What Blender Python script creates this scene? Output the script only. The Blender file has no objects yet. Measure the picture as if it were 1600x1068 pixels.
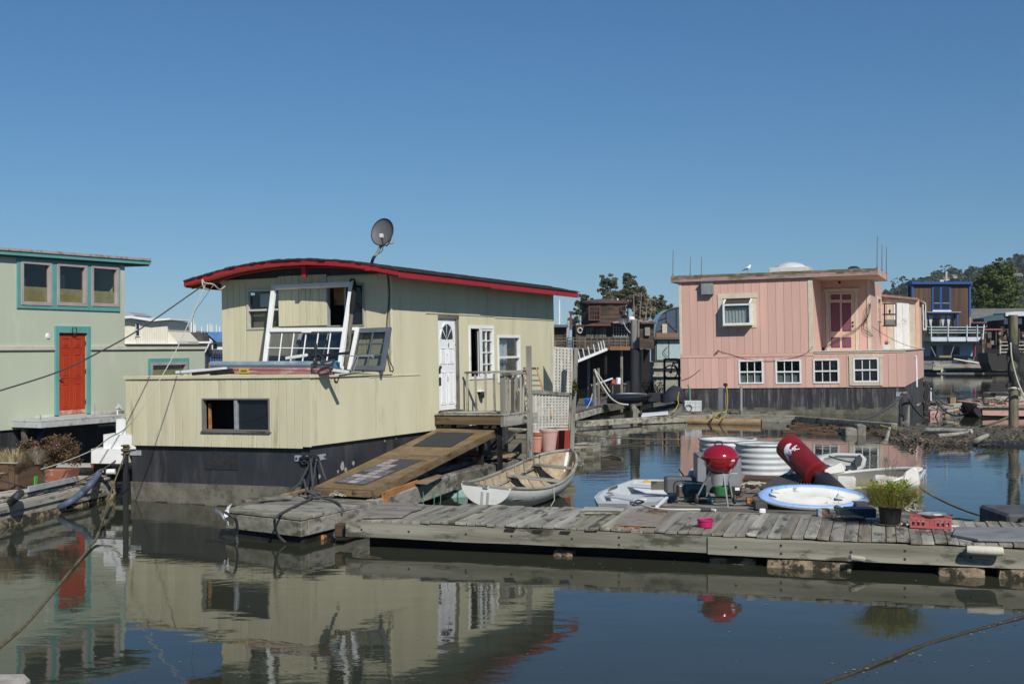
import bpy, bmesh, math, random
from mathutils import Vector, Matrix, noise
S = bpy.context.scene
COL = S.collection
R = random.Random(11)
# ---------------------------------------------------------------- camera, sky, sun, exposure
EYE, FPX, CXP, HYP = 3.1, 2000.0, 800.0, 538.0        # eye height (m), focal length / centre / horizon of the 1600 px wide photo
cam_d = bpy.data.cameras.new('camera'); cam = bpy.data.objects.new('camera', cam_d); COL.objects.link(cam)
cam.location = (0, 0, EYE); cam.rotation_euler = (math.pi/2, 0, 0)
cam_d.sensor_width = 36; cam_d.lens = 36*FPX/1600; cam_d.shift_y = 4/1600
cam_d.clip_start = .1; cam_d.clip_end = 9000
S.camera = cam
SUN_DIR = Vector((.535, -1.347, 1.17)).normalized()  # towards the sun
w = bpy.data.worlds.new('World'); S.world = w; w.use_nodes = True
nt = w.node_tree; bg = nt.nodes['Background']
sky = nt.nodes.new('ShaderNodeTexSky'); sky.sky_type = 'NISHITA'; sky.sun_disc = False
sky.sun_elevation = math.asin(SUN_DIR.z); sky.sun_rotation = math.atan2(SUN_DIR.x, SUN_DIR.y)
sky.altitude = 0; sky.air_density = 1.6; sky.dust_density = 0; sky.ozone_density = 10
nt.links.new(sky.outputs[0], bg.inputs[0]); bg.inputs[1].default_value = .084
wtc = nt.nodes.new('ShaderNodeTexCoord'); wmp = nt.nodes.new('ShaderNodeMapping')      # keeps the yellow band of the horizon below the water line
wmp.inputs['Scale'].default_value = (1, 1, 1.2); wmp.inputs['Location'].default_value = (0, 0, .08)
nt.links.new(wtc.outputs['Generated'], wmp.inputs[0]); nt.links.new(wmp.outputs[0], sky.inputs[0])
whs = nt.nodes.new('ShaderNodeHueSaturation'); whs.inputs['Saturation'].default_value = 1.09; nt.links.new(sky.outputs[0], whs.inputs['Color']); nt.links.new(whs.outputs[0], bg.inputs[0])
sl = bpy.data.lights.new('sun', 'SUN'); sl.energy = 4.8; sl.angle = math.radians(.53); sl.color = (1, .955, .88)
so = bpy.data.objects.new('sun', sl); COL.objects.link(so); so.rotation_euler = SUN_DIR.to_track_quat('Z', 'Y').to_euler()
so.location = (20, -30, 40)
S.view_settings.view_transform = 'Standard'; S.view_settings.look = 'None'
S.view_settings.exposure = 0; S.view_settings.gamma = 1; S.view_settings.use_curve_mapping = False
S.render.engine = 'CYCLES'; S.cycles.max_bounces = 8; S.cycles.transparent_max_bounces = 16
S.cycles.use_denoising = True
# ---------------------------------------------------------------- measuring
CAM = Vector((0, 0, EYE))
def ray(px, py): return Vector(((px-CXP)/FPX, 1, (HYP-py)/FPX))
def at(px, py, Y): return CAM + ray(px, py)*Y
def gz(px, py, z=0.):
    r = ray(px, py); return CAM + r*((z-EYE)/r.z)
def hitp(px, py, P, N):
    r = ray(px, py); return CAM + r*((P-CAM).dot(N)/r.dot(N))
class Fr:
    """a thing: an Empty at its base, and the frame its parts are measured in"""
    def __init__(s, name=None, label=None, cat=None, loc=(0, 0, 0), rz=0, roll=0, pitch=0, group=None):
        s.M = Matrix.Translation(Vector(loc)) @ Matrix.Rotation(rz, 4, 'Z') @ Matrix.Rotation(roll, 4, 'Y') @ Matrix.Rotation(pitch, 4, 'X')
        s.I = s.M.inverted(); s.o = None
        if name:
            s.o = bpy.data.objects.new(name, None); COL.objects.link(s.o); s.o.matrix_world = s.M
            s.o.empty_display_size = .2; tag(s.o, label, cat, group)
    def hit(s, px, py, ax, val):
        o = s.I @ CAM; d = s.I.to_3x3() @ ray(px, py)
        return o + d*((val-o[ax])/d[ax])
    def L(s, p): return s.I @ Vector(p)
def tag(o, label=None, cat=None, group=None, kind=None):
    if label: o['label'] = label
    if cat: o['category'] = cat
    if group: o['group'] = group
    if kind: o['kind'] = kind
    return o
# ---------------------------------------------------------------- mesh builder
class MB:
    def __init__(s): s.v = []; s.f = []
    def add(s, vs, fs):
        n = len(s.v); s.v += [Vector(a) for a in vs]; s.f += [tuple(n+i for i in f) for f in fs]; return s
    def box(s, lo, hi):
        (a, b, c), (d, e, f) = lo, hi
        return s.add([(a,b,c),(d,b,c),(d,e,c),(a,e,c),(a,b,f),(d,b,f),(d,e,f),(a,e,f)],
                     [(0,3,2,1),(4,5,6,7),(0,1,5,4),(1,2,6,5),(2,3,7,6),(3,0,4,7)])
    def hexa(s, b4, t4):
        return s.add(list(b4)+list(t4), [(0,3,2,1),(4,5,6,7),(0,1,5,4),(1,2,6,5),(2,3,7,6),(3,0,4,7)])
    def slab(s, top4, t):
        t = Vector(t) if not isinstance(t, (int, float)) else Vector((0, 0, -t))
        top4 = [Vector(p) for p in top4]
        return s.hexa([p+t for p in top4], top4)
    def beam(s, p, q, w, t, up=(0, 0, 1), taper=1):
        p, q = Vector(p), Vector(q); d = (q-p).normalized(); up = Vector(up)
        if abs(d.dot(up.normalized())) > .98: up = Vector((0, 1, 0)) if abs(d.y) < .9 else Vector((1, 0, 0))
        sd = d.cross(up).normalized(); u = sd.cross(d)
        def ring(c, k): return [c-sd*w*k/2-u*t*k/2, c+sd*w*k/2-u*t*k/2, c+sd*w*k/2+u*t*k/2, c-sd*w*k/2+u*t*k/2]
        a, b = ring(p, 1), ring(q, taper)
        return s.add(a+b, [(0,3,2,1)[::-1],(4,5,6,7)[::-1]]+[(i, (i+1)%4, 4+(i+1)%4, 4+i)[::-1] for i in range(4)])
    def tube(s, pts, r, n=8, cap=True):
        pts = [Vector(p) for p in pts]; m = len(pts)
        rr = r if isinstance(r, (list, tuple)) else [r]*m
        base = len(s.v); nrm = None
        for i, p in enumerate(pts):
            d = (pts[min(i+1, m-1)]-pts[max(i-1, 0)]).normalized()
            if nrm is None:
                nrm = d.cross(Vector((0, 0, 1)) if abs(d.z) < .9 else Vector((1, 0, 0))).normalized()
            else:
                nrm = (nrm-d*nrm.dot(d)).normalized()
            b = d.cross(nrm)
            for k in range(n):
                a = 2*math.pi*k/n; s.v.append(p+(nrm*math.cos(a)+b*math.sin(a))*rr[i])
        for i in range(m-1):
            for k in range(n):
                k2 = (k+1) % n
                s.f.append((base+i*n+k, base+i*n+k2, base+(i+1)*n+k2, base+(i+1)*n+k))
        if cap:
            s.f.append(tuple(base+k for k in reversed(range(n)))); s.f.append(tuple(base+(m-1)*n+k for k in range(n)))
        return s
    def lathe(s, prof, n=24, M=None, cap=True, a0=0, a1=2*math.pi):
        base = len(s.v); M = M or Matrix(); full = abs(a1-a0-2*math.pi) < 1e-4; nn = n if full else n+1
        for r, z in prof:
            for k in range(nn):
                a = a0+(a1-a0)*k/n; s.v.append(M @ Vector((r*math.cos(a), r*math.sin(a), z)))
        for i in range(len(prof)-1):
            for k in range(n):
                k2 = (k+1) % nn
                s.f.append((base+i*nn+k, base+i*nn+k2, base+(i+1)*nn+k2, base+(i+1)*nn+k))
        if cap and full:
            s.f.append(tuple(base+k for k in reversed(range(n)))); s.f.append(tuple(base+(len(prof)-1)*n+k for k in range(n)))
        return s
    def prism(s, poly, t):
        poly = [Vector(p) for p in poly]; t = Vector(t); n = len(poly)
        return s.add(poly+[p+t for p in poly], [tuple(range(n)), tuple(reversed(range(n, 2*n)))]+[((i+1)%n, i, n+i, n+(i+1)%n) for i in range(n)])
    def grid(s, P):
        base = len(s.v); m = len(P[0])
        for row in P: s.v += [Vector(p) for p in row]
        for i in range(len(P)-1):
            for j in range(m-1): s.f.append((base+i*m+j, base+i*m+j+1, base+(i+1)*m+j+1, base+(i+1)*m+j))
        return s
    def jit(s, a, seed=0, f=1.3):
        for i, p in enumerate(s.v): s.v[i] = p + noise.noise_vector(p*f+Vector((seed, seed*.7, 0)))*a
        return s
    def build(s, name, m, parent=None, smooth=False, bevel=0, fixn=True):
        me = bpy.data.meshes.new(name)
        me.from_pydata(s.v, [], s.f)
        if fixn or bevel:
            bm = bmesh.new(); bm.from_mesh(me)
            if bevel:
                ed = [e for e in bm.edges if len(e.link_faces) == 2 and e.calc_face_angle(0) > .6]
                bmesh.ops.bevel(bm, geom=ed, offset=bevel, segments=1, affect='EDGES', clamp_overlap=True)
            bmesh.ops.recalc_face_normals(bm, faces=bm.faces)
            bm.to_mesh(me); bm.free()
        if smooth:
            me.polygons.foreach_set('use_smooth', [True]*len(me.polygons))
            if smooth != 'all': me.set_sharp_from_angle(angle=math.radians(40))
        me.materials.append(m)
        o = bpy.data.objects.new(name, me); COL.objects.link(o)
        if parent is not None: o.parent = parent.o if isinstance(parent, Fr) else parent
        return o
def copy_of(o, parent=None, M=None):
    c = o.copy(); COL.objects.link(c)
    if parent is not None: c.parent = parent
    if M is not None: c.matrix_local = M
    for ch in o.children: copy_of(ch, c)
    return c
def catmull(pts, n=8):
    pts = [Vector(p) for p in pts]; out = []
    P = [pts[0]*2-pts[1]]+pts+[pts[-1]*2-pts[-2]]
    for i in range(1, len(P)-2):
        for k in range(n):
            t = k/n; a, b, c, d = P[i-1:i+3]
            out.append(.5*((2*b)+(c-a)*t+(2*a-5*b+4*c-d)*t*t+(3*b-a-3*c+d)*t**3))
    return out+[pts[-1]]
def sag(p, q, drop, n=24):
    p, q = Vector(p), Vector(q)
    return [p.lerp(q, i/n)-Vector((0, 0, drop*4*(i/n)*(1-i/n))) for i in range(n+1)]
# ---------------------------------------------------------------- materials
_M = {}
def mat(key, c, c2=None, c3=None, rough=.75, sc=3, st=(1, 1, 1), bump=.15, bsc=40, bst=None, rnd=.12, metal=0, spec=.35,
        dirt=None, dth=.55, dsc=1.5, dst=(1, 1, 1), dsoft=.12, coat=0, dist=.02, wave=None):
    if key in _M: return _M[key]
    m = bpy.data.materials.new(key); m.use_nodes = True; t = m.node_tree; N = t.nodes; Lk = t.links.new
    b = N['Principled BSDF']; b.inputs['Roughness'].default_value = rough; b.inputs['Metallic'].default_value = metal
    b.inputs['Specular IOR Level'].default_value = spec; b.inputs['Coat Weight'].default_value = coat
    tc = N.new('ShaderNodeTexCoord'); oi = N.new('ShaderNodeObjectInfo')
    add = N.new('ShaderNodeVectorMath'); add.operation = 'MULTIPLY_ADD'
    cmb = N.new('ShaderNodeCombineXYZ')
    for i in range(3): Lk(oi.outputs['Random'], cmb.inputs[i])
    Lk(cmb.outputs[0], add.inputs[0]); add.inputs[1].default_value = (13, 29, 17); Lk(tc.outputs['Object'], add.inputs[2])
    def nz(scale, stretch, detail=6, rgh=.6):
        mp = N.new('ShaderNodeMapping'); mp.inputs['Scale'].default_value = stretch; Lk(add.outputs[0], mp.inputs[0])
        n = N.new('ShaderNodeTexNoise'); n.inputs['Scale'].default_value = scale; n.inputs['Detail'].default_value = detail
        n.inputs['Roughness'].default_value = rgh; Lk(mp.outputs[0], n.inputs['Vector']); return n
    c2 = c2 or tuple(x*.82 for x in c)
    n1 = nz(sc, st); rp = N.new('ShaderNodeValToRGB'); e = rp.color_ramp.elements
    e[0].position = .36; e[0].color = (*c2, 1); e[1].position = .64; e[1].color = (*c, 1)
    if c3: x = e.new(.5); x.color = (*c3, 1)
    Lk(n1.outputs['Fac'], rp.inputs[0]); col = rp.outputs[0]
    if rnd:
        hs = N.new('ShaderNodeHueSaturation'); mr = N.new('ShaderNodeMapRange')
        mr.inputs[3].default_value = 1-rnd; mr.inputs[4].default_value = 1+rnd
        Lk(oi.outputs['Random'], mr.inputs[0]); Lk(mr.outputs[0], hs.inputs['Value']); Lk(col, hs.inputs['Color']); col = hs.outputs[0]
    if dirt:
        n2 = nz(dsc, dst, 8, .7); r2 = N.new('ShaderNodeValToRGB'); e2 = r2.color_ramp.elements
        dth, dsoft = .5+(dth-.5)*.6, dsoft*.6
        e2[0].position = dth; e2[0].color = (0, 0, 0, 1); e2[1].position = dth+dsoft; e2[1].color = (1, 1, 1, 1)
        Lk(n2.outputs['Fac'], r2.inputs[0]); mx = N.new('ShaderNodeMix'); mx.data_type = 'RGBA'
        Lk(r2.outputs[0], mx.inputs[0]); Lk(col, mx.inputs[6]); mx.inputs[7].default_value = (*dirt, 1); col = mx.outputs[2]
    Lk(col, b.inputs['Base Color'])
    if bump:
        n3 = nz(bsc, bst or st, 5); bp = N.new('ShaderNodeBump'); bp.inputs['Strength'].default_value = bump
        bp.inputs['Distance'].default_value = dist; h = n3.outputs['Fac']
        if wave:                                    # (axis, period, depth): machined grooves of sheet siding
            ax, per, dep = wave
            sep = N.new('ShaderNodeSeparateXYZ'); Lk(tc.outputs['Object'], sep.inputs[0])
            m1 = N.new('ShaderNodeMath'); m1.operation = 'DIVIDE'; m1.inputs[1].default_value = per; Lk(sep.outputs[ax], m1.inputs[0])
            m2 = N.new('ShaderNodeMath'); m2.operation = 'FRACT'; Lk(m1.outputs[0], m2.inputs[0])
            m3 = N.new('ShaderNodeMath'); m3.operation = 'COMPARE'; m3.inputs[1].default_value = .5; m3.inputs[2].default_value = .06; Lk(m2.outputs[0], m3.inputs[0])
            m4 = N.new('ShaderNodeMath'); m4.operation = 'MULTIPLY_ADD'; m4.inputs[1].default_value = -dep; Lk(m3.outputs[0], m4.inputs[0]); Lk(h, m4.inputs[2]); h = m4.outputs[0]
        Lk(h, bp.inputs['Height']); Lk(bp.outputs[0], b.inputs['Normal'])
    _M[key] = m; return m
AX = {'x': (.06, 1, 1), 'y': (1, .06, 1), 'z': (1, 1, .06)}
def wood(kind, ax='y'):
    P = {'grey': ((.315, .30, .255), (.175, .165, .138), None), 'pale': ((.40, .375, .315), (.25, .235, .19), None),
         'dark': ((.185, .17, .14), (.09, .082, .066), None), 'tan': ((.33, .24, .14), (.19, .13, .075), None),
         'ramp': ((.215, .15, .082), (.12, .082, .045), None), 'mossy': ((.33, .31, .245), (.165, .155, .115), None),
         'weathered': ((.30, .265, .205), (.16, .138, .105), None), 'orange': ((.42, .2, .075), (.26, .12, .045), None), 'black': ((.03, .028, .025), (.014, .013, .012), None),
         'deep': ((.06, .048, .038), (.03, .024, .02), None), 'brown': ((.12, .075, .045), (.07, .043, .027), None),
         'redwood': ((.085, .05, .033), (.04, .024, .017), None)}
    c, c2, c3 = P[kind]
    return mat('wood_%s_%s' % (kind, ax), c, c2, sc=7, st=AX[ax], bump=.7, bsc=18, rnd=.2, rough=.9, spec=.2,
               dirt=tuple(x*.45 for x in c2), dth=.55, dsc=3.6, dst=tuple(.3 if q == .06 else 1 for q in AX[ax]), dist=.012)
def flat(key, c, rough=.6, rnd=.05, bump=.06, **k): return mat(key, c, tuple(x*.88 for x in c), rough=rough, rnd=rnd, bump=bump, **k)
def glass_mat(key, tint=(.012, .014, .016), refl=1.0, clear=0.0):
    """window glass: a dark pane, or (clear) a see-through one, both with a sharp reflection"""
    if key in _M: return _M[key]
    m = bpy.data.materials.new(key); m.use_nodes = True; t = m.node_tree; N = t.nodes; Lk = t.links.new
    b = N['Principled BSDF']; b.inputs['Base Color'].default_value = (*tint, 1); b.inputs['Roughness'].default_value = .03
    b.inputs['Specular IOR Level'].default_value = .5*refl
    n = N.new('ShaderNodeTexNoise'); n.inputs['Scale'].default_value = 2.2; bp = N.new('ShaderNodeBump')
    bp.inputs['Strength'].default_value = .25; bp.inputs['Distance'].default_value = .01
    tc = N.new('ShaderNodeTexCoord'); Lk(tc.outputs['Object'], n.inputs['Vector']); Lk(n.outputs['Fac'], bp.inputs['Height']); Lk(bp.outputs[0], b.inputs['Normal'])
    if clear:
        tr = N.new('ShaderNodeBsdfTransparent'); tr.inputs[0].default_value = (*(clear*x for x in (.97, 1, .99)), 1)
        gl = N.new('ShaderNodeBsdfGlossy'); gl.inputs['Roughness'].default_value = .03; Lk(bp.outputs[0], gl.inputs['Normal'])
        lw = N.new('ShaderNodeLayerWeight'); lw.inputs['Blend'].default_value = .5
        pw = N.new('ShaderNodeMath'); pw.operation = 'POWER'; pw.inputs[1].default_value = 4; Lk(lw.outputs['Facing'], pw.inputs[0])
        ma = N.new('ShaderNodeMath'); ma.operation = 'MULTIPLY_ADD'; ma.inputs[1].default_value = .7; ma.inputs[2].default_value = .05*refl; Lk(pw.outputs[0], ma.inputs[0])
        mx = N.new('ShaderNodeMixShader'); Lk(ma.outputs[0], mx.inputs[0])
        Lk(tr.outputs[0], mx.inputs[1]); Lk(gl.outputs[0], mx.inputs[2]); Lk(mx.outputs[0], N['Material Output'].inputs[0])
    _M[key] = m; return m
GLASS = glass_mat('dark_glass'); CLEAR = glass_mat('clear_glass', clear=.9)
WHITE = mat('white_paint', (.74, .74, .72), (.66, .66, .64), rough=.45, bump=.06, rnd=.03, dirt=(.4, .38, .33), dth=.68, dsc=4)
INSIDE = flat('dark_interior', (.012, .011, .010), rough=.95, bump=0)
GALV = mat('galvanised', (.5, .52, .54), (.38, .4, .42), rough=.45, metal=.5, sc=9, bump=.05)
BLACKMETAL = flat('black_metal', (.02, .02, .022), rough=.5)
ROPE_D = mat('dark_rope', (.085, .085, .09), (.035, .035, .038), sc=60, bump=.6, bsc=90, rough=.95)
ROPE_L = mat('pale_rope', (.5, .47, .38), (.36, .33, .26), sc=60, bump=.6, bsc=90, rough=.95)
ROPE_M = mat('mossy_rope', (.17, .14, .075), (.09, .075, .04), sc=12, bump=.8, bsc=60, rough=.95, dirt=(.05, .05, .02))
# ---------------------------------------------------------------- wall pieces
def rects(u0, u1, z0, z1, holes):
    """split a rectangle round its openings"""
    us = sorted({u0, u1, *[min(max(h[i], u0), u1) for h in holes for i in (0, 1)]})
    zs = sorted({z0, z1, *[min(max(h[i], z0), z1) for h in holes for i in (2, 3)]})
    out = []
    for a, b in zip(us, us[1:]):
        run = None
        for c, d in zip(zs, zs[1:]):
            um, zm = (a+b)/2, (c+d)/2
            if b-a < 1e-4 or d-c < 1e-4 or any(h[0] < um < h[1] and h[2] < zm < h[3] for h in holes):
                if run: out.append(run); run = None
                continue
            run = (a, b, run[2], d) if run else (a, b, c, d)
        if run: out.append(run)
    return out
def pl(ax, val, u, z, o=0):                  # a point on a wall: axis 1 = faces -y (u = x), axis 0 = faces +x (u = y); o = outwards
    return Vector((u, val-o, z)) if ax == 1 else Vector((val+o, u, z))
def wbox(mb, ax, val, u0, u1, z0, z1, o0, o1):
    a, b = pl(ax, val, u0, z0, o0), pl(ax, val, u1, z1, o1)
    return mb.box([min(a[i], b[i]) for i in range(3)], [max(a[i], b[i]) for i in range(3)])
def wall_sheet(fr, name, ax, val, u0, u1, z0, z1, holes, m, th=.1):
    mb = MB()
    for r in rects(u0, u1, z0, z1, holes): wbox(mb, ax, val, *r, -th, 0)
    return mb.build(name, m, fr)
def siding(fr, name, ax, val, u0, u1, z0, z1, bw, holes, m, th=.012, gap=.008, top=None, wob=.003):
    n = max(1, round((u1-u0)/bw)); bw = (u1-u0)/n
    for i in range(n):
        a, b = u0+i*bw+gap/2, u0+(i+1)*bw-gap/2
        zt = min(top(a), top(b)) if top else z1
        th2 = th+R.uniform(0, wob); todo = rects(a, b, z0, zt, holes)
        while todo:                                  # a board cut through by a window is two boards
            run = [todo.pop()]; grew = True
            while grew:
                grew = False
                for r in todo[:]:
                    if any((abs(r[0]-q[1]) < 1e-5 or abs(r[1]-q[0]) < 1e-5) and r[2] < q[3] and r[3] > q[2] for q in run): run.append(r); todo.remove(r); grew = True
            mb = MB()
            for r in run: wbox(mb, ax, val, *r, .0005, th2)
            mb.build('siding_board', m, fr, bevel=.004) if name == 'siding_board' else mb.build(name, m, fr, bevel=.004)
def window(fr, ax, val, u0, u1, z0, z1, fm, name='window', fw=.06, out=.03, cols=1, rows=1, split=None, glass=None, gdepth=.03, back=None,
           mw=.022, label=None, lower=None):
    """frame (the part) with sash rail, muntins and panes as sub-parts"""
    mb = MB()
    for a, b, c, d in ((u0, u1, z1-fw, z1), (u0, u1, z0, z0+fw), (u0, u0+fw, z0+fw, z1-fw), (u1-fw, u1, z0+fw, z1-fw)):
        wbox(mb, ax, val, a, b, c, d, -gdepth-.03, out)
    o = mb.build(name, fm, fr, bevel=.004)
    if label: o['label'] = label
    a, b, c, d = u0+fw, u1-fw, z0+fw, z1-fw
    parts = [(c, d, rows)]
    if split:
        s = c+(d-c)*split; mb = MB(); wbox(mb, ax, val, a, b, s-fw*.45, s+fw*.45, -gdepth-.005, out*.7); mb.build('meeting_rail', fm, o, bevel=.003)
        parts = [(c, s-fw*.45, lower or rows), (s+fw*.45, d, rows)]
    for (c, d, rw) in parts:
        for i in range(1, cols): x = a+(b-a)*i/cols; mb = MB(); wbox(mb, ax, val, x-mw/2, x+mw/2, c, d, -gdepth+.002, .006); mb.build('muntin', fm, o)
        for j in range(1, rw): z = c+(d-c)*j/rw; mb = MB(); wbox(mb, ax, val, a, b, z-mw/2, z+mw/2, -gdepth+.002, .009); mb.build('muntin', fm, o)
        for i in range(cols):
            for j in range(rw):
                x0, x1 = a+(b-a)*i/cols, a+(b-a)*(i+1)/cols; y0, y1 = c+(d-c)*j/rw, c+(d-c)*(j+1)/rw
                mb = MB(); wbox(mb, ax, val, x0, x1, y0, y1, -gdepth-.006, -gdepth); mb.build('pane', glass or GLASS, o)
    if back:
        mb = MB(); wbox(mb, ax, val, u0+.01, u1-.01, z0+.01, z1-.01, -.5, -.45); mb.build('room_back', back, o)
    return o
def curtain(fr, ax, val, u0, u1, z0, z1, m, depth=.12, folds=6, parent=None, name='curtain'):
    n = folds*6; P = []
    for z in (z0, (z0+z1)/2, z1):
        P.append([pl(ax, val, u0+(u1-u0)*i/n, z, -depth+.025*math.sin(i/n*folds*6.28+z)) for i in range(n+1)])
    return MB().grid(P).build(name, m, parent or fr, smooth='all')
def rope(name, pts, r, m, label, cat='rope', parent=None, n=6, group=None):
    o = MB().tube(pts, r, n).build(name, m, parent, smooth='all')
    if parent is None: tag(o, label, cat, group)
    return o
# ================================================================ water
m = bpy.data.materials.new('harbour_water'); m.use_nodes = True; t = m.node_tree; N = t.nodes; Lk = t.links.new
b = N['Principled BSDF']; b.inputs['Roughness'].default_value = .015; b.inputs['IOR'].default_value = 1.29
tc = N.new('ShaderNodeTexCoord')
def wn(scale, st, det=3, rough=.55):
    mp = N.new('ShaderNodeMapping'); mp.inputs['Scale'].default_value = st; Lk(tc.outputs['Object'], mp.inputs[0])
    n = N.new('ShaderNodeTexNoise'); n.inputs['Scale'].default_value = scale; n.inputs['Detail'].default_value = det; n.inputs['Roughness'].default_value = rough
    Lk(mp.outputs[0], n.inputs['Vector']); return n
nb = wn(.35, (1, 1, 1), 4); rp = N.new('ShaderNodeValToRGB')
rp.color_ramp.elements[0].position = .3; rp.color_ramp.elements[0].color = (.029, .032, .021, 1)
rp.color_ramp.elements[1].position = .7; rp.color_ramp.elements[1].color = (.037, .040, .027, 1)
Lk(nb.outputs['Fac'], rp.inputs[0]); Lk(rp.outputs[0], b.inputs['Base Color'])
n1 = wn(.9, (1, 1.5, 1), 2); n2 = wn(5.0, (1, 1.6, 1), 3); npatch = wn(.16, (1, 1, 1), 2)
pr = N.new('ShaderNodeMapRange'); pr.inputs[1].default_value = .42; pr.inputs[2].default_value = .62; pr.inputs[3].default_value = .12; pr.inputs[4].default_value = .8
Lk(npatch.outputs['Fac'], pr.inputs[0])
mu = N.new('ShaderNodeMath'); mu.operation = 'MULTIPLY'; Lk(n2.outputs['Fac'], mu.inputs[0]); Lk(pr.outputs[0], mu.inputs[1])
b1 = N.new('ShaderNodeBump'); b1.inputs['Strength'].default_value = 1; b1.inputs['Distance'].default_value = .0022; Lk(mu.outputs[0], b1.inputs['Height'])
b2 = N.new('ShaderNodeBump'); b2.inputs['Strength'].default_value = 1; b2.inputs['Distance'].default_value = .0045; Lk(n1.outputs['Fac'], b2.inputs['Height']); Lk(b1.outputs[0], b2.inputs['Normal'])
Lk(b2.outputs[0], b.inputs['Normal'])
WATER = m
o = MB().add([(-3000, -60, 0), (3000, -60, 0), (3000, 3500, 0), (-3000, 3500, 0)], [(0, 1, 2, 3)]).build('water', WATER); tag(o, kind='structure')
# ================================================================ far hills
HILL = mat('hill_woods', (.030, .040, .026), (.016, .024, .018), sc=.02, bump=.6, bsc=.15, rnd=.2, rough=1, spec=0, dist=3)
HLEAF = mat('hazy_hill_leaves', (.066, .084, .045), (.032, .046, .027), sc=.05, bump=0, rnd=0, rough=1, spec=0)  # leaf green lightened to stand in for distance haze
def ridge(px, pts):
    for (a, b), (c, d) in zip(pts, pts[1:]):
        if a <= px <= c: return b+(d-b)*(px-a)/(c-a)
    return pts[-1][1] if px > pts[-1][0] else pts[0][1]
RP = [(1200, 540), (1300, 505), (1386, 458), (1420, 446), (1450, 434), (1500, 428), (1540, 420), (1570, 408), (1600, 402), (1700, 380), (1900, 370), (2300, 420), (2700, 538)]
HY0, HY1 = 620., 900.
P = []
for j in range(9):
    f = j/8; Yj = HY0+(HY1-HY0)*f; row = []
    for i in range(76):
        px = 1180+i*20; zt = (HYP-ridge(px, RP)-8)/FPX*HY1+EYE
        p = at(px, 538, Yj); p.z = max(-1, zt*(f**.8))+noise.noise(Vector((px*.02, f*3, 0)))*4*f; row.append(p)
    P.append(row)
P.append([p+Vector((0, 250, -60)) for p in P[-1]])
tag(MB().grid(P).build('hill', HILL, smooth='all'), kind='structure')
tm = MB(); rr = random.Random(3)
for k in range(640):
    px = rr.uniform(1330, 1720); f = rr.uniform(.12, 1)**.7
    Yj = HY0+(HY1-HY0)*f; zt = (HYP-ridge(px, RP)-8)/FPX*HY1+EYE
    if zt < 3: continue
    c = at(px, 538, Yj); c.z = zt*(f**.8)-2.5
    hgt = rr.uniform(5, 10)*(1.5 if rr.random() < .10 else 1); wd = hgt*rr.uniform(.45, .75); con = rr.random() < .2
    for q in range(90):
        a = rr.uniform(0, 6.28); zz = rr.random(); rad = wd*(1-zz*.9 if con else math.sqrt(max(0, 1-(zz*1.7-.75)**2)))*rr.uniform(.5, 1)
        pos = c+Vector((rad*math.cos(a), rad*math.sin(a), zz*hgt)); s_ = rr.uniform(.5, 1.2)
        u = Vector((rr.uniform(-1, 1), rr.uniform(-1, 1), rr.uniform(-1, 1))).normalized()*s_; v = u.cross(Vector((rr.uniform(-1, 1), rr.uniform(-1, 1), rr.uniform(.2, 1)))).normalized()*s_
        tm.add([pos-u-v, pos+u-v, pos+u+v, pos-u+v], [(0, 1, 2, 3)])
tag(tm.build('hillside_woods', HLEAF, fixn=False), 'dark evergreen woods covering the far hill', 'woods', kind='stuff')
for i, (px, py, ww, hh, lab) in enumerate(((1588, 430, 7, 2.6, 'long cream house high on the wooded hill at the picture edge'), (1562, 414.5, 2.6, 1.6, 'tiny cream house near the hill top above the big tree'),
        (1490, 432, 3, 1.8, 'small white house among hill trees above the blue trimmed house'), (1477, 436, 4, 1.6, 'low white cottage on the hill behind the blue roof corner'),
        (1524, 470, 4, 3, 'pinkish cottage at hill foot beside the big green tree'))):
    f = .72 if py < 450 else .2; Yj = HY0+(HY1-HY0)*f-30; c = at(px, py, Yj); hw, h_ = ww/FPX*Yj, hh/FPX*Yj*1.3
    G = Fr('hill_house', lab, 'house', c-Vector((0, 0, h_)), group='houses on the wooded hill')
    MB().box((-hw, -3, 0), (hw, 3, h_)).build('wall', flat('hill_house_wall', (.62, .58, .5)), G)
    MB().prism([(-hw-.4, -3.4, h_), (hw+.4, -3.4, h_), (hw+.4, 0, h_+1.2), (-hw-.4, 0, h_+1.2)], (0, .01, 0)).hexa([(-hw-.4, -3.4, h_), (hw+.4, -3.4, h_), (hw+.4, 3.4, h_), (-hw-.4, 3.4, h_)], [(-hw, -.3, h_+1.3), (hw, -.3, h_+1.3), (hw, .3, h_+1.3), (-hw, .3, h_+1.3)]).build('roof', flat('hill_house_roof', (.2, .17, .15)), G)
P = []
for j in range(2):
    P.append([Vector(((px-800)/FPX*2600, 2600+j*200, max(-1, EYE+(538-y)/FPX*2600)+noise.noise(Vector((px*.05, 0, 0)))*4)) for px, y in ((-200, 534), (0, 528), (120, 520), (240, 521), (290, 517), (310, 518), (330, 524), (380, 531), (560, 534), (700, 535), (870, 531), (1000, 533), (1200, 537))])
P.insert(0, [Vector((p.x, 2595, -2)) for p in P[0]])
tag(MB().grid(P).build('far_hills', mat('haze_blue_hill', (.06, .085, .10), (.045, .065, .08), sc=.01, bump=0, rough=1, spec=0, rnd=0)), kind='structure')  # haze blue mixed into the hill colour
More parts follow.
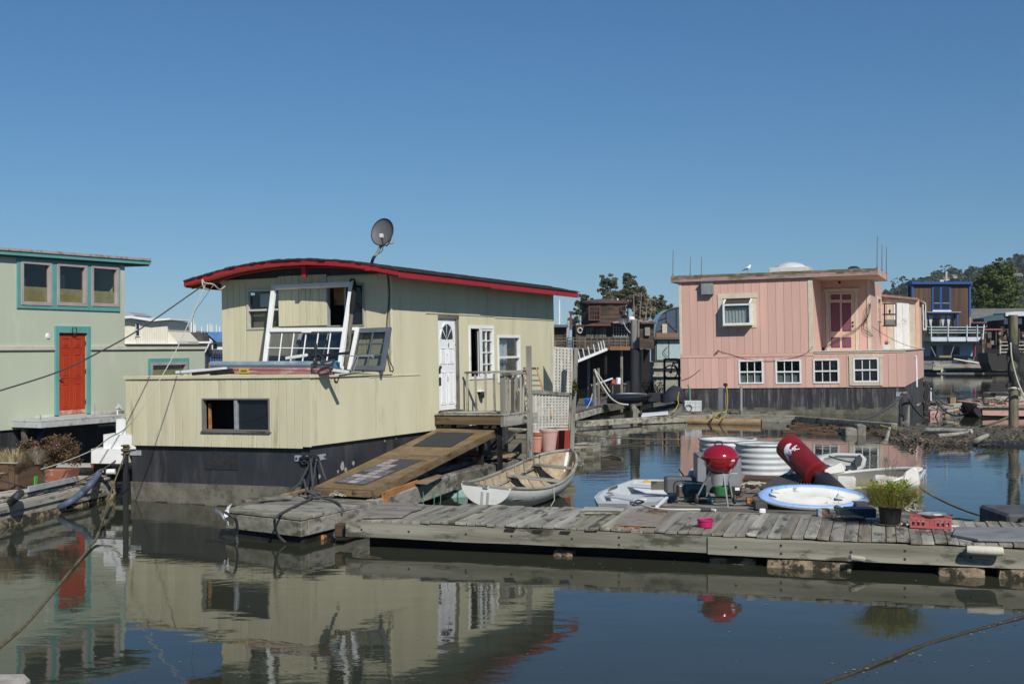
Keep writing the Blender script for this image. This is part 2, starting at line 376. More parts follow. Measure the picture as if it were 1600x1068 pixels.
# ================================================================ the yellow houseboat
YELLOW = mat('yellow_paint', (.60, .56, .385), (.54, .50, .34), sc=1.2, st=(1.5, 1.5, .3), bump=.12, bsc=30, bst=(3, 3, .25), rnd=.03, rough=.8, spec=.25,
             dirt=(.36, .31, .19), dth=.62, dsc=2.4, dst=(2, 2, .22), dsoft=.22)
YSIDE = mat('yellow_side_paint', (.60, .56, .385), (.55, .51, .345), sc=1.2, st=(1.5, 1.5, .3), bump=.55, bsc=22, bst=(3, 3, .2), rnd=0, rough=.8, spec=.25,
            dirt=(.38, .33, .21), dth=.6, dsc=1.8, dst=(2, 2, .25), dsoft=.25, wave=(1, .102, 1.0), dist=.006)
RED = mat('red_trim_paint', (.36, .018, .028), (.28, .014, .02), sc=3, bump=.1, rnd=.04, rough=.5, dirt=(.2, .05, .04), dth=.7, dsc=5)
SHING = mat('dark_shingle', (.06, .058, .056), (.03, .029, .029), sc=14, bump=.5, bsc=60, rnd=.25, rough=.95)
TAR = mat('black_hull_paint', (.038, .040, .045), (.022, .023, .026), c3=(.030, .032, .036), sc=1.6, st=(1, 1, .6), bump=.2, bsc=12, rough=.55, rnd=0,
          dirt=(.085, .084, .083), dth=.52, dsc=1.5, dst=(2.2, 2.2, .35), dsoft=.4)
CONC = mat('weathered_concrete', (.19, .172, .138), (.11, .10, .08), sc=2.5, bump=.5, bsc=25, rough=.95, rnd=0, dirt=(.05, .048, .035), dth=.55, dsc=3, dsoft=.25)
ROOFING = mat('grey_roofing', (.23, .23, .22), (.15, .15, .145), sc=2, bump=.3, rough=.95)
TH = math.atan2(920, 2000)
H = Fr('yellow_houseboat', 'pale yellow plank houseboat with curved roof edged in red and black hull', 'houseboat', (-3.704, 23.67, 0), -TH, -.018)
def wr(fr, ax, val, x0, y0, x1, y1):
    xm, ym = (x0+x1)/2, (y0+y1)/2; k = 0 if ax == 1 else 1
    us = sorted((fr.hit(x0, ym, ax, val)[k], fr.hit(x1, ym, ax, val)[k]))
    return us[0], us[1], fr.hit(xm, y1, ax, val).z, fr.hit(xm, y0, ax, val).z
hx = lambda px, py, ax, v: H.hit(px, py, ax, v)
yW = -hx(197, 640, 1, 0).x
yZb = (hx(343, 693.5, 1, 0).z + hx(487, 697, 1, 0).z)/2
yZt = hx(343, 587, 1, 0).z
yZp = hx(343, 757, 1, 0).z
yS = hx(610, 520, 0, 0).y
yL = hx(865, 520, 0, 0).y
yWu = -hx(347, 500, 1, yS).x
yF = yS-.66
yOX = hx(622, 419, 1, yF).x
yB = hx(903, 456, 0, yOX).y
print('YELLOW', [round(q, 2) for q in (yW, yWu, yZb, yZt, yZp, yS, yL, yOX, yB)])
# hull
MB().box((-yW+.07, .07, yZp), (-.06, yL-.05, yZb)).build('hull', TAR, H)
MB().box((-yW+.05, .05, -.7), (-.04, yL-.03, yZp)).build('hull_footing', CONC, H)
MB().box((-yW+.02, .02, yZb-.004), (-.012, yL, yZb+.045)).build('floor_frame', wood('black', 'x'), H)
SCUM = mat('waterline_weed', (.045, .05, .025), (.02, .02, .014), sc=5, bump=.8, rough=.8, rnd=0, dirt=(.2, .19, .15), dth=.66, dsc=14)
for k in range(14): MB().box((-yW+.046+k*(yW-.1)/14, .042, -.1), (-yW+.046+(k+1)*(yW-.1)/14, .049, .05+R.uniform(-.02, .035))).build('waterline_weed', SCUM, H)
for k in range(34): MB().box((-.0399, .06+k*(yL-.2)/34, -.1), (-.033, .06+(k+1)*(yL-.2)/34, .05+R.uniform(-.02, .035))).build('waterline_weed', SCUM, H)
# inside of the house, dark
MB().box((-yW+.5, .55, yZb+.06), (-.55, yS+.3, yZt-.2)).build('lower_room', INSIDE, H)
# low front wall
lw = wr(H, 1, 0, 317, 622, 422, 673)
wall_sheet(H, 'front_wall', 1, 0, -yW, 0, yZb+.03, yZt-.06, [lw], YELLOW)
siding(H, 'siding_board', 1, 0, -yW, -.17, yZb-.05, yZt-.062, .178, [lw], YELLOW)
mb = MB(); wbox(mb, 1, 0, -.165, .017, yZb-.02, yZt-.062, .0005, .022); mb.build('corner_board', YELLOW, H, bevel=.004)
mb = MB(); mb.box((-yW-.03, -.045, yZt-.055), (.05, .10, yZt+.012)); mb.build('parapet_cap', YELLOW, H, bevel=.006)
MB().box((-.10, .105, yZt-.055), (.05, yS-.02, yZt+.008)).build('parapet_cap', YELLOW, H, bevel=.006)
MB().box((-yW-.03, .105, yZt-.055), (-yW+.1, yS+.4, yZt+.008)).build('parapet_cap', YELLOW, H, bevel=.006)
MB().box((-yW+.1, .1, yZt-.12), (-.1, yS+.3, yZt-.045)).build('lower_roof', ROOFING, H)
MB().box((-yW, .10, yZb+.03), (-yW+.1, yL, yZt-.06)).build('left_wall', YELLOW, H)
o = window(H, 1, 0, *lw, mat('bronze_frame', (.16, .15, .14), rough=.5), fw=.028, out=.035, cols=1, rows=1, gdepth=.05, name='sliding_window', glass=CLEAR)
for c in list(o.children): bpy.data.objects.remove(c)
um = lw[0]+(lw[1]-lw[0])*.5
mb = MB(); wbox(mb, 1, 0, um-.035, um+.035, lw[2]+.028, lw[3]-.028, -.05, .02); mb.build('sash_stile', GALV, o, bevel=.004)
mb = MB(); wbox(mb, 1, 0, um+.03, lw[1]-.03, lw[2]+.03, lw[3]-.03, -.045, -.04); mb.build('pane', GLASS, o)
mb = MB(); wbox(mb, 1, 0, lw[0]+.045, lw[0]+.085, lw[2]+.03, lw[3]-.1, -.16, -.11); mb.build('window_jamb', wood('orange', 'z'), o)
mb = MB(); wbox(mb, 1, 0, lw[0]-.02, lw[1]+.03, lw[2]-.03, lw[2]-.002, -.02, .055); mb.build('sill', wood('dark', 'x'), o, bevel=.003)
# scar panel on the hull front
a = wr(H, 1, .07, 320, 706, 372, 733)
mb = MB(); wbox(mb, 1, .07, *a, .0005, .012); mb.build('patch_plate', mat('patched_hull', (.034, .035, .038), (.02, .02, .022), sc=4, bump=.7, bsc=18, rough=.7), H)
# side wall
dr = wr(H, 0, 0, 684.5, 491, 716.5, 641)
cw = wr(H, 0, 0, 732, 509, 771, 592)
dw = wr(H, 0, 0, 777, 524, 812, 597)
def roof_z(y): return yk0+ykk*y
zA = hx(622, 424, 1, yF).z; zE = hx(903, 458, 0, yOX).z
ykk = (zE-zA)/(yB-yF); yk0 = zA-ykk*yF
yZs = hx(580, 684.5, 0, 0).z
zwt = max(roof_z(yS), roof_z(yL))+.03
print('ROOF', zA, zE, ykk)
mb = MB()
for r in rects(0, yS, yZs, yZt-.06, []): wbox(mb, 0, 0, *r, -.1, .012)
mb.build('side_wall', YSIDE, H)
mb = MB()
for r in rects(yS, yL, yZs, zwt, [dr, cw, dw]): wbox(mb, 0, 0, *r, -.1, .012)
mb.build('side_wall', YSIDE, H)
lap = hx(720, 491.5, 0, 0).z
for a, b, dz in ((hx(664, 490, 0, 0).y, dr[0], .0), (dr[1], hx(771, 495, 0, 0).y, 0), (hx(772, 495, 0, 0).y, yL, -.03)):
    mb = MB(); wbox(mb, 0, 0, a, b, lap+dz-.008, lap+dz+.02, .012, .03); mb.build('flashing_strip', YSIDE, H)
mb = MB(); wbox(mb, 0, 0, yS-.9, yS+1.2, yZt-.09, yZt-.072, .0125, .026); mb.build('flashing_strip', YSIDE, H)
mb = MB(); wbox(mb, 0, 0, yS, yS+.045, yZt+.01, zwt, .0125, .03); mb.build('corner_board', mat('pale_corner_paint', (.66, .63, .48), rough=.8), H)
MB().box((-yWu, yL-.1, yZs), (-.1, yL, zwt)).build('back_wall', YELLOW, H)
MB().box((-yWu+.1, yS+.7, yZs+.1), (-.7, yL-.2, zwt-.3)).build('upper_room', INSIDE, H)
# upper front wall
ulw = wr(H, 1, yS, 386, 451, 439, 515)
urw = wr(H, 1, yS, 511, 444, 569, 510)
zuf = hx(470, 433, 1, yS).z
wall_sheet(H, 'upper_front_wall', 1, yS, -yWu, 0, yZt-.1, zuf, [ulw, urw], YELLOW)
xl = hx(384, 480, 1, yS).x; xr = hx(572, 480, 1, yS).x; xc0 = hx(437, 480, 1, yS).x; xc1 = hx(512, 480, 1, yS).x
siding(H, 'siding_board', 1, yS, -yWu, xl, yZt-.05, zuf-.05, .17, [], YELLOW)
siding(H, 'siding_board', 1, yS, xl+.01, xc0, yZt-.05, ulw[2]-.01, .3, [], YELLOW)
siding(H, 'siding_board', 1, yS, xr, -.04, yZt-.05, zuf-.01, .5, [], YELLOW)
siding(H, 'siding_board', 1, yS, xc0+.02, xr-.02, yZt-.05, urw[2]-.02, .2, [], YELLOW)
zc0, zc1 = hx(475, 509, 1, yS).z, hx(475, 430, 1, yS).z
siding(H, 'siding_board', 1, yS, xc0, xc1, zc0, zc1, .17, [], YELLOW, th=.05)
mb = MB(); wbox(mb, 1, yS, xc1+.01, xr+.3, urw[3]+.02, urw[3]+.16, .0005, .03); mb.build('head_board', YELLOW, H, bevel=.003)
mb = MB(); wbox(mb, 1, yS, -yWu-.02, xc0-.01, zuf-.06, zuf+.01, .0005, .04); mb.build('wall_plate', YELLOW, H, bevel=.003)
ALU = mat('grey_window_frame', (.33, .33, .34), rough=.4)
o = window(H, 1, yS, *ulw, mat('worn_cream_frame', (.5, .48, .40), rough=.7), fw=.05, split=.48, gdepth=.05, glass=CLEAR)
mb = MB(); wbox(mb, 1, yS, ulw[0]+.25, ulw[1]-.1, ulw[2]+.5, ulw[3]-.1, -.17, -.14); mb.build('paper_sheet', flat('white_card', (.55, .56, .58)), o)
mb = MB(); wbox(mb, 1, yS, ulw[0]+.04, ulw[1]-.04, ulw[2]+.05, ulw[2]+.38, -.2, -.18); mb.build('board_scrap', wood('tan', 'x'), o)
mb = MB(); wbox(mb, 1, yS, ulw[0]-.3, ulw[1]+.3, ulw[2]-.1, ulw[3]+.1, -.8, -.7); mb.build('room_back', flat('dim_room', (.05, .05, .055)), o)
o = window(H, 1, yS, *urw, ALU, fw=.03, gdepth=.05, name='sliding_window')
for c in list(o.children): bpy.data.objects.remove(c)
u1 = hx(538, 480, 1, yS).x; u2 = hx(545, 480, 1, yS).x
for a, b in ((u1, u1+.045), (u2, u2+.03)):
    mb = MB(); wbox(mb, 1, yS, a, b, urw[2]+.03, urw[3]-.03, -.05, .01); mb.build('sash_stile', ALU, o, bevel=.003)
mb = MB(); wbox(mb, 1, yS, u2+.03, urw[1]-.03, urw[2]+.03, urw[3]-.03, -.045, -.04); mb.build('pane', GLASS, o)
mb = MB(); wbox(mb, 1, yS, u1+.045, u2, urw[2]+.03, urw[3]-.03, -.04, -.035); mb.build('pane', CLEAR, o)
mb = MB(); wbox(mb, 1, yS, urw[0]+.0, u1+.2, urw[3]-.42, urw[3]-.02, -.3, -.27); mb.build('pelmet_board', wood('orange', 'x'), o)
mb = MB(); wbox(mb, 1, yS, urw[0]-.2, urw[1]+.1, urw[2], urw[3]+.1, -.65, -.6); mb.build('room_back', INSIDE, o)
# gable: dark boards under the arch, posts
prof = [hx(px, py, 1, yF) for px, py in ((287, 437), (318, 428), (360, 416), (400, 408.5), (440, 404), (480, 402.6), (530, 404.5), (575, 410), (622, 419))]
prof = [(p.x, p.z-ykk*0) for p in catmull([(p.x, 0, p.z) for p in prof], 5)] if False else [(p[0], p[2]) for p in catmull([(p.x, 0, p.z) for p in prof], 5)]
def rs(y): return ykk*(y-yF)
def arch_strip(name, m, y0, y1, d0, d1, bevel=0, i0=0, i1=None, parent=H):
    P = prof[i0:i1]; mb = MB()
    A = [(x, y0, z-d0+rs(y0)) for x, z in P]; B = [(x, y1, z-d0+rs(y1)) for x, z in P]
    C = [(x, y1, z-d1+rs(y1)) for x, z in P]; D = [(x, y0, z-d1+rs(y0)) for x, z in P]
    mb.grid([A, B, C, D, A]); n = len(P); mb.f += [(0, n, 2*n, 3*n), (4*n-1, 3*n-1, 2*n-1, n-1)]
    return mb.build(name, m, parent)
roof = arch_strip('roof', flat('soffit_board', (.10, .095, .09), rough=.9), yF+.05, yB-.02, .045, .10)
arch_strip('fascia', RED, yF, yF+.045, .05, .145)
arch_strip('barge_strip', mat('mustard_paint', (.42, .30, .05), rough=.6), yF+.05, yF+.22, .105, .135)
arch_strip('inner_fascia', RED, yF+.26, yF+.32, .101, .185)
mb = MB()
top = [(x, z) for x, z in prof if -yWu < x < -.02]
for (xa, za), (xb, zb) in zip(top, top[1:]):
    mb.hexa([(xa, yS+.02, zuf-.02), (xb, yS+.02, zuf-.02), (xb, yS+.06, zuf-.02), (xa, yS+.06, zuf-.02)],
            [(xa, yS+.02, za-.1), (xb, yS+.02, zb-.1), (xb, yS+.06, zb-.1), (xa, yS+.06, za-.1)])
mb.build('gable_panel', flat('dark_gable', (.045, .046, .05), rough=.6), H)
for px, a, b in ((475.5, 412, 434), (443, 409.5, 416), (582, 416, 423.5)):
    p = hx(px, a, 1, yF+.2); q = hx(px, b, 1, yF+.2)
    MB().box((p.x-.05, yF+.16 if px != 582 else yF-.03, q.z), (p.x+.05, yF+.24, p.z)).build('rafter_end', RED, H, bevel=.004)
# right eave fascia, in two lengths with a joint
xr_, zr_ = prof[-1]
for a, b, dz in ((yF+.05, yF+4.3, 0), (yF+4.306, yB, -.012)):
    MB().hexa([(xr_-.04, a, zr_-.18+dz+rs(a)), (xr_+.006, a, zr_-.18+dz+rs(a)), (xr_+.006, b, zr_-.17+dz+rs(b)), (xr_-.04, b, zr_-.17+dz+rs(b))],
              [(xr_-.04, a, zr_-.05+rs(a)), (xr_+.006, a, zr_-.05+rs(a)), (xr_+.006, b, zr_-.05+rs(b)), (xr_-.04, b, zr_-.05+rs(b))]).build('fascia', RED, H, bevel=.004)
xl_, zl_ = prof[0]
MB().hexa([(xl_, yF+.05, zl_-.17), (xl_+.04, yF+.05, zl_-.17), (xl_+.04, yB, zl_-.17+rs(yB)), (xl_, yB, zl_-.17+rs(yB))],
          [(xl_, yF+.05, zl_-.05), (xl_+.04, yF+.05, zl_-.05), (xl_+.04, yB, zl_-.05+rs(yB)), (xl_, yB, zl_-.05+rs(yB))]).build('fascia', RED, H)
# shingle courses, following the arch, tabs uneven
nc = 58
mb = MB()
for k in range(nc):
    y0 = yF-.03+(yB-yF+.05)*k/nc; y1 = y0+(yB-yF)/nc+.05
    for i in range(0, len(prof)-1, 1):
        (xa, za), (xb, zb) = prof[i], prof[i+1]
        if i == len(prof)-2: xb += .04
        h = .003+R.uniform(0, .014)
        ya = y0+R.uniform(-.02, .02)
        mb.hexa([(xa+.004, ya, za-.045+rs(ya)), (xb-.004, ya, zb-.045+rs(ya)), (xb-.004, y1, zb-.045+rs(y1)), (xa+.004, y1, za-.045+rs(y1))],
                [(xa+.004, ya, za-.02+h+rs(ya)), (xb-.004, ya, zb-.02+h+rs(ya)), (xb-.004, y1, zb-.035+rs(y1)), (xa+.004, y1, za-.035+rs(y1))])
o = mb.build('shingle_courses', SHING, H); o['kind'] = 'stuff'
# white side door
DOORW = mat('peeling_white_door', (.78, .78, .77), (.72, .72, .72), sc=3, bump=.25, bsc=20, rough=.5, rnd=0, dirt=(.07, .065, .06), dth=.70, dsc=6, dst=(1, 1, .45), dsoft=.03)
u0, u1_, z0, z1 = dr
mb = MB()
for r in ((u0, u1_, z1-.1, z1), ): wbox(mb, 0, 0, *r, -.1, .03)
mb.build('door_head', wood('dark', 'y'), H)
ds = wr(H, 0, 0, 685.5, 497.5, 713, 640)
mb = MB(); wbox(mb, 0, 0, ds[1]+.005, u1_, z0, z1-.1, -.1, .02); mb.build('door_jamb', wood('dark', 'z'), H)
mb = MB(); wbox(mb, 0, 0, ds[0], ds[1], ds[2], ds[3], -.06, -.015); door = mb.build('front_door', DOORW, H, bevel=.004)
dwid, dh = ds[1]-ds[0], ds[3]-ds[2]
def dp(a, b, c, d, o0, o1, name, m, par): mb = MB(); wbox(mb, 0, 0, ds[0]+a*dwid, ds[0]+b*dwid, ds[2]+c*dh, ds[2]+d*dh, o0, o1); return mb.build(name, m, par, bevel=.006)
for a, b in ((.13, .45), (.55, .87)):
    for c, d in ((.06, .42), (.50, .68)):
        for q in ((a, b, d-.012, d), (a, b, c, c+.012), (a, a+.04, c, d), (b-.04, b, c, d)): dp(*q, -.0148, -.001, 'panel_moulding', DOORW, door)
        dp(a+.06, b-.06, c+.02, d-.02, -.0148, -.006, 'door_panel', DOORW, door)
# fanlight: three panes under an arch
cu, cz = ds[0]+.5*dwid, ds[2]+.765*dh
rw, rh = .34*dwid, .17*dh
for k in range(4):
    a0, a1 = math.pi*k/4+.07, math.pi*(k+1)/4-.07
    P = [pl(0, 0, cu+.08*rw*math.cos((a0+a1)/2), cz+.08*rh*math.sin((a0+a1)/2), -.0145)]+[pl(0, 0, cu+rw*math.cos(a0+(a1-a0)*j/6), cz+rh*math.sin(a0+(a1-a0)*j/6), -.0145) for j in range(7)]
    MB().prism(P, (.006, 0, 0)).build('fanlight_pane', GLASS, door)
P = [[pl(0, 0, cu+rw*s*math.cos(math.pi*j/16), cz+rh*s*math.sin(math.pi*j/16), o) for j in range(17)] for s, o in ((1.02, -.014), (1.02, .003), (1.14, .003), (1.14, -.014))]
MB().grid(P).build('fanlight_moulding', DOORW, door)
MB().lathe([(0, 0), (.03, .0), (.035, .03), (.02, .05), (0, .055)], 12, Matrix.Translation(pl(0, 0, ds[0]+.08*dwid, ds[2]+.47*dh, -.015)) @ Matrix.Rotation(math.pi/2, 4, 'Y')).build('knob', BLACKMETAL, door, smooth=True)
dp(.02, .12, .40, .46, -.0148, -.002, 'lock_plate', BLACKMETAL, door); dp(.02, .13, .27, .36, -.0148, .0, 'lock_plate', BLACKMETAL, door)
mb = MB(); wbox(mb, 0, 0, u0-.05, u1_+.02, z0-.05, z0, -.1, .09); mb.build('door_sill', wood('dark', 'y'), H)
# casement window, left sash swung open
o = window(H, 0, 0, *cw, WHITE, fw=.07, out=.035, gdepth=.04, name='casement_window')
for c in list(o.children): bpy.data.objects.remove(c)
ua = wr(H, 0, 0, 735, 512, 748, 590)[1]; 
mb = MB(); wbox(mb, 0, 0, ua+.02, ua+.12, cw[2]+.07, cw[3]-.07, -.04, .03); mb.build('sash_stile', WHITE, o, bevel=.004)
so_ = MB()
ub, uc, zb_, zc_ = ua+.12, cw[1]-.07, cw[2]+.07, cw[3]-.07
for r in ((ub, ub+.05, zb_, zc_), (uc-.04, uc, zb_, zc_), (ub+.05, uc-.04, zb_, zb_+.05), (ub+.05, uc-.04, zc_-.05, zc_)): wbox(so_, 0, 0, *r, -.04, .02)
sash = so_.build('sash', WHITE, o, bevel=.003)
mb = MB()
for j in range(1, 4): z = zb_+(zc_-zb_)*j/4; wbox(mb, 0, 0, ub+.05, uc-.04, z-.014, z+.014, -.03, .012)
wbox(mb, 0, 0, (ub+uc)/2-.012, (ub+uc)/2+.012, zb_+.05, zc_-.05, -.03, .009); mb.build('muntin', WHITE, o)
for j in range(4):
    a, b = zb_+(zc_-zb_)*j/4, zb_+(zc_-zb_)*(j+1)/4
    mb = MB(); wbox(mb, 0, 0, ub+.04, uc-.03, a, b, -.028, -.022); mb.build('pane', CLEAR, o)
curtain(H, 0, 0, ub+.02, uc, zb_+.02, zc_-.02, flat('green_curtain', (.22, .30, .22)), .14, 4, o)
mb = MB()                                                                     # the open left sash sticks out from the wall
oa, ob = cw[0]+.09, cw[2]+.09
mb.box((.03, ua-.02, zb_), (.05, ua+.01, zc_)); mb.build('open_sash_edge', WHITE, o, bevel=.003)
mb = MB(); wbox(mb, 0, 0, cw[0]+.07, ua+.02, zb_, zc_, -.5, -.46); mb.build('room_back', INSIDE, o)
pm = MB()
for k in range(60):
    c = pl(0, 0, cw[0]+.10+R.random()*.28, zb_+.12+R.random()*.72, -.25+R.random()*.1); d = Vector((R.uniform(-1, 1), R.uniform(-1, 1), R.uniform(-1, 1))).normalized()*.06; e = d.cross(Vector((R.random(), R.random(), .3))).normalized()*.02
    pm.add([c-d, c+e, c+d, c-e], [(0, 1, 2, 3)])
pm.build('window_plant', flat('dark_leaf', (.05, .085, .02)), o, fixn=False)
# double hung window with hanging sheet
o = window(H, 0, 0, *dw, WHITE, fw=.06, out=.035, split=.54, gdepth=.04, glass=CLEAR)
curtain(H, 0, 0, dw[0]+.08, dw[0]+.62*(dw[1]-dw[0]), dw[2]+.42*(dw[3]-dw[2]), dw[3]-.1, flat('pale_sheet', (.5, .52, .56)), .12, 3, o)
curtain(H, 0, 0, dw[0]+.06, dw[0]+.6*(dw[1]-dw[0]), dw[2]+.05, dw[2]+.42*(dw[3]-dw[2]), flat('grey_sheet', (.3, .31, .34)), .16, 3, o)
mb = MB(); wbox(mb, 0, 0, dw[0], dw[1], dw[2], dw[3], -.6, -.55); mb.build('room_back', flat('brown_room', (.09, .08, .075)), o)
# paper holder below the casement
p = wr(H, 0, 0, 744, 609, 752, 612)
mb = MB(); wbox(mb, 0, 0, *p, .0125, .12); sh = mb.build('wall_lamp', WHITE, H, bevel=.01)
MB().lathe([(.0, -.16), (.07, -.13), (.09, -.05), (.05, 0)], 12, Matrix.Translation(((.08), (p[0]+p[1])/2, p[2]))).build('lamp_shade', BLACKMETAL, sh, smooth=True)
# drip stains of flaked paint on the hull side
FLAKE = flat('bare_patch', (.36, .33, .28), rough=.9)
for px, py, rr in ((535, 727, .09), (540, 734, .06), (552, 723, .05), (528, 736, .04), (601, 688, .03), (619, 684, .03), (499, 744, .045)):
    c = hx(px, py, 0, -.06); n = 9
    MB().prism([(c.x, c.y+rr*R.uniform(.5, 1)*math.cos(6.28*k/n), c.z+rr*1.2*R.uniform(.5, 1)*math.sin(6.28*k/n)) for k in range(n)], (.003, 0, 0)).build('paint_flake', FLAKE, H)
# galvanised corner brackets and shackles
for (c0, c1), ax, v in (((461, 483), 1, .07), ((491, 508), 0, -.06)):
    q = wr(H, ax, v, c0, 711 if ax else 709.5, c1, 720.5 if ax else 718.5)
    mb = MB(); wbox(mb, ax, v, *q, .0005, .02); b = mb.build('corner_bracket', GALV, H, bevel=.003)
    uu = q[0]+.05 if ax else q[1]-.05
    MB().lathe([(.02, 0), (.02, .018)], 8, Matrix.Translation(pl(ax, v, uu, (q[2]+q[3])/2, .02)) @ (Matrix.Rotation(math.pi/2, 4, 'X') if ax else Matrix.Rotation(math.pi/2, 4, 'Y'))).build('bolt', BLACKMETAL, b)
q = wr(H, 1, .07, 203, 703, 221, 711)
mb = MB(); wbox(mb, 1, .07, *q, .0005, .02); b = mb.build('corner_bracket', GALV, H, bevel=.003)
cor = Vector((-.06, .07, hx(487, 716, 1, .07).z))
for dx, dy in ((-.12, -.05), (.02, -.06), (.07, .05)):
    c = cor+Vector((dx, dy, -.03)); MB().tube([c+Vector((.07*math.cos(a*.63), .02, .08*math.sin(a*.63))) for a in range(11)], .022, 8, False).build('shackle', BLACKMETAL, H, smooth=True)
MB().tube([cor+Vector((-.2, -.05, .0)), cor+Vector((.1, -.07, .03)), cor+Vector((.15, .05, .02))], .028, 8).build('shackle_pin', BLACKMETAL, H, smooth=True)
MB().tube(catmull([hx(605, 428, 1, yS-.03), hx(609, 460, 1, yS-.03), hx(605, 500, 1, yS-.03), hx(606, 552, 1, yS-.04), hx(614, 575, 1, yS-.1), hx(611, 580, 0, .04), hx(585, 584, 0, .04), hx(556, 583, 0, .05), hx(530, 586, 0, .06)], 6), .011, 6).build('cable', BLACKMETAL, H, smooth=True)
MB().tube(catmull([hx(533, 577, 0, .02), hx(531, 585, 0, .03), hx(527, 596, 0, .03), hx(523, 594, 0, .03), hx(524, 589, 0, .03)], 5), .012, 6).build('wall_hook', BLACKMETAL, H, smooth=True)
# satellite dish on the roof
def sat_dish(name, label, base, dirv, r, group=None, arm=True, tilt=0, col=(.13, .135, .14)):
    D = Fr(name, label, 'satellite dish', base); d = Vector(dirv).normalized()
    m = flat('dish_grey_%.2f' % col[0], col, rough=.55)
    return D, d, m
D = Fr('satellite_dish', 'grey oval satellite dish on a bent pole at the peak of the yellow houseboat roof', 'satellite dish', at(580, 412, 26.6))
Lp = lambda px, py, Y=26.4: D.L(at(px, py, Y))
MB().tube(catmull([(0, 0, -.05), Lp(583, 404), Lp(590, 394), Lp(597, 381)], 5), .035, 8).build('mast', flat('dish_mast_grey', (.23, .235, .24), rough=.5), D, smooth=True)
MB().lathe([(.1, 0), (.1, .02), (.05, .03)], 12, Matrix.Translation((0, 0, -.05))).build('foot_plate', GALV, D)
c = Lp(597.5, 362.5); nrm = Vector((-.42, -1.0, .30)).normalized()
rot = nrm.to_track_quat('Z', 'Y').to_matrix().to_4x4()
prof_d = [(.001, -.075), (.10, -.07), (.19, -.045), (.255, -.01), (.275, .006), (.268, .0), (.19, -.055), (.1, -.085), (.001, -.09)]
M_ = Matrix.Translation(c) @ rot @ Matrix.Diagonal((.92, 1.06, 1, 1)) @ Matrix.Rotation(.0, 4, 'Z')
MB().lathe(prof_d, 36, M_, cap=False).build('reflector', flat('dish_face', (.105, .108, .112), rough=.6, rnd=0), D, smooth='all')
MB().tube([M_ @ Vector((.275*math.cos(k*math.pi/18), .275*math.sin(k*math.pi/18), .006)) for k in range(37)], .01, 6, False).build('rim', BLACKMETAL, D, smooth='all')
lf = Lp(595, 370, 26.1)
MB().tube([Lp(599, 384, 26.35), Lp(598, 378, 25.95), Lp(595.5, 369, 25.85)], .02, 6).build('feed_arm', GALV, D, smooth=True)
MB().box(Lp(595.5, 369, 25.85)-Vector((.04, .05, .04)), Lp(595.5, 369, 25.85)+Vector((.05, .05, .05))).build('feed_horn', flat('pale_plastic', (.5, .5, .48)), D, bevel=.015)
MB().box(Lp(611, 377)-Vector((.05, .04, .05)), Lp(611, 377)+Vector((.05, .04, .05))).build('bracket', GALV, D, bevel=.01)
MB().tube([Lp(597, 381), Lp(604, 384), Lp(611, 377)], .018, 6).build('bracket_arm', GALV, D)
MB().tube(catmull([Lp(599, 383), Lp(597, 392), Lp(590, 397), Lp(584, 400), Lp(580, 411)], 5), .008, 6).build('cable', BLACKMETAL, D, smooth=True)
# ================================================================ foliage helpers
def leaves(mb, c, rad, n, size, rr, flatn=0., up=.0, shell=.35):
    c = Vector(c)
    for _ in range(n):
        d = Vector((rr.gauss(0, 1), rr.gauss(0, 1), rr.gauss(0, 1))).normalized()*(shell+(1-shell)*rr.random())
        p = c+Vector((d.x*rad[0], d.y*rad[1], d.z*rad[2])); s_ = size*rr.uniform(.6, 1.35)
        u = Vector((rr.uniform(-1, 1), rr.uniform(-1, 1), rr.uniform(-1, 1)+up)).normalized()*s_
        v = u.cross(Vector((rr.uniform(-1, 1), rr.uniform(-1, 1), rr.uniform(-1, 1)))).normalized()*s_*.5
        mb.add([p-u, p+v, p+u, p-v], [(0, 1, 2, 3)])
def leaf_mat(key, c, c2, sc=.8, tr=.25):
    if key in _M: return _M[key]
    m = mat(key, c, c2, sc=sc, bump=0, rnd=0, rough=.65, spec=.25); t = m.node_tree; N = t.nodes
    b = N['Principled BSDF']; tl = N.new('ShaderNodeBsdfTranslucent'); mx = N.new('ShaderNodeMixShader'); mx.inputs[0].default_value = tr
    src = b.inputs['Base Color'].links[0].from_socket; t.links.new(src, tl.inputs[0]); t.links.new(b.outputs[0], mx.inputs[1]); t.links.new(tl.outputs[0], mx.inputs[2])
    t.links.new(mx.outputs[0], N['Material Output'].inputs[0]); return m
def blades(mb, c, n, h, spread, wid, rr, droop=.5):
    c = Vector(c)
    for _ in range(n):
        a = rr.uniform(0, 6.28); r0 = rr.random()*spread*.35; hh = h*rr.uniform(.55, 1.1); out = spread*rr.uniform(.1, 1)*droop*2
        d = Vector((math.cos(a), math.sin(a), 0)); sd = Vector((-d.y, d.x, 0))*wid*rr.uniform(.6, 1.3)
        p0 = c+d*r0; p1 = p0+d*out*.35+Vector((0, 0, hh*.65)); p2 = p0+d*out+Vector((0, 0, hh*rr.uniform(.75, 1)))
        mb.add([p0-sd, p0+sd, p1+sd*.7, p1-sd*.7, p2], [(0, 1, 2, 3), (3, 2, 4)])
